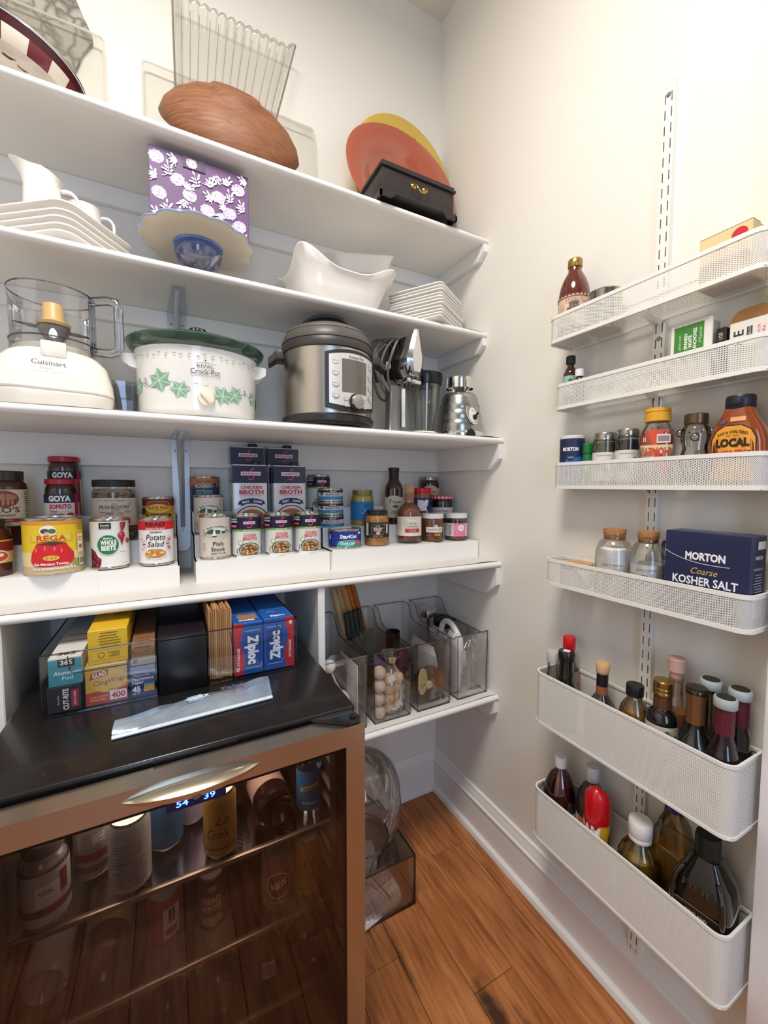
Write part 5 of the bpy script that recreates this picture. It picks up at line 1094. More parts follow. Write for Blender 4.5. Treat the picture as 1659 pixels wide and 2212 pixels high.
# spindle handle
cx = .305; n = 24; L = []
for i in range(n+1):
    s_ = i/n*2-1; k = (1-s_*s_); x = cx+s_*.100; d = .024*k**.8+.0008; hgt = .0085*k**.8+.0006; zc = .8065-.001*k
    L.append([(x, dy0+.002, zc+hgt), (x, dy0-d*.6, zc+hgt*.9), (x, dy0-d, zc+hgt*.1), (x, dy0-d*.85, zc-hgt*1.2), (x, dy0-d*.3, zc-hgt*1.7), (x, dy0+.002, zc-hgt*1.6)])
hnd = MB().loft(L).build('door_handle', t, M('#bdb5a6', .2, metal=1), smooth=35)
MB().lathe([(.006, 0), (.0065, .0012), (.0045, .0016), (.0001, .0012)], 20, Tr(cx+.0, dy0-.0215, .7985) @ Rx(75)).build('lock', hnd, M('#6a4c3c', .35, metal=.6))
MB().box(cx-.042, cx+.045, dy0+.0045, dy0+.0055, .764, .784).build('display_window', t, M('#0a1440', .2))
P = Print().text('54', -.020, .774, .0095, '#2a50ff', w=.017, bold=.01, emit=14.).text('39', .020, .774, .0095, '#2a50ff', w=.017, bold=.01, emit=14.)
P.flat(t, Tr(cx, dy0+.0045, 0), 'display_digits')
MB().loft([[(W_-.095, -.004, z), (W_-.012, -.004, z), (W_-.004, -.040, z), (W_-.010, -.048, z), (W_-.030, -.050, z)] for z in (dz1+.001, dz1+.007)]).lathe([(.006, dz1+.006), (.006, dz1+.010), (.0001, dz1+.0105)], 16, Tr(W_-.018, -.036, 0)).build('top_hinge', t, M('#141212', .2, coat=.4))
MB().box(.02, W_-.02, -.012, .002, .05, ZF-.014).build('magnet_strip', t, M('#120f0f', .5)) if 0 else None
MB().rbox(cx-.06, cx+.07, -.0045, -.003, ZF-.009, ZF-.003, b=.0005).build('brand_strip', t, M('#262222', .4))

lamp('cooler_added_fill', 'AREA', (-.96, -.50, .775), (-.96, -.48, 0), 1.7, (1.0, .93, .88), shape='RECTANGLE', size=.45, size_y=.2)  # added fill light to brighten the cans and bottles behind the door glass
def sodacan(label, loc, rz, base, deco=None, H=.122, R=.033):
    t = thing('drink_can', label, 'can', loc, rz, 'cans in the cooler'); al = M('#c4beb6', .25, metal=.9)
    MB().lathe([(R*.72, 0), (R*.80, .002), (R, .012), (R, H-.016), (R*.84, H-.003), (R*.84, H), (R*.78, H), (R*.76, H-.003), (.0001, H-.003)], 32).build('can_shell', t, al)
    MB().lathe([(R+.0003, .012), (R+.0003, H-.0165), (R*.88, H-.0045)], 32, cap0=False, cap1=False).build('printed_sleeve', t, M(base, .32, metal=.15))
    if deco: P = Print(); deco(P); P.wrap(R+.0004, t)
    return t
yb = -.575; z1_, z2_, z3_ = .5605, .3855, .2105
def croix(P): P.text('La', .004, .082, .016, '#3a2c1c', w=.024, shear=.35, bold=-.005).text('Croix', -.004, .056, .018, '#3a2c1c', w=.042, shear=.35, bold=-.005).rect(0, .026, .06, .003, '#6a5028')
def lab1(P): P.rect(0, .080, .05, .028, '#9c9896').rect(.008, .082, .02, .018, '#d8d4d2').rect(0, .050, .07, .014, '#7c2c30').rect(0, .028, .07, .012, '#5a4c4c'); lines(P, 0, .092, .04, 8, .0045, '#5c5454', .0012, 3)
def lab2(P): lines(P, 0, .096, .05, 15, .0052, '#5c5654', .0012, 5); P.rect(.0, .066, .055, .001, '#3c3634')
sodacan('silver can printed with fine text on the cooler top shelf, third from the left', (-1.0614, yb, z1_), 5, '#a9a6a4', lab2, .131)
sodacan('red and grey printed can behind the two silver ones on the cooler top shelf', (-1.1240, -.515, z1_), 9, '#8d8482', lab1, .130, .030)
sodacan('blue can standing behind the display digits on the cooler top shelf', (-1.0048, -.510, z1_), 1, '#2c5f86', None, .122, .030)
sodacan('lilac can at the back of the cooler top shelf', (-.957, -.465, z1_), -2, '#a89cb4', None, .122, .028)
sodacan('gold sparkling water can on the cooler top shelf', (-.9105, yb, z1_), -5, '#a4803c', croix, .128, .030)
sodacan('gold sparkling water can at the right end of the cooler second shelf', (-.7340, -.563, z2_), -16, '#a4803c', croix, .128, .0295)
sodacan('brown and white root beer can on the cooler second shelf', (-.7967, -.563, z2_), -12, '#7c6258', lambda P: P.ell(0, .066, .050, .058, '#c8b8ac').ell(0, .066, .044, .050, '#6a3c30').text('A&W', 0, .068, .015, '#e2d8d0', w=.036, bold=.04, rot=20).text('ROOT BEER', 0, .030, .005, '#e2d8d0', w=.032), .125)
sodacan('dark can reading HEAD HUNTER on the cooler second shelf', (-.9271, -.548, z2_), -4, '#3f3a30', lambda P: P.text('HEAD', 0, .074, .012, '#c89c8c', w=.034, bold=.05).text('HUNTER', 0, .058, .011, '#c89c8c', w=.040, bold=.05).poly([(-.018, .040), (.018, .040), (.022, .026), (0, .020), (-.022, .026)], '#b08878').ell(0, .098, .016, .014, '#9c8c70'), .116, .0255)
sodacan('red and white can on the cooler second shelf', (-1.012, -.530, z2_), 2, '#8c2c2c', lambda P: P.rect(.012, .052, .030, .060, '#c9bfb8').text('II', .012, .066, .024, '#2a2424', w=.012, bold=.05).ell(.010, .036, .022, .016, '#8c2c2c'), .100, .030)
t, L, q = vessel('wide_jar', 'wide clear jar with grey and pink label at the left of the cooler top shelf', 'jar', (-1.1822, yb, z1_), 13, jarprof(.0335, .120, .027, .006, .014), GLASS('#d8d0cc'), (.002, .10), M('#8d8480', .5, var=.2), lidp(.028, .118, .140), M('#55504e', .4), (.012, .096), M('#b3adaa', .5))
P = Print().rect(.004, .060, .034, .034, '#d8d4d2').text('NON', .0, .066, .008, '#4c4644', w=.018).rect(0, .034, .30, .012, '#5a4a4a').rect(.010, .034, .022, .012, '#9c3c50').rect(.026, .070, .012, .036, '#7c3038'); P.wrap(q, L)
t, L, q = vessel('soda_bottle', 'blue-labelled club soda bottle at the right of the cooler top shelf', 'bottle', (-.7221, -.548, z1_), -17, [(.024, 0), (.0275, .006), (.0275, .095), (.022, .115), (.012, .140), (.011, .158)], GLASS('#a8c4d4'), None, None, lidp(.0135, .152, .166), M('#c9a23c', .4), (.010, .098, .0275), M('#2f6d9c', .4))
P = Print().poly([(-.020, .052), (.020, .062), (.020, .072), (-.020, .062)], '#c9b468').text('Schweppes', 0, .062, .0055, '#3a3426', w=.034, rot=12, shear=.2).text('CLUB SODA', 0, .028, .0052, '#e2eaf0', w=.034, bold=.02); P.wrap(q, L)
# tall bottles and lying wine
def lying(label, x, y0, z, R, ln, col, labcol=None, capcol='#3a1818', rz=0, txt=None):
    t = thing('wine_bottle', label, 'bottle', (x, y0, z+R), group='bottles lying in the cooler', rot=(radians(-90), 0, radians(rz)))
    MB().lathe([(.0001, .012), (R*.5, .010), (R*.85, 0), (R, .006), (R, ln*.62), (R*.8, ln*.70), (R*.36, ln*.80), (R*.34, ln)], 36).build('glass_body', t, M(col, .12, coat=.6))
    if labcol:
        L = MB().lathe([(R+.0005, ln*.16), (R+.0005, ln*.50)], 36, cap0=False, cap1=False).build('paper_label', t, M(labcol, .5))
        if txt: Print().text(txt, 0, ln*.34, .014, '#3a2a20', w=.05, shear=.3).wrap(R+.0006, L)
    MB().lathe([(R*.37, ln*.86), (R*.37, ln+.002), (.0001, ln+.002)], 20).build('capsule', t, M(capcol, .4))
    return t
lying('dark wine bottle lying on the cooler top shelf with a cream script label', -.800, -.575, z1_, .038, .29, '#241012', '#a08478', '#3a1014', 4, 'Rose')
lying('bottle lying on the cooler second shelf with a gold label', -1.1086, -.570, z2_, .0375, .30, '#1a1c10', '#6a5a34', '#8a7434')
lying('clear pale bottle lying at the left of the cooler second shelf', -1.195, -.560, z2_, .034, .30, '#8d8680', None, '#b9b0a8')
lying('dark wine bottle lying left on the cooler third shelf', -1.110, -.575, z3_, .0385, .30, '#1c120c', '#8a8070')
lying('dark wine bottle lying second from the left on the cooler third shelf', -1.010, -.575, z3_, .0385, .30, '#1a110c', '#968a7a')
lying('dark wine bottle lying in the middle of the cooler third shelf with a pale label', -.917, -.578, z3_, .0415, .31, '#1d130e', '#a89c8c')
lying('dark bottle lying on the cooler third shelf beside the barcode bottle', -.735, -.575, z3_, .0385, .30, '#1a1210', '#8c8274')
t, L, q = vessel('barcode_bottle', 'brown bottle with a white barcode patch on the cooler third shelf', 'bottle', (-.8213, -.560, z3_), -11, [(.024, 0), (.028, .005), (.028, .09), (.016, .12), (.012, .15)], None, None, M('#1c110c', .12, coat=.5), lidp(.013, .148, .156), M('#2a2018', .4))
P = Print().rect(.002, .058, .026, .036, '#b9b4b0')
for i in range(10): P.rect(-.008+i*.0022, .058, .0009, .026, '#2c2624')
P.wrap(.0283, t)
o = thing('mini_keg', 'dark mini keg with a steel ring handle at the back of the cooler top shelf', 'keg', (-.862, -.440, z1_), -8)
MB().lathe([(.03, 0), (.036, .004), (.038, .02), (.038, .10), (.034, .116), (.012, .122), (.011, .134)], 32).build('keg_body', o, M('#241a16', .3))
MB().tube([(.016*cos(a), -.040, .082+.018*sin(a)) for a in [2*pi*i/20 for i in range(20)]], .0024, 8, closed=True).build('ring_handle', o, M('#8d8780', .3, metal=.9))

# ---------------------------------------------------------------- clear bins on the cooler
clear = GLASS('#ffffff', rough=.03, gloss=.8)
edge_m = GLASS('#8d8480', dens=2, gloss=1.6)
def openbin(name, label, x0, x1, yf, yb_, z, h, notch=True):
    t = thing(name, label, 'bin', ((x0+x1)/2, (yf+yb_)/2, z), group=None); w = (x1-x0)/2; d = (yb_-yf)/2; th = .0022
    MB().box(-w, w, -d, d, 0, th).build('bin_floor', t, clear)
    for a in ((-w, -w+th, -d, d), (w-th, w, -d, d)): MB().box(*a, th, h).build('side_wall', t, clear)
    for a in ((-w, w, -d, -d+th), (-w, w, d-th, d)): MB().box(*a, th, h).build('end_wall', t, clear)
    mb = MB().tube([(-w, -d, h), (w, -d, h), (w, d, h), (-w, d, h)], .0018, 6, closed=True).tube([(-w, -d, .001), (w, -d, .001), (w, d, .001), (-w, d, .001)], .0016, 6, closed=True)
    for sx in (-1, 1): mb.tube([(sx*w, -d, 0), (sx*w, -d, h)], .0012, 5)
    mb.build('moulded_rim', t, edge_m)
    if notch: MB().tube([(-.052, -d-.001, h*.94), (-.050, -d-.001, h*.72), (-.044, -d-.001, h*.66), (.044, -d-.001, h*.66), (.050, -d-.001, h*.72), (.052, -d-.001, h*.94)], .0013, 5).build('finger_grip', t, edge_m)
    return t
openbin('wrap_bin', 'clear bin of foil and cling wrap boxes on the left of the cooler top', -1.206, -1.0150, -.442, -.10, ZF+.0005, .122)
openbin('bag_bin', 'clear bin of paper bags and zip bags on the right of the cooler top', -.9145, -.7165, -.442, -.10, ZF+.0005, .122)
def longbox(name, label, x0, x1, z0, z1, yf, yb_, m, pr=None, tops=None):
    t = thing(name, label, 'box', ((x0+x1)/2, yf, z0)); w = (x1-x0)/2
    MB().rbox(-w, w, 0, yb_-yf, 0, z1-z0, b=.0008, seg=1).build('box_body', t, m)
    if pr: P = Print(); pr(P); P.flat(t, None, 'end_print', dk=.00004)
    if tops: P = Print(); tops(P); P.flat(t, Tr(0, 0, z1-z0) @ Rx(-90), 'top_print', dk=.00004)
    return t
zb = ZF+.0045
longbox('wax_paper_box', 'black box end reading CUT-RITE under the foil box', -1.1985, -1.1455, zb, zb+.0500, -.4335, -.14, M('#241f22', .4),
    lambda P: P.text('CUT-RITE', .002, .024, .0085, '#d8d4d6', w=.042, rot=90, bold=.04).rect(.0165, .024, .012, .034, '#9c2440').text('WAX PAPER', .0165, .024, .0035, '#e8dcdc', w=.028, rot=90).text('Reynolds', -.010, .024, .0035, '#b8b4b6', w=.018, rot=90))
longbox('foil_box', 'teal and white aluminum foil box, topmost at the left of its bin', -1.1960, -1.1430, zb+.0505, zb+.1060, -.4300, -.13, M('#d6d4d0', .4),
    lambda P: P.rect(0, .026, .0525, .0515, '#3f8f9c').rect(.002, .0440, .027, .015, '#262a2c').text('365', .002, .0450, .0085, '#e8e6e2', w=.019, bold=.03).text('Aluminum', .003, .0250, .0072, '#cfe6ea', w=.043, bold=.02).text('Foil', .003, .0145, .0072, '#cfe6ea', w=.017, bold=.02),
    lambda P: P.text('365', 0, .020, .016, '#3a3634', w=.03, bold=.03).rect(0, .10, .044, .004, '#8a8480').text('Aluminum', .004, .14, .010, '#4a4644', w=.045).rect(0, .006, .05, .004, '#e6e4e0'))
longbox('cling_wrap_box', 'yellow and red cling wrap box end marked 400', -1.1385, -1.0680, zb, zb+.0790, -.4335, -.14, M('#c9a02a', .4),
    lambda P: P.poly([(-.035, 0.001), (.035, .001), (.035, .030), (-.035, .026)], '#b43424').ell(.004, .046, .062, .046, '#d8ae34').poly([(-.028, .052), (.002, .058), (.004, .070), (-.026, .064)], '#a82c20').text('GLAD', -.012, .0610, .0078, '#f2e8d8', w=.024, bold=.03, rot=11).text('ClingWrap', .004, .0455, .0098, '#a03820', w=.054, bold=.01, shear=.2, rot=5).rect(.019, .0145, .029, .018, '#e8e0d8').text('400', .019, .0145, .0115, '#b42c24', w=.024, bold=.04).text('LONG-LASTING', -.014, .016, .0034, '#e8b870', w=.030, bold=.02).text('FRESHNESS', -.015, .010, .0034, '#e8b870', w=.026, bold=.02).text('Value Size', .014, .028, .0032, '#3a2818', w=.022))
longbox('cling_wrap_flap_box', 'bright yellow open cling wrap box with fine print above the red one', -1.1330, -1.0655, zb+.0795, zb+.1480, -.4260, -.16, M('#d3ab22', .4),
    lambda P: (lines(P, .004, .062, .046, 6, .0055, '#6a5420', .0016, 7), P.line([(-.030, .028), (.030, .028), (.030, .008), (-.030, .008), (-.030, .028)], .0005, '#8a6c24'), P.ell(-.012, .018, .012, .011, '#8a6c24'), P.ell(-.012, .018, .009, .008, '#d3ab22'), lines(P, .012, .022, .022, 3, .004, '#6a5420', .0014, 2))[0])
longbox('parchment_box', 'navy parchment paper box end marked 45 at the right of its bin', -1.0630, -1.0180, zb, zb+.0640, -.4335, -.14, M('#232a5c', .4),
    lambda P: P.rect(0, .056, .0445, .015, '#8d8a94').text('Reynolds', -.002, .0450, .0042, '#d8d8e6', w=.030, shear=.25).text('Parchment', .0, .0375, .0062, '#d8d8e6', w=.038, bold=.01).text('Paper', -.009, .0300, .0062, '#d8d8e6', w=.019, bold=.01).text('45', -.012, .0165, .0105, '#e8e8f0', w=.015, bold=.04).text('SQ FT', -.012, .0075, .0035, '#e8e8f0', w=.014).rect(.011, .0150, .019, .012, '#d89c34').rect(.011, .0235, .019, .005, '#4c9cc0'))
longbox('parchment_care_box', 'brown kraft box end reading if you care above the parchment box', -1.0615, -1.0170, zb+.0645, zb+.1030, -.4300, -.13, M('#8a6444', .55),
    lambda P: P.rect(.0, .010, .044, .018, '#a88a6c').ell(-.014, .010, .009, .009, '#3a342c').text('if you care', .007, .010, .0045, '#3a342c', w=.026).line([(-.02, .030), (-.004, .024), (.012, .031)], .001, '#5a4028'),
    lambda P: lines(P, 0, .06, .03, 6, .02, '#6a4a30', .002, 3))
# a deep blue box glimpsed behind
longbox('navy_wrap_box', 'navy and white wrap box standing behind the yellow flap', -1.140, -1.100, zb+.0795, zb+.165, -.30, -.12, M('#2a2c5c', .4), lambda P: P.poly([(0, .085), (.02, .085), (.012, .05)], '#c9c2b4'))
# black case between the bins
t = thing('black_case', 'plain black case standing between the two clear bins on the cooler', 'case', (-.9645, -.27, ZF+.0005))
MB().rbox(-.0475, .0475, -.172, .16, 0, .1160, b=.003).build('case_body', t, M('#0f0c0f', .35))
MB().rbox(-.0475, .0475, -.1705, .16, .1162, .1200, b=.0015).build('case_lid', t, M('#1b161c', .3, coat=.2))
# paper bags, zip bag boxes
t = thing('paper_bag_bundle', 'upright bundle of folded brown paper bags beside the black case', 'paper bags', (-.8875, -.425, zb))
rr = random.Random(6)
for k in range(11):
    x0 = -.0245+k*.0045; hh = .156+rr.uniform(-.006, .006); jj = rr.uniform(0, .008)
    MB().loft([[(x0, jj, 0), (x0+.0038, jj, 0), (x0+.0038, .27, 0), (x0, .27, 0)], [(x0+.001, jj+.004*rr.random(), hh), (x0+.0046, jj, hh+rr.uniform(-.003, .003)), (x0+.0046, .27, hh), (x0+.001, .27, hh)]]).build('paper_bag', t, M(rr.choice(['#b08054', '#a47448', '#b98c60']), .7), smooth=0)
def zipbox(label, x0, x1, h, big, flip, side):
    t = thing('zip_bag_box', label, 'box', ((x0+x1)/2, -.432, zb), group='zip bag boxes'); w = (x1-x0)/2
    MB().rbox(-w, w, 0, .29, 0, h, b=.001, seg=1).build('box_body', t, M('#2158a8', .35, coat=.2))
    P = Print(); s_ = side
    P.poly([(s_*w, .001), (s_*(w-.020), .001), (s_*(w-.024), h*.3), (s_*(w-.014), h*.62), (s_*(w-.022), h*.999), (s_*w, h*.999)], '#c4232f')
    r_ = 90 if not flip else -90; c = -s_*.010
    P.poly([(c-.018, h*.16), (c+.018, h*.16), (c+.018, h*.78), (c-.018, h*.78)], '#1c468c').text('Ziploc', c, h*.47, .0215, '#eef2f6', w=h*.56, bold=.055, rot=r_)
    P.line([(c-.017, h*.12), (c+.016, h*.12), (c+.019, h*.20)], .0009, '#dce6f0').line([(c-.019, h*.84), (c+.014, h*.84), (c+.014, h*.80)], .0009, '#dce6f0')
    P.text('STORAGE', s_*(w-.010), h*.36, .0052, '#f4e4e4', w=h*.34, rot=90, bold=.03).text('48' if big else '42', s_*(w-.008), h*.88 if big else h*.12, .007, '#f4e4e4', w=.011, rot=90, bold=.04)
    P.flat(t, None, 'front_print', dk=.00004)
    P = Print().text('Ziploc', 0, .018, .010, '#eef2f6', w=.036, bold=.04, flipu=not big).rect(0, .12, w*1.7, .10, '#2d6cb0').line([(-.02, .05), (-.005, .06), (.0, .05)], .0014, '#c8dcec')
    if not big: P.rect(.004, .045, .044, .040, '#9a7456')
    P.flat(t, Tr(0, 0, h) @ Rx(-90), 'top_print', dk=.00004); return t
zipbox('gallon zip bag box, blue with its red edge on the left, beside the paper bags', -.8600, -.7945, .122, False, True, -1)
zipbox('quart zip bag box, blue with its red edge on the right', -.7930, -.7215, .124, True, False, 1)
# flattened roll of zip bags lying in front
t = thing('zip_bag_roll', 'folded clear zip bag lying across the cooler top', 'plastic bag', (-.94, -.53, ZF+.0005))
A = [(-.142, -.046), (.137, -.031)]; B_ = [(-.140, .014), (.148, .066)]; L = []
for i in range(13):
    s_ = i/12; a = [A[0][k]+(A[1][k]-A[0][k])*s_ for k in (0, 1)]; b = [B_[0][k]+(B_[1][k]-B_[0][k])*s_ for k in (0, 1)]
    row = []
    for j in range(9):
        q_ = j/8; x = a[0]+(b[0]-a[0])*q_; y = a[1]+(b[1]-a[1])*q_
        row.append((x, y, .003+.010*sin(pi*q_)*(1-.3*s_)+.002*sin(9*s_+5*q_)+.0012*((i*5+j*3) % 4)))
    L.append(row)
mb = MB(); n_ = 9
vs = [p for r_ in L for p in r_]; fs = [(i*n_+j, i*n_+j+1, (i+1)*n_+j+1, (i+1)*n_+j) for i in range(12) for j in range(8)]
mb.add(vs, fs).add([(x, y, .0006) for x, y, z in vs], fs)
mb.loft([[L[i][0] for i in range(13)], [(p[0], p[1], .0006) for p in [L[i][0] for i in range(13)]]], False, False, closed=False)
mb.build('folded_film', t, M('#a4b4c4', .2, metal=.45, spec=.8, coat=.7, var=.3, vscale=30, bump=.6, bscale=45), smooth=60)
MB().tube([(p[0], p[1]-.001, .004) for p in [L[i][0] for i in range(13)]], .0035, 6).build('zip_seam', t, M('#dfe8f0', .15, coat=.6))
P = Print().rect(-.004, .012, .028, .024, '#8fa8c4').text('Ziploc', -.000, .012, .010, '#e8f0f6', w=.046, bold=.03, flipu=True).text('Ziploc', .07, .020, .012, '#4c6a9c', w=.05, bold=.03)
P.flat(t, Tr(0, 0, .0150) @ Rz(9) @ Rx(-90), 'faded_print')

# ================================================================ CLEAR BINS ON THE LOW SHELF
bc = GLASS('#fdfafa', rough=.03, gloss=.8); be = GLASS('#9a9092', dens=2, gloss=1.7)
def deepbin(label, x0, x1, word, z=S5+.002):
    t = thing('clear_bin', label, 'bin', ((x0+x1)/2, -.335, z), group='clear bins'); w = (x1-x0)/2; h = .216; d = .31; k = .94; th = .002
    side = [(0, 0), (d, 0), (d, .262), (d-.03, .262), (d-.045, .25), (d-.06, .222), (d-.085, .205), (.02, h*.93), (.008, h), (0, h)]
    for s_ in (-1, 1): MB().loft([[(s_*w*(k+(1-k)*q[1]/.26), q[0], q[1]) for q in side], [(s_*(w*(k+(1-k)*q[1]/.26)-th), q[0], q[1]) for q in side]]).build('side_wall', t, bc, smooth=0)
    MB().loft([[(-w*k, 0, 0), (w*k, 0, 0), (w*.99, 0, h), (-w*.99, 0, h)], [(-w*k, th, 0), (w*k, th, 0), (w*.99, th, h), (-w*.99, th, h)]]).build('front_wall', t, bc, smooth=0)
    MB().loft([[(-w*k, d-th, 0), (w*k, d-th, 0), (w, d-th, .262), (-w, d-th, .262)], [(-w*k, d, 0), (w*k, d, 0), (w, d, .262), (-w, d, .262)]]).box(-w*k, w*k, 0, d, 0, th).build('back_and_floor', t, bc, smooth=0)
    mb = MB().tube([(-w*.99, -.001, h), (w*.99, -.001, h)], .0020, 6).tube([(-w*k, 0, .001), (w*k, 0, .001)], .0022, 6).tube([(-w, d, .262), (w, d, .262)], .0016, 6)
    for s_ in (-1, 1): mb.tube([(s_*w*k, 0, 0), (s_*w*.99, 0, h)], .0014, 5).tube([(s_*w*(k+(1-k)*q[1]/.26), q[0], q[1]) for q in side[2:9]], .0015, 5).tube([(s_*w*k, 0, .001), (s_*w*k, d, .001)], .0016, 5)
    mb.build('moulded_edges', t, be)
    if word: Print().text(word, .012, .026, .0105, '#3a3234', w=min(.062, .0098*len(word)), bold=.0).flat(t, None, 'bin_lettering')
    return t
deepbin('clear bin beside the upright divider holding kitchen oddments', -.612, -.478, None)
deepbin('clear bin lettered CANDLES', -.4570, -.3270, 'CANDLES')
deepbin('clear bin lettered PROCESSOR', -.3060, -.1760, 'FOOD PROCESSOR')
deepbin('clear bin lettered MIXER against the right wall', -.1480, -.0190, 'MIXER')
zk = S5+.0045
# oddments bin
def ball(label, x, y, z, r, col='#eeece8', name='white_ball', cat='ball', grp=None, rough=.4):
    o = MB().lathe([(max(.0001, r*sin(pi*i/12)), r-r*cos(pi*i/12)) for i in range(13)], 22).build(name, m=M(col, rough, sss=.0), loc=(x, y, z)); return tag(o, label, cat, grp)
t = thing('light_string', 'string light with white globe bulbs in the first clear bin', 'light string', (-.565, -.25, zk))
for (x, y, z, r) in ((-.012, -.03, .160, .020), (-.018, .04, .188, .019), (.012, -.055, .052, .030)):
    MB().lathe([(max(.0001, r*sin(pi*i/12)), z+r-r*cos(pi*i/12)) for i in range(13)], 22, Tr(x, y, 0)).build('globe_bulb', t, M('#efedea', .3))
MB().tube([(-.012, -.03, .18), (.0, -.05, .14), (.012, -.06, .115), (.02, -.07, .06), (.03, -.075, .03), (.0, -.03, .01), (-.02, .04, .06), (-.018, .04, .19)], .003, 7).build('grey_cord', t, M('#b9b4ae', .4))
MB().rbox(.022, .034, -.078, -.072, -.0, .030, b=.001).build('white_tag', t, M('#e6e4e0', .5))
t = thing('dark_tool', 'dark round gadget lying in the first clear bin', 'gadget', (-.525, -.20, zk))
MB().lathe([(.030, 0), (.034, .01), (.034, .12), (.028, .15), (.030, .16), (.0001, .165)], 24).build('gadget_body', t, M('#2a2222', .35))
MB().lathe([(.031, .150), (.032, .158), (.024, .165)], 24, cap0=False).build('chrome_ring', t, chrome)
t = thing('paper_sheet', 'white card standing against the side of the first clear bin', 'card', (-.494, -.30, zk)); MB().box(-.001, .001, 0, .14, 0, .17).build('card', t, M('#d8d0c6', .6)); MB().box(.0011, .0014, .01, .13, .02, .15).build('card_print', t, M('#bdb2a6', .6))
# candles bin
rr = random.Random(12); cg = 'cream ball candles'
k = 0
spots = [(-.428, -.314, zk), (-.429, -.312, zk+.0405), (-.428, -.314, zk+.081), (-.426, -.311, zk+.1215)]
for i, (x, y, z) in enumerate(spots): ball(['lowest pale pink ball candle of the column in the candle bin', 'second pale pink ball candle of the column in the candle bin', 'third pale pink ball candle of the column in the candle bin', 'highest pale pink ball candle of the column in the candle bin'][i], x, y, z, .020, '#dcc2ae', 'ball_candle', 'candle', 'pink ball candles')
t = thing('candle_bag', 'clear cellophane bag of cream ball candles', 'bag', (-.374, -.287, zk))
for i in range(14):
    a = rr.uniform(0, 6.28); lv = i//4; r_ = .019
    x, y, z = ((i % 4) % 2*.036-.018+rr.uniform(-.003, .003), (i % 4)//2*.034-.017, lv*.030+.001)
    MB().lathe([(max(.0001, r_*sin(pi*j/10)), r_-r_*cos(pi*j/10)) for j in range(11)], 18, Tr(x, y, z)).build('ball_candle', t, M('#e0c48e', .45, sss=0))
MB().loft([[(x, y, z) for x, y in circ(r_, 20)] for z, r_ in ((.0, .030), (.02, .043), (.09, .043), (.125, .032), (.15, .014), (.165, .022), (.185, .036))], True, False).build('cellophane', t, GLASS('#f4f0ec', gloss=2.2, rough=.12), smooth=70)
MB().box(.010, .034, -.047, -.0465, .115, .135, T=Ry(-20)).build('paper_tag', t, M('#e6e2dc', .5))
t = thing('taper_bundle', 'tall cream and amber taper candles standing behind the candle bin', 'candles', (-.362, -.100, zk), rot=(radians(0), radians(-15), 0))
for i, (x, y, c_) in enumerate(((-.036, 0, '#c2a577'), (-.018, .004, '#b89866'), (0, 0, '#c89050'), (.018, .004, '#b86a28'), (.034, 0, '#a8591f'))): MB().lathe([(.0105, 0), (.0105, .36), (.004, .385), (.0001, .39)], 14, Tr(x, y, 0)).build('taper', t, M(c_, .5))
t = thing('green_candle_pack', 'dark green ribbed candle pack in front of the tapers', 'candles', (-.428, -.140, zk+.196), rot=(radians(4), radians(-10), 0))
for i in range(4): MB().lathe([(.0085, 0), (.0085, .094), (.006, .098), (.0001, .099)], 12, Tr(-.024+i*.0155, 0, 0)).build('pillar', t, M('#2c3228', .6, var=.15, vscale=30))
t = thing('botanical_card', 'olive card with dark leaf drawing leaning in the candle bin', 'card', (-.398, -.170, zk+.085), rot=(radians(-10), radians(-6), radians(-6)))
MB().box(-.040, .040, -.001, .001, 0, .135).build('card', t, M('#575142', .7)); P = Print().line([(-.01, .06), (.0, .09), (.012, .12)], .002, '#241f18').line([(0, .09), (-.015, .11)], .0016, '#241f18').line([(.004, .10), (.02, .112)], .0016, '#241f18'); P.flat(t, Tr(0, -.001, 0))
t = thing('ribbon_bow', 'purple ribbon bow lying in the candle bin', 'ribbon', (-.395, -.235, zk+.135)); MB().tube([(-.03, 0, 0), (-.02, .01, .014), (0, 0, .004), (.02, .01, .014), (.03, 0, 0), (.01, -.006, .004), (-.01, -.006, .004), (-.03, 0, 0)], .004, 6).build('ribbon_loop', t, M('#52306a', .5)); MB().box(-.012, .012, -.006, .006, -.02, .002).build('ribbon_base', t, M('#2c1a30', .6))
# processor bin
t = thing('grating_disc', 'round steel grating disc standing in the processor bin', 'disc', (-.246, -.306, zk+.002), rot=(0, 0, radians(-6)))
T = Tr(0, 0, .062) @ Matrix.Diagonal((.76, .76, .76, 1)) @ Rx(90)
MB().lathe([(.0001, .002), (.070, .002), (.076, .006), (.079, .006), (.079, -.004), (.070, -.002), (.0001, -.002)], 48, T).build('steel_disc', t, M('#a89c8c', .16, metal=1))
for i in range(14): MB().lathe([(.0001, .006), (.004, .005), (.006, .002)], 10, T @ Tr(.048*cos(i*.9)*(.4+.6*(i % 3)/2), .048*sin(i*.9)*(.4+.6*(i % 3)/2), 0)).build('grating_bump', t, M('#7c7066', .25, metal=1))
MB().lathe([(.016, 0), (.018, .012), (.012, .018)], 20, T).build('hub', t, M('#d8c28c', .4))
t = thing('slicing_disc', 'cream plastic slicing disc half hidden beside the grating disc', 'disc', (-.276, -.322, zk+.040), rot=(0, 0, radians(20)))
MB().lathe([(.0001, .002), (.042, .002), (.043, -.002), (.0001, -.002)], 36, Tr(0, 0, .044) @ Matrix.Diagonal((.55, 1, 1, 1)) @ Rx(90)).build('plastic_disc', t, M('#d3bf86', .4)); MB().box(-.014, .012, -.004, -.002, .030, .034).build('blade_slot', t, M('#8c7c58', .4))
t = thing('white_liner_sheets', 'white plastic sheets standing at the right of the processor bin', 'sheets', (-.196, -.31, zk))
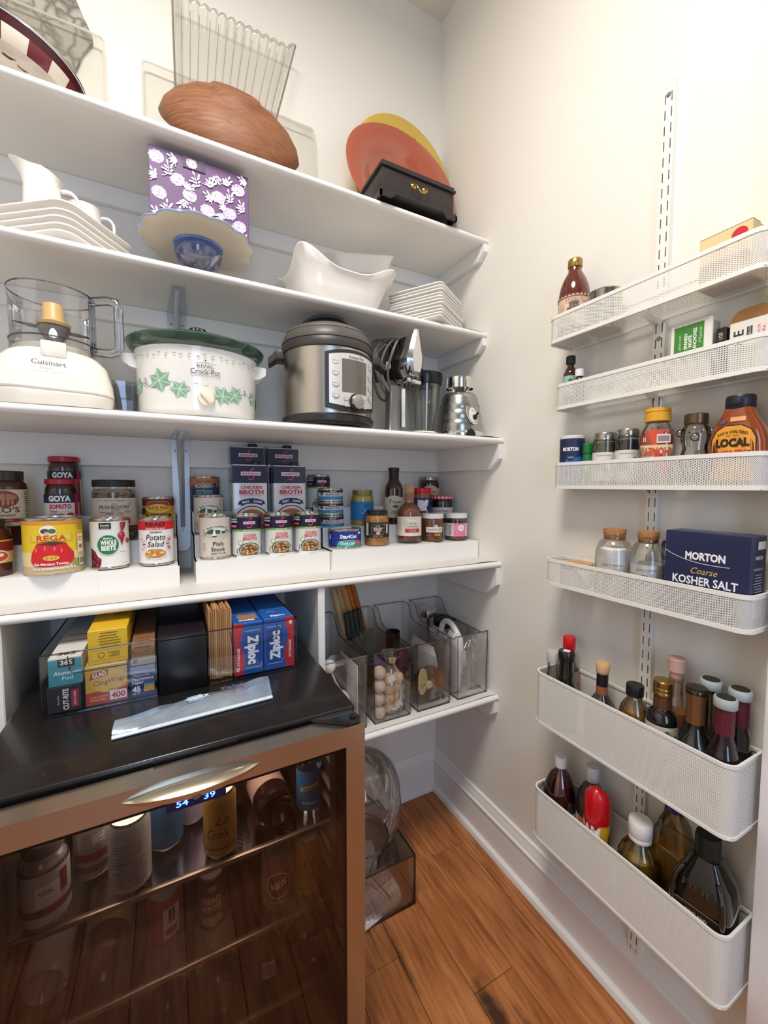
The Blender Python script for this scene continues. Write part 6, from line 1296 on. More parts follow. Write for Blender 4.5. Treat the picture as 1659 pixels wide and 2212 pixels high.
for i in range(4): MB().box(-.0012+i*.0042, .0012+i*.0042, .01*i, .16, 0, .15+.006*i, T=Ry(-8)).build('sheet', t, M('#d9d2cc', .4))
t = thing('black_cup', 'black cylindrical cup standing in the processor bin', 'cup', (-.300+.02, -.130, zk), 0)
MB().lathe([(.020, 0), (.022, .02), (.026, .19), (.024, .19), (.020, .02)], 26, cap1=False).build('cup_wall', t, M('#161214', .3)); MB().lathe([(.014, .02), (.017, .165)], 22, Tr(-.008, -.030, 0), cap1=False).build('grey_tube', t, GLASS('#8c8484', gloss=1.4))
# mixer bin
t = thing('hand_mixer', 'white hand mixer standing on end in the mixer bin', 'mixer', (-.118, -.268, zk), rz=-6)
MB().loft([[(x, y, z) for x, y in rrect(w_, d_, min(w_, d_)*.45, 5, cx_)] for z, w_, d_, cx_ in ((0, .028, .050, 0), (.01, .036, .066, 0), (.08, .044, .080, .002), (.14, .046, .082, .006), (.185, .040, .070, .008), (.205, .024, .05, .008))]).build('mixer_body', t, M('#e4e0dc', .3), smooth=50)
MB().tube(bez((.008, -.02, .20), (.0, .03, .26), (.0, .10, .23), (.0, .085, .12), 14), .010, 10).build('handle', t, M('#e9e6e2', .3), smooth=50)
MB().rbox(.012, .028, -.046, -.038, .095, .150, b=.003).build('speed_slider', t, M('#c8c4c0', .3))
MB().rbox(.015, .024, -.049, -.045, .100, .112, b=.001).build('slider_grip', t, M('#a8a4a0', .3))
for nm, px_, ln in (('whisk beater nearer the mixer body', -.072, -.016), ('whisk beater nearer the right wall', -.044, -.004)):
    t = thing('mixer_beater', 'wire ' + nm + ' in the mixer bin', 'beater', (px_, -.285+ln, zk), rot=(radians(-6), radians(4), 0), group='mixer beaters')
    MB().tube([(0, 0, 0), (0, 0, .085)], .0032, 8).build('shaft', t, chrome)
    for k in range(4): MB().tube([((.022*sin(pi*i/14))*cos(pi*k/4), (.022*sin(pi*i/14))*sin(pi*k/4), .080+.095*i/14) for i in range(15)]+[(-(.022*sin(pi*i/14))*cos(pi*k/4), -(.022*sin(pi*i/14))*sin(pi*k/4), .080+.095*i/14) for i in range(13, -1, -1)], .0011, 5).build('wire_loop', t, chrome)
t = thing('meat_mallet', 'silver toothed mallet head standing up in the mixer bin', 'mallet', (-.118, -.115, zk), rz=15)
MB().tube([(0, 0, 0), (0, 0, .22)], .006, 10).build('handle', t, M('#5a4a44', .3, metal=.5)); MB().rbox(-.028, .028, -.018, .018, .215, .245, b=.003).build('head', t, chrome)
mb = MB()
for i in range(4):
    for j in range(3): mb.loft([[(x, y, .244) for x, y in circ(.0065, 4, -.021+i*.014, -.012+j*.012, a0=pi/4)], [(x, y, .254) for x, y in circ(.001, 4, -.021+i*.014, -.012+j*.012, a0=pi/4)]])
mb.build('head_teeth', t, chrome, smooth=0)
t = thing('round_lid', 'round black lid resting behind the hand mixer', 'pan lid', (-.068, -.140, zk+.185), rot=(radians(12), 0, 0)); MB().lathe([(.034, 0), (.038, .004), (.038, .022), (.034, .026), (.0001, .026)], 30).build('lid_body', t, M('#1c1618', .35)); MB().rbox(.026, .056, -.009, .009, .010, .018, b=.003).build('lid_tab', t, M('#1c1618', .35))
t = thing('coiled_flex', 'white coiled mixer cord in the mixer bin', 'cord', (-.130, -.20, zk+.170)); MB().tube([(.022*cos(a), .045*sin(a), .004*sin(3*a)+.006*a/6.28) for a in [i*.35 for i in range(50)]], .0032, 6).build('cord_coil', t, M('#dcd8d4', .4)); MB().rbox(-.01, .01, .02, .05, .010, .022, b=.002).build('plug', t, M('#dcd8d4', .4))

# ================================================================ FLOOR BOX AND DOME
t = thing('storage_box', 'clear acrylic box on the floor holding old keyboards', 'box', (-.475, -.275, .0005)); w, d, h = .126, .124, .156
am = GLASS('#d9cfca', gloss=1.2); ae = GLASS('#6b5248', dens=2, gloss=1.5)
for a in ((-w, -w+.003, -d, d, 0, h), (w-.003, w, -d, d, 0, h)): MB().box(*a).build('side_wall', t, am)
for a in ((-w, w, -d, -d+.003, 0, h), (-w, w, d-.003, d, 0, h)): MB().box(*a).build('end_wall', t, am)
MB().box(-w, w, -d, d, 0, .003).build('box_floor', t, am); MB().box(-w-.002, w+.002, -d-.002, d+.002, h, h+.003).build('box_lid', t, GLASS('#cbbfb8', gloss=1.2))
mb = MB()
for z_ in (.002, h+.0015): mb.tube([(-w, -d, z_), (w, -d, z_), (w, d, z_), (-w, d, z_)], .0028, 6, closed=True)
for sx in (-1, 1):
    for sy in (-1, 1): mb.tube([(sx*w, sy*d, 0), (sx*w, sy*d, h)], .0026, 6)
mb.build('dark_edges', t, ae)
def keyboard(label, loc, rot, wd, dp):
    t = thing('keyboard', label, 'keyboard', loc, rot=rot, group='old keyboards in the box')
    MB().loft([[(x, y, z) for x, y in rrect(wd*k, dp*k, .03, 5)] for z, k in ((0, .95), (.004, 1), (.010, 1), (.013, .97))]).build('case', t, M('#d6d0ca', .35)); km = M('#e9e5e0', .4); src = None
    for r_ in range(5):
        for c_ in range(12):
            x = -wd*.42+c_*wd*.076+(r_ % 2)*.004; y = -dp*.36+r_*dp*.18
            if src is None: src = MB().rbox(-wd*.032, wd*.032, -dp*.075, dp*.075, 0, .005, b=.0015, seg=1).build('key', t, km); o = src
            else: o = src.copy(); COL.objects.link(o)
            o.location = (x, y, .0125)
    return t
keyboard('pale keyboard lying tilted in the front of the floor box', (-.470, -.345, .020), (radians(22), radians(4), radians(14)), .19, .105)
keyboard('second pale keyboard leaning behind the first in the floor box', (-.490, -.245, .055), (radians(58), radians(4), radians(8)), .17, .10)
t = thing('black_cable', 'thin black cable looped over the keyboards', 'cable', (-.44, -.33, .062)); MB().tube([(-.06, .02, .01), (-.02, -.03, .0), (.03, -.02, .005), (.055, .01, .02), (.045, .045, .035), (.01, .04, .04), (-.03, .0, .03), (.0, -.04, -.005), (.02, -.05, -.03)], .0022, 6).build('cable_loop', t, M('#241c1c', .5)); MB().tube([(.02, .01, .02), (.05, .0, .03), (.065, .015, .025), (.055, .03, .02)], .0022, 6).build('tan_loop', t, M('#b48c78', .5))
t = thing('clear_dome', 'large clear plastic dome standing on the floor box', 'dome', (-.465, -.262, .161))
MB().lathe([(.085, 0), (.110, .02), (.1245, .07), (.1265, .12), (.121, .18), (.105, .222), (.075, .25), (.03, .263), (.0001, .265)], 48, cap0=False).build('dome_wall', t, GLASS('#e6e0dc', gloss=1.3), smooth=60)
MB().tube([(.085*cos(a), .085*sin(a), .001) for a in [2*pi*i/40 for i in range(40)]], .002, 6, closed=True).build('dome_rim', t, GLASS('#a89c98', dens=2, gloss=1.6))
MB().tube([(-.03, -.05, .20), (.075, -.01, .06)], .004, 7).build('inner_rod', t, M('#54463f', .4))

# ================================================================ THINGS IN THE WALL RACKS
ZR = [b+.0042 for b in RB]
def sqface(rows, p):
    """wrap a label on the front of a superellipse bottle; rows = (z, width, depth)"""
    def f(u, v, k):
        for (z0, w0, d0), (z1, w1, d1) in zip(rows, rows[1:]):
            if z0 <= v <= z1: s_ = (v-z0)/(z1-z0); w, d = w0+(w1-w0)*s_, d0+(d1-d0)*s_; break
        else: w, d = rows[-1][1:]
        x = max(-.97, min(.97, u/(w/2)))
        return (x*w/2, -(d/2)*(1-abs(x)**p)**(1/p)-k-.0006, v)
    return f
ambr = GLASS('#7a3a20', gloss=1.4); clr = GLASS('#f2f0ec', gloss=1.4)
# --- topmost rack
t, L, q = vessel('vanilla_bottle', 'brown vanilla bottle with gold cap at the far end of the top rack', 'bottle', (-.061, -.676, ZR[0]), -52, [(.030, 0), (.036, .002), (.037, .006), (.037, .112), (.034, .132), (.027, .152), (.018, .168), (.0155, .174), (.0155, .190)], None, None, M('#5a2214', .1, coat=.8), [(.0165, .181), (.0172, .182), (.0172, .199), (.0155, .2015), (.0001, .2015)], M('#a98a4c', .3, metal=.8), (.030, .106), M('#d8bfa2', .6))
P = Print().rect(0, .103, .23, .007, '#7a4432')
for i in range(26): P.poly([(-.036*3.1+i*.0088, .100), (-.036*3.1+i*.0088+.004, .106), (-.036*3.1+i*.0088+.008, .100)], '#c8a890')
P.text('VAINILLA', 0, .092, .0068, '#8a4430', w=.040).rect(0, .073, .018, .016, '#6a5048').ell(0, .083, .022, .008, '#6a5048').rect(-.0115, .069, .006, .008, '#6a5048').rect(.0115, .069, .006, .008, '#6a5048').ell(-.004, .076, .003, .002, '#c0a894').ell(.004, .076, .003, .002, '#c0a894').rect(0, .0695, .007, .0018, '#c0a894').text('TECUL', 0, .056, .0075, '#a4705a', w=.030)
lines(P, -.026, .082, .016, 7, .004, '#b88a74', .0013, 4); lines(P, .027, .086, .018, 8, .004, '#a86a54', .0013, 6); P.wrap(q, L)
t = thing('ring_mold', 'polished steel ring lying beside the vanilla bottle', 'ring', (-.056, -.758, ZR[0]))
MB().lathe([(.034, 0), (.036, .001), (.036, .088), (.033, .090), (.033, .003)], 40, cap0=False, cap1=False).build('ring_wall', t, M('#9d9a94', .14, metal=1)); MB().tube([(.036*cos(a), .036*sin(a), .089) for a in [2*pi*i/36 for i in range(36)]], .0012, 6, closed=True).build('rolled_lip', t, chrome)
t, b = carton('cream_carton', 'cream food carton with a red dot at the near end of the top rack', 'carton', (-.060, -1.008, ZR[0]), -90, .080, .056, .092, M('#dcc692', .5))
Print().ell(.022, .074, .024, .024, '#c4202c').text('rice', -.012, .066, .012, '#b4402c', w=.03, bold=.02).rect(0, .04, .07, .04, '#cdae74').flat(t, Tr(0, -.028, 0), 'carton_print')
MB().box(-.040, .040, -.028, .0, .0922, .0928).build('open_flap', t, M('#e6ddc8', .5))
# --- second rack
t, L, q = vessel('extract_bottle', 'small amber extract bottle with teal label and black cap', 'bottle', (-.048, -.661, ZR[1]), -52, [(.015, 0), (.0175, .002), (.0175, .085), (.014, .098), (.0085, .106), (.008, .118)], None, None, M('#3f1d10', .1, coat=.7), lidp(.0115, .114, .134), M('#1f2220', .4), (.030, .082), M('#8cb8a8', .5))
P = Print().poly([(-.006, .070), (.0, .076), (.006, .070), (.002, .068), (-.002, .068)], '#2c4a34').text('PURE', 0, .060, .004, '#2c3a34', w=.014).text('EXTRACT', 0, .052, .004, '#2c3a34', w=.020); P.wrap(q, L)
t, L, q = vessel('dropper_bottle', 'tiny dark bottle with a white cap next to the amber extract', 'bottle', (-.056, -.694, ZR[1]), -52, [(.011, 0), (.012, .002), (.012, .062), (.008, .070), (.007, .078)], None, None, M('#1c1614', .15, coat=.5), lidp(.0105, .074, .092), M('#e8e6e0', .4), (.015, .055), M('#2a2622', .5))
t, b = carton('anchovy_carton', 'white carton of white anchovies with a green stamp panel', 'carton', (-.058, -.952, ZR[1]), -90, .073, .030, .118, M('#e4e0d6', .5))
P = Print().rect(-.003, .085, .052, .056, '#3f8430').text('SPANISH', -.008, .082, .0058, '#eef2e6', w=.030, rot=90, bold=.03).text('WHITE', -.000, .080, .0058, '#eef2e6', w=.024, rot=90, bold=.03).text('ANCHOVIES', .008, .084, .0058, '#eef2e6', w=.040, rot=90, bold=.03).text('LEMON OLIVE', -.018, .082, .0040, '#d8e6cc', w=.030, rot=90).text('Matiz', .0175, .088, .0045, '#d8e6cc', w=.030, rot=90, shear=.2).text('YOUR DAY, FOR GOOD HEALTH', .0, .1145, .0030, '#77736a', w=.060)
for i in range(14): P.ell(-.029+i*.004, .113, .002, .002, '#e4e0d6', n=6)
P.flat(t, Tr(0, -.015, 0), 'carton_print'); MB().box(.0366, .0369, -.012, .012, .02, .11).build('side_panel', t, M('#b8b2a2', .5))
t, b = carton('black_tin_box', 'narrow black tin wedged between the anchovy carton and the gold tin', 'tin', (-.049, -1.003, ZR[1]), -90, .016, .05, .090, M('#1d1c18', .4)); Print().text('USE', 0, .074, .006, '#d8d2c4', w=.013, rot=90).flat(t, Tr(0, -.025, 0), 'tin_print')
t = thing('fish_tin', 'tall gold-rimmed fish tin with a white label at the near end of the second rack', 'tin', (-.056, -1.046, ZR[1]), -90)
MB().loft([[(x, y, z) for x, z in rrect(.066*k, .112*k, .022, 6, 0, .058)] for y, k in ((.012, .97), (.010, 1), (-.010, 1), (-.012, .97))]).build('tin_shell', t, M('#b58a38', .22, metal=.9)); MB().loft([[(x, y, z) for x, z in rrect(.060, .106, .019, 6, 0, .058)] for y in (-.0122, -.0126)]).build('amber_window', t, M('#8a5a24', .2, coat=.6, var=.3, vscale=60))
P = Print().rect(.0, .050, .062, .084, '#e0dbd0').text('HE', -.018, .064, .014, '#2a2824', w=.026, rot=90, bold=.02).rect(-.002, .070, .008, .020, '#3a3632').text('MEJILLON', -.002, .070, .0038, '#e0dbd0', w=.018, rot=90).rect(.014, .066, .014, .030, '#e6d4cc').text('EN SALSA', .011, .066, .0042, '#b84450', w=.026, rot=90).text('VIERA', .018, .066, .0042, '#b84450', w=.018, rot=90); lines(P, .028, .08, .004, 6, .008, '#6c665c', .003, 3); P.flat(t, Tr(0, -.0127, 0), 'tin_print')
# --- third rack
def spice(label, y, R, H, content, x=-.046, blackdots=False):
    t, L, q = vessel('spice_jar', label, 'jar', (x, y, ZR[2]), -60, jarprof(R, H-.006, R*.86, .006, .008), clr, (.003, H*.82), content, lidp(R*.93, H-.018, H), M('#a8a49c', .22, metal=.9), (.016, H*.64, R), M('#d6d2c8', .6), group='small silver-lidded jars')
    P = Print().text('WILLIAMS SONOMA', 0, H*.58, .0026, '#6c665c', w=R*1.2).ell(0, H*.38, R*.7, R*.6, '#b0a89a').rect(R*.7, H*.4, .008, .03, '#8a8476'); P.wrap(q, L)
t = thing('salt_canister', 'small blue round table salt canister at the far end of the third rack', 'canister', (-.047, -.672, ZR[2]), -54); R = .0300
MB().lathe([(.029, 0), (R, .001), (R, .126)], 36).build('card_tube', t, M('#20284c', .45)); MB().lathe([(R, .124), (R+.0006, .126), (R+.0006, .1315), (.028, .1325), (.027, .130), (.0001, .130)], 36).build('white_lid', t, M('#e4e2de', .45))
P = Print().poly([(-.030, .012), (.046, .020), (.046, .080), (-.010, .074), (-.030, .040)], '#2f5fae').text('MORTON', -.003, .097, .0085, '#f0f0f2', w=.038, bold=.04).ell(-.002, .076, .018, .018, '#1c2448').text('IODIZED', -.002, .076, .0034, '#e0e4ee', w=.013).rect(-.002, .052, .0001, .0001, '#ffffff'); P.wrap(R, t)
t, L, q = vessel('green_spice_bottle', 'slim bright green spice bottle beside the salt canister', 'bottle', (-.046, -.7185, ZR[2]), -55, [(.0120, 0), (.0128, .002), (.0128, .080), (.010, .086)], None, None, M('#1f6a34', .3), [(.0125, .084), (.0130, .085), (.0130, .108), (.0115, .110), (.0001, .110)], M('#22783c', .35), (.012, .070), M('#2f8044', .4)); Print().text('BASIL', 0, .05, .005, '#e0e8d8', w=.016).wrap(q, L)
spice('silver-lidded jar half full of dried herbs', -.7625, .0262, .130, M('#6a6a4c', .9, var=.4, vscale=150))
spice('silver-lidded jar of black peppercorns', -.8180, .0245, .132, M('#231c1a', .7, bump=1., bscale=300, var=.5, vscale=250))
t = thing('honey_squeeze_bottle', 'squeeze honey bottle standing inverted with a yellow cap on top', 'bottle', (-.047, -.8830, ZR[2]), -62)
MB().loft([squircle(w_, d_, z, 36, 2.8) for z, w_, d_ in ((0, .050, .040), (.004, .060, .046), (.05, .066, .048), (.09, .066, .048), (.118, .060, .044), (.134, .044, .036), (.142, .036, .034))]).build('plastic_body', t, GLASS('#efe4dc', gloss=1.5), smooth=50)
MB().loft([squircle(w_-.005, d_-.005, z, 36, 2.8) for z, w_, d_ in ((.003, .050, .040), (.02, .063, .047), (.062, .066, .048))]).build('honey', t, M('#6a2f10', .15, coat=.4), smooth=50)
MB().lathe([(.0235, .140), (.0243, .141), (.0243, .158), (.0225, .160), (.0243, .161), (.0235, .168), (.0001, .169)], 36).build('yellow_cap', t, M('#dfa32c', .4))
P = Print().poly([(-.029, .0), (.029, .0), (.029, .108), (.018, .122), (-.018, .122), (-.029, .108)], '#cf4a2c').rect(0, .045, .058, .090, '#e2c690').text('HONEY', .0, .076, .015, '#c4442c', w=.046, bold=.04, flipu=True).rect(.012, .103, .024, .018, '#e6d4d0').rect(.012, .103, .020, .012, '#8a7c7c').text('8', -.022, .102, .010, '#f0c8a8', w=.006)
P.flat(t, None, 'label_print', fn=sqface(((0, .050, .040), (.004, .060, .046), (.05, .066, .048), (.09, .066, .048), (.118, .060, .044), (.134, .044, .036), (.142, .036, .034)), 2.8))
t = thing('bear_jar', 'clear bear-shaped honey jar with a bronze screw lid', 'jar', (-.048, -.9570, ZR[2]), -66)
MB().lathe([(.022, 0), (.026, .003), (.0275, .03), (.0270, .055), (.0225, .072), (.0205, .080), (.0235, .092), (.0255, .104), (.0235, .117), (.0185, .124), (.018, .130)], 36).build('glass_body', t, GLASS('#e6e2da', gloss=1.8), smooth=60)
for s_ in (-1, 1):
    MB().lathe([(max(.0001, .0075*sin(pi*i/10)), .106-.0075*cos(pi*i/10)) for i in range(11)], 16, Tr(s_*.0255, 0, .004)).build('ear', t, GLASS('#dcd8d0', gloss=1.8)); MB().lathe([(max(.0001, .0018*sin(pi*i/6)), -.0018*cos(pi*i/6)) for i in range(7)], 10, Tr(s_*.009, -.0238, .108)).build('eye', t, M('#1c1816', .3))
MB().lathe([(max(.0001, .0085*sin(pi*i/10)), -.0085*cos(pi*i/10)) for i in range(11)], 16, Tr(0, -.0215, .099)).build('muzzle', t, GLASS('#d8d4cc', gloss=1.8))
MB().lathe([(.0195, .126), (.0203, .127), (.0203, .144), (.0185, .146), (.0001, .146)], 32).build('bronze_lid', t, M('#6d5a44', .3, metal=.8)); MB().lathe([(.0282, .010), (.0282, .052)], 32, cap0=False, cap1=False).build('dark_label', t, M('#2a2a34', .5)); Print().text('HONEY', 0, .035, .007, '#c8c0a8', w=.03).wrap(.0283, t)
t = thing('local_honey_bottle', 'large amber honey bottle with black cap and orange LOCAL label', 'bottle', (-.0475, -1.028, ZR[2]), -88)
MB().loft([squircle(w_, d_, z, 40, 3) for z, w_, d_ in ((0, .070, .044), (.004, .084, .050), (.06, .090, .052), (.085, .088, .052), (.108, .076, .050), (.130, .054, .044), (.145, .042, .040))]).build('plastic_body', t, M('#8a3d14', .1, coat=.8, var=.1, vscale=12), smooth=50)
MB().lathe([(.0215, .144), (.0222, .145), (.0222, .164), (.0205, .168), (.0001, .168)], 36).build('flip_cap', t, M('#1d1f28', .35)); MB().rbox(-.008, .008, -.0235, -.021, .150, .160, b=.001).build('cap_tab', t, M('#1d1f28', .35))
P = Print().poly([(-.034, .012), (.034, .012), (.034, .090), (.026, .106), (.012, .114), (-.012, .114), (-.026, .106), (-.034, .090)], '#3a2014').poly([(-.032, .013), (.032, .013), (.032, .089), (.025, .104), (.012, .112), (-.012, .112), (-.025, .104), (-.032, .089)], '#e39a34').text('RAW & UNFILTERED', 0, .1015, .0048, '#3a2414', w=.046, arc=.05, bold=.02).text('EST 1904', 0, .0945, .0028, '#3a2414', w=.018).text('LOCAL', 0, .0820, .0135, '#2c1c12', w=.050, bold=.06).text('HONEY', 0, .063, .0105, '#b4382c', w=.044, bold=.04).rect(.006, .124, .022, .008, '#e2a468').ell(-.016, .121, .010, .008, '#5a5470')
P.flat(t, None, 'label_print', fn=sqface(((0, .070, .044), (.004, .084, .050), (.06, .090, .052), (.085, .088, .052), (.108, .076, .050), (.130, .054, .044), (.145, .042, .040)), 3))
# --- fourth rack
corkm = M('#a8764c', .8, var=.3, vscale=160, bump=.5, bscale=200)
o = MB().lathe([(.037, 0), (.0385, .001), (.0390, .010), (.0380, .0125), (.0001, .0125)], 44).build('cork_disc', m=M('#c99a66', .8, var=.2, vscale=140, bump=.4, bscale=200), loc=(-.0570, -.702, RT[3]-.0185)); tag(o, 'round flat cork lid at the far end of the fourth rack', 'lid')
Print().ell(0, 0, .034, .034, '#b07e4c').ell(0, 0, .031, .031, '#c99a66').text('SEA SALT', 0, 0, .005, '#8a5a34', w=.022).flat(o, Tr(0, 0, .0125) @ Rz(-60) @ Rx(-90), 'burnt_mark')
t = thing('salt_cellar', 'squat white salt cellar under the flat cork lid', 'cellar', (-.058, -.702, ZR[3])); MB().lathe([(.034, 0), (.037, .003), (.038, .044), (.0375, .0455), (.037, .044), (.036, .006)], 40, cap1=False).build('cellar_wall', t, M('#dcd6cc', .4)); MB().lathe([(.0366, .006), (.0366, .038), (.0001, .040)], 36).build('salt', t, M('#e6e2da', .8))
def saltjar(label, y, R, H, fill, x=-.058):
    t, L, q = vessel('sea_salt_jar', label, 'jar', (x, y, ZR[3]), -62, [(R*.9, 0), (R, .003), (R, H*.58), (R*.97, H*.68), (R*.82, H*.79), (R*.58, H*.85), (R*.56, H*.90), (R*.63, H*.915), (R*.63, H*.935)], clr, None, None, [(R*.53, H*.83), (R*.555, H*.84), (R*.60, H*.985), (R*.58, H), (.0001, H)], corkm, group='sea salt jars', lidname='cork')
    if fill: MB().lathe([(R*.94, .004), (R*.955, H*.55), (R*.93, fill), (R*.4, fill+.004), (.0001, fill+.003)], 36).build('coarse_salt', t, M('#f6f4f0', .8, bump=1., bscale=350))
    Print().text('COLE & MASON', 0, H*.48, .0042, '#4c4842', w=R*1.15).rect(0, H*.445, R*.5, .0005, '#6c6862').text('SEA', -R*.12, H*.385, .0088, '#2a2622', w=R*.55, bold=.01).text('SALT', -R*.05, H*.30, .0088, '#2a2622', w=R*.70, bold=.01).wrap(R+.0003, t)
saltjar('corked jar filled with coarse sea salt', -.8030, .0400, .156, .108)
saltjar('nearly empty corked sea salt jar next to the kosher salt carton', -.8800, .0340, .158, .012)
t = thing('pepper_grinder', 'clear pepper grinder half hidden behind the nearly empty salt jar', 'grinder', (-.040, -.921, ZR[3]), -60); MB().lathe([(.019, 0), (.020, .002), (.020, .10), (.017, .104)], 28).build('clear_tube', t, clr); MB().lathe([(.020, .10), (.021, .104), (.021, .135), (.018, .14), (.0001, .14)], 28).build('grinder_cap', t, GLASS('#dcd8d4', gloss=1.6)); P = Print().rect(.006, .07, .022, .05, '#d8d4cc').text('SEA SALT', .006, .085, .004, '#5c5852', w=.018).rect(.006, .072, .018, .002, '#4c4842').rect(.006, .062, .018, .002, '#4c4842'); P.wrap(.0202, t)
t, b = carton('kosher_salt_carton', 'big navy carton of coarse kosher salt at the near end of the fourth rack', 'carton', (-.060, -1.0015, ZR[3]), -90, .141, .056, .167, M('#20264a', .4, coat=.1))
P = Print().text('MORTON', .000, .121, .0135, '#eeeef2', w=.066, bold=.045).line([(p[0], p[1]) for p in bez((-.070, .128, 0), (-.04, .109, 0), (0, .105, 0), (.040, .107, 0), 14)], .0013, '#c8ccdc').text('Coarse', .000, .093, .0120, '#dcb478', w=.044, shear=.4).text('KOSHER SALT', .000, .0735, .0150, '#eeeef2', w=.108, bold=.025).line([(-.045, .062), (.040, .062)], .001, '#dcb4b4').text('IDEAL FOR COOKING & PICKLING', 0, .053, .004, '#dcb478', w=.07)
P.flat(t, Tr(0, -.028, 0), 'front_print')
P = Print().text('MORTON', 0, .128, .006, '#e0e0ea', w=.026, bold=.03).text('KOSHER SALT', 0, .108, .004, '#e0e0ea', w=.034).rect(.008, .150, .030, .014, '#d8d6d2').rect(0, .040, .036, .040, '#d0ccc4'); lines(P, 0, .098, .036, 9, .005, '#a8acc0', .0014, 4); lines(P, 0, .054, .03, 6, .006, '#5c5852', .0016, 5)
P.flat(t, Tr(.0705, 0, 0) @ Rz(90), 'side_print')
Print().text('MORTON COARSE KOSHER SALT', 0, .0, .006, '#c8cce0', w=.09).flat(t, Tr(0, 0, .167) @ Rx(-90), 'top_print')
# --- fifth rack: bottles
def bottle(name, label, x, y, rk, prof, body, cap=None, capm=None, liquid=None, liqm=None, band=None, bandm=None, rz=-62, extra=None, dress=None, n=32):
    t = thing(name, label, 'bottle', (x, y, ZR[rk]), rz); MB().lathe(prof, n).build('glass_body', t, body, smooth=50)
    if liquid:
        def rad(z):
            for (r0, a), (r1, b) in zip(prof, prof[1:]):
                if a <= z <= b and b > a: return r0+(r1-r0)*(z-a)/(b-a)
            return prof[-1][0]
        zs = sorted(set([liquid[0], liquid[1]]+[z for r, z in prof if liquid[0] < z < liquid[1]])); MB().lathe([(max(.001, rad(z)-.0018), z) for z in zs], n).build('liquid', t, liqm, smooth=50)
    if cap: MB().lathe(cap, n).build('cap', t, capm)
    if dress: MB().lathe([(r+.0006, z) for r, z in dress[0]], n, cap0=False, cap1=False).build('neck_foil', t, dress[1])
    if band: L = MB().lathe([(band[2]+.0005, band[0]), (band[2]+.0005, band[1])], n, cap0=False, cap1=False).build('paper_label', t, bandm)
    return t
def wineprof(R, H, nr): return [(R*.85, 0), (R, .003), (R, H*.46), (R*.93, H*.52), (R*.72, H*.58), (nr*1.25, H*.64), (nr, H*.70), (nr, H*.955), (nr*1.18, H*.96), (nr*1.18, H*.985), (nr, H)]
dkg = M('#14120e', .08, coat=.8); dkr = M('#1c1012', .08, coat=.8)
bottle('clear_cap_bottle', 'clear bottle with a frosted cap at the far corner of the deep rack', -.090, -.666, 4, [(.020, 0), (.023, .003), (.023, .075), (.020, .100), (.0135, .135), (.013, .165)], clr, lidp(.0155, .160, .188), M('#d3cfc8', .3, alpha=.75), (.003, .105), M('#2c2418', .2))
bottle('red_cap_bottle', 'bottle with a bright red cap behind the black-necked one', -.046, -.680, 4, [(.024, 0), (.028, .003), (.028, .10), (.022, .140), (.0135, .175), (.013, .195)], clr, lidp(.0155, .192, .225), M('#cf1420', .35), (.003, .115), M('#4c4438', .3), (.06, .14, .0262), M('#a8876a', .6))
t = bottle('balsamic_bottle', 'black-necked vinegar bottle with a white square on its cap', -.088, -.706, 4, [(.026, 0), (.031, .003), (.031, .085), (.027, .108), (.018, .130), (.0175, .185), (.0175, .20)], dkg, [(.0195, .178), (.0205, .180), (.0205, .199), (.0185, .203), (.0001, .203)], M('#161616', .3, coat=.4))
MB().box(-.008, .008, -.008, .008, .2031, .2036).build('white_square', t, M('#e8e6e2', .5))
t = bottle('cork_top_bottle', 'clear vinegar bottle with a wooden stopper and copper neck band', -.068, -.792, 4, [(.033, 0), (.038, .003), (.038, .070), (.034, .092), (.022, .112), (.0125, .128), (.0120, .178)], clr, [(.011, .172), (.0145, .180), (.0150, .182), (.0150, .200), (.0140, .2015), (.0001, .2015)], M('#d3a676', .6, var=.1, vscale=60), (.003, .082), M('#1d1812', .2), dress=([(.0122, .146), (.0122, .178)], M('#1a161e', .35)))
MB().lathe([(.0132, .126), (.0128, .146)], 24, cap0=False, cap1=False).build('copper_band', t, M('#9a5c3c', .45))
t = bottle('cider_vinegar_bottle', 'golden cider vinegar bottle with ribbed shoulders and a black cap', -.078, -.876, 4, [(.030, 0), (.0345, .003), (.0345, .080), (.033, .105), (.026, .135), (.0155, .155), (.0145, .170)], GLASS('#f4ecd8', gloss=1.5), lidp(.0175, .163, .187), M('#1a1818', .35), (.003, .138), M('#a5742a', .15, coat=.4))
for k in range(14): MB().tube([(r*cos(2*pi*k/14), r*sin(2*pi*k/14), z) for r, z in ((.0346, .09), (.0332, .105), (.0262, .135), (.018, .150))], .0010, 5).build('shoulder_rib', t, GLASS('#e8d8b0', gloss=1.8))
t = bottle('sesame_oil_bottle', 'dark oil bottle with gold screw cap and copper neck foil', -.078, -.934, 4, [(.025, 0), (.029, .003), (.029, .138), (.027, .152), (.020, .160), (.0155, .165), (.015, .200)], dkg, [(.0180, .192), (.0188, .193), (.0188, .198), (.0180, .1995), (.0188, .201), (.0188, .206), (.0180, .2075), (.0188, .209), (.0185, .220), (.0170, .222), (.0001, .222)], M('#a8874c', .25, metal=.9), band=(.070, .134, .029), bandm=M('#cfc6b0', .6), dress=([(.0165, .164), (.0160, .193)], M('#6e4a34', .3, metal=.5)))
Print().text('VIOLA', -.006, .112, .008, '#4c4a3c', w=.026, bold=.02).ell(.010, .124, .010, .006, '#5c6a4c').ell(.016, .118, .008, .005, '#6c7a5c').wrap(.0297, t)
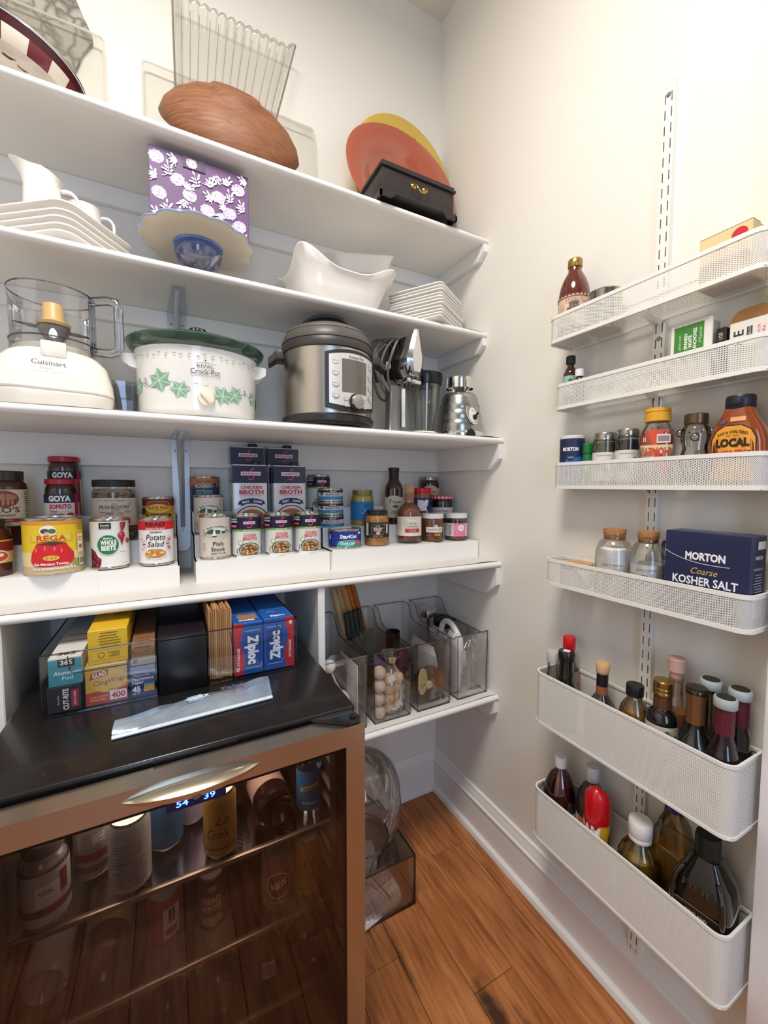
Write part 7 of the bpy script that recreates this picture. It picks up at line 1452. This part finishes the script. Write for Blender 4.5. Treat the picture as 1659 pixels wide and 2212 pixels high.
bottle('rose_vinegar_bottle', 'clear bottle of peach-coloured vinegar with a pink wooden stopper', -.042, -.940, 4, [(.022, 0), (.0245, .003), (.0245, .130), (.021, .155), (.0145, .185), (.0135, .225)], clr, [(.0115, .214), (.0125, .235), (.0160, .2365), (.0165, .262), (.0150, .264), (.0001, .264)], M('#c7a092', .5, var=.1, vscale=50), (.003, .150), M('#d08a54', .3))
bottle('sherry_bottle', 'dark bottle with copper foil neck in front, near the end of the deep rack', -.088, -.999, 4, wineprof(.036, .236, .0150), dkg, [(.0160, .232), (.0168, .233), (.0168, .238), (.0001, .2385)], M('#2c2018', .4), dress=([(.0153, .168), (.0150, .205), (.0165, .226), (.0165, .234)], M('#8a6040', .3, metal=.6)))
greym = M('#a9b3b4', .4)
for lab, x, y, H, foil_, rz in (('grey-capped bottle behind the copper-necked one', -.046, -1.004, .246, None, 0), ('grey-capped wine bottle with a maroon neck in front at the near end', -.090, -1.047, .240, '#5c1f2c', 0), ('grey-capped wine bottle with a maroon neck in the near wall corner', -.043, -1.050, .246, '#541c28', 0)):
    t = bottle('capped_wine_bottle', lab, x, y, 4, wineprof(.0245 if x > -.05 else .030, H, .0145), M('#3a2e18', .08, coat=.8) if foil_ is None else dkr, [(.0175, H-.018), (.0182, H-.017), (.0182, H-.003), (.0165, H), (.0001, H)], greym, dress=([(.0148, H*.72), (.0146, H*.92)], M(foil_, .35)) if foil_ else None)
    MB().lathe([(.0145, H), (.0145, H+.0008), (.0001, H+.0008)], 28).build('dark_cap_top', t, M('#24221f', .5)); t['group'] = 'grey-capped bottles'
# --- lowest rack
t = bottle('maple_syrup_bottle', 'dark red syrup bottle with white cap at the far end of the lowest rack', -.070, -.683, 5, [(.034, 0), (.041, .004), (.042, .10), (.0415, .125), (.036, .155), (.024, .182), (.0125, .196), (.012, .212)], GLASS('#efe2dc', gloss=1.6), lidp(.0150, .202, .230), M('#e2dfda', .4), (.004, .182), M('#4c130c', .12, coat=.5), (.014, .096, .042), M('#cfc4bc', .6), rz=-54)
P = Print().line([(.010, .078), (.034, .080), (.034, .062), (.010, .060), (.010, .078)], .0008, '#8a4c40'); lines(P, .022, .074, .02, 3, .004, '#8a4c40', .001, 2); lines(P, .022, .05, .022, 4, .005, '#8a7a72', .0012, 3); P.wrap(.0427, t)
t = bottle('clear_syrup_bottle', 'clear bottle with white cap and orange and white label behind the red-capped spray', -.050, -.762, 5, [(.030, 0), (.0345, .004), (.0345, .150), (.031, .172), (.020, .195), (.0125, .206), (.012, .220)], GLASS('#d8d0c4', gloss=1.6), lidp(.0158, .208, .245), M('#d6d3d2', .4), (.004, .160), M('#6a5c48', .3), (.02, .120, .0345), M('#d8d4cc', .6), rz=-56)
Print().poly([(-.034, .092), (.034, .092), (.034, .120), (-.034, .120)], '#c87a4c').rect(.0, .088, .05, .014, '#e4e0d8').wrap(.0352, t)
t = thing('cooking_spray', 'yellow cooking spray can with a rounded red cap', 'spray can', (-.078, -.797, ZR[5]), -44)
MB().lathe([(.026, 0), (.0285, .002), (.0285, .142), (.0265, .147)], 36).build('spray_body', t, M('#cf9a24', .3, coat=.3))
n = 32; rows = [(.0295, .144), (.0300, .147), (.0300, .178), (.0290, .195), (.0255, .208), (.018, .217), (.008, .2205), (.0005, .221)]
MB().loft([[(r*cos(2*pi*j/n), r*sin(2*pi*j/n), z+(z-.144)*.10*cos(2*pi*j/n+2.0)) for j in range(n)] for r, z in rows]).build('red_cap', t, M('#c6101e', .3, coat=.4), smooth=60)
P = Print().poly([(-.060, .04), (-.002, .04), (-.002, .146), (-.060, .146)], '#b81c24').rect(-.028, .070, .048, .034, '#c85a34').text('PAM', -.024, .126, .024, '#f0ece8', w=.052, bold=.05).text('ORIGINAL', -.022, .104, .0055, '#f0d0b8', w=.036).rect(.034, .09, .022, .06, '#7a6430'); lines(P, .034, .112, .018, 9, .0055, '#3a3018', .0022, 3); P.wrap(.0286, t)
t = thing('oil_bottle', 'clear vegetable oil bottle with a wide white cap', 'bottle', (-.0745, -.898, ZR[5]), -62)
prof = [(.038, 0), (.042, .004), (.042, .110), (.041, .130), (.033, .150), (.023, .164), (.0195, .170), (.0195, .182)]
MB().lathe(prof, 40).build('plastic_body', t, GLASS('#efe8d4', gloss=1.7), smooth=50); MB().lathe([(.0405, .004), (.0405, .110), (.0385, .128), (.0001, .129)], 40).build('oil', t, M('#9c7c1c', .08, coat=.8, var=.1), smooth=50)
MB().lathe([(.0222, .170), (.0228, .171), (.0228, .179), (.0222, .180), (.0236, .182), (.0236, .210), (.0215, .214), (.0001, .2145)], 40).build('white_cap', t, M('#e6e3dd', .4))
for k in range(8): MB().tube([(r*cos(2*pi*k/8), r*sin(2*pi*k/8), z) for r, z in ((.0422, .10), (.0412, .13), (.0335, .15), (.0235, .164))], .0014, 5).build('body_rib', t, GLASS('#d8c890', gloss=2))
t = thing('large_oil_jug', 'big square plastic jug of golden oil behind the white-capped bottle', 'jug', (-.0415, -.9500, ZR[5]), -90)
MB().loft([squircle(w_, d_, z, 40, 5) for z, w_, d_ in ((0, .070, .040), (.004, .082, .046), (.16, .082, .046), (.20, .074, .044), (.235, .050, .036), (.255, .034, .032), (.272, .032, .032))]).build('plastic_body', t, GLASS('#e6dcc4', gloss=1.8, rough=.06), smooth=50)
MB().loft([squircle(w_-.005, d_-.005, z, 40, 5) for z, w_, d_ in ((.004, .082, .046), (.16, .082, .046), (.20, .074, .044))]).build('oil', t, M('#8f6c1e', .12, coat=.6, var=.3, vscale=40), smooth=50)
MB().lathe([(.019, .262), (.0195, .263), (.0195, .285), (.0001, .286)], 28).build('blue_cap', t, M('#242c58', .4)); MB().tube(bez((.018, 0, .262), (.06, 0, .25), (.06, 0, .17), (.036, 0, .13), 12), .006, 8).build('jug_handle', t, GLASS('#d8cca4', gloss=1.8))
t = thing('dark_spirit_jug', 'large dark glass jug with green neck and brown label at the near end', 'jug', (-.0665, -1.022, ZR[5]), -84)
MB().loft([squircle(w_, d_, z, 48, 4) for z, w_, d_ in ((0, .090, .078), (.005, .100, .088), (.125, .100, .088), (.160, .098, .086), (.190, .086, .076), (.218, .056, .052), (.232, .042, .042))]).build('glass_body', t, M('#15120e', .09, coat=.8, var=.2, vscale=14), smooth=50)
MB().lathe([(.0205, .226), (.0215, .232), (.0210, .268), (.0195, .274), (.0001, .275)], 32).build('green_cap', t, M('#16231c', .4)); [MB().tube(bez((s_*.028, -.030, .205), (s_*.040, -.046, .19), (s_*.042, -.048, .165), (s_*.040, -.0455, .140), 10), .005, 8).build('moulded_rib', t, M('#15120e', .09, coat=.8), smooth=50) for s_ in (-1, 1)]
P = Print().poly(rrect(.084, .128, .010, 4, 0, .082), '#8a6c58').poly(rrect(.080, .124, .009, 4, 0, .082), '#2a1a14').poly(rrect(.066, .096, .020, 5, 0, .074), '#a89684').poly(rrect(.060, .090, .018, 5, 0, .072), '#2c1c16').text('KIRKLAND', 0, .132, .0055, '#d8ccc0', w=.036, bold=.03).text('VANILLA', 0, .070, .009, '#c8b49c', w=.044); P.flat(t, Tr(0, -.0442, 0), 'label_print'); Print().text('FINE', 0, .182, .011, '#2c2822', w=.05, rough=.15, coat=.8).flat(t, None, 'embossing', fn=lambda u, v, k: (u, -.0395+(v-.182)*.30-k-.001, v))
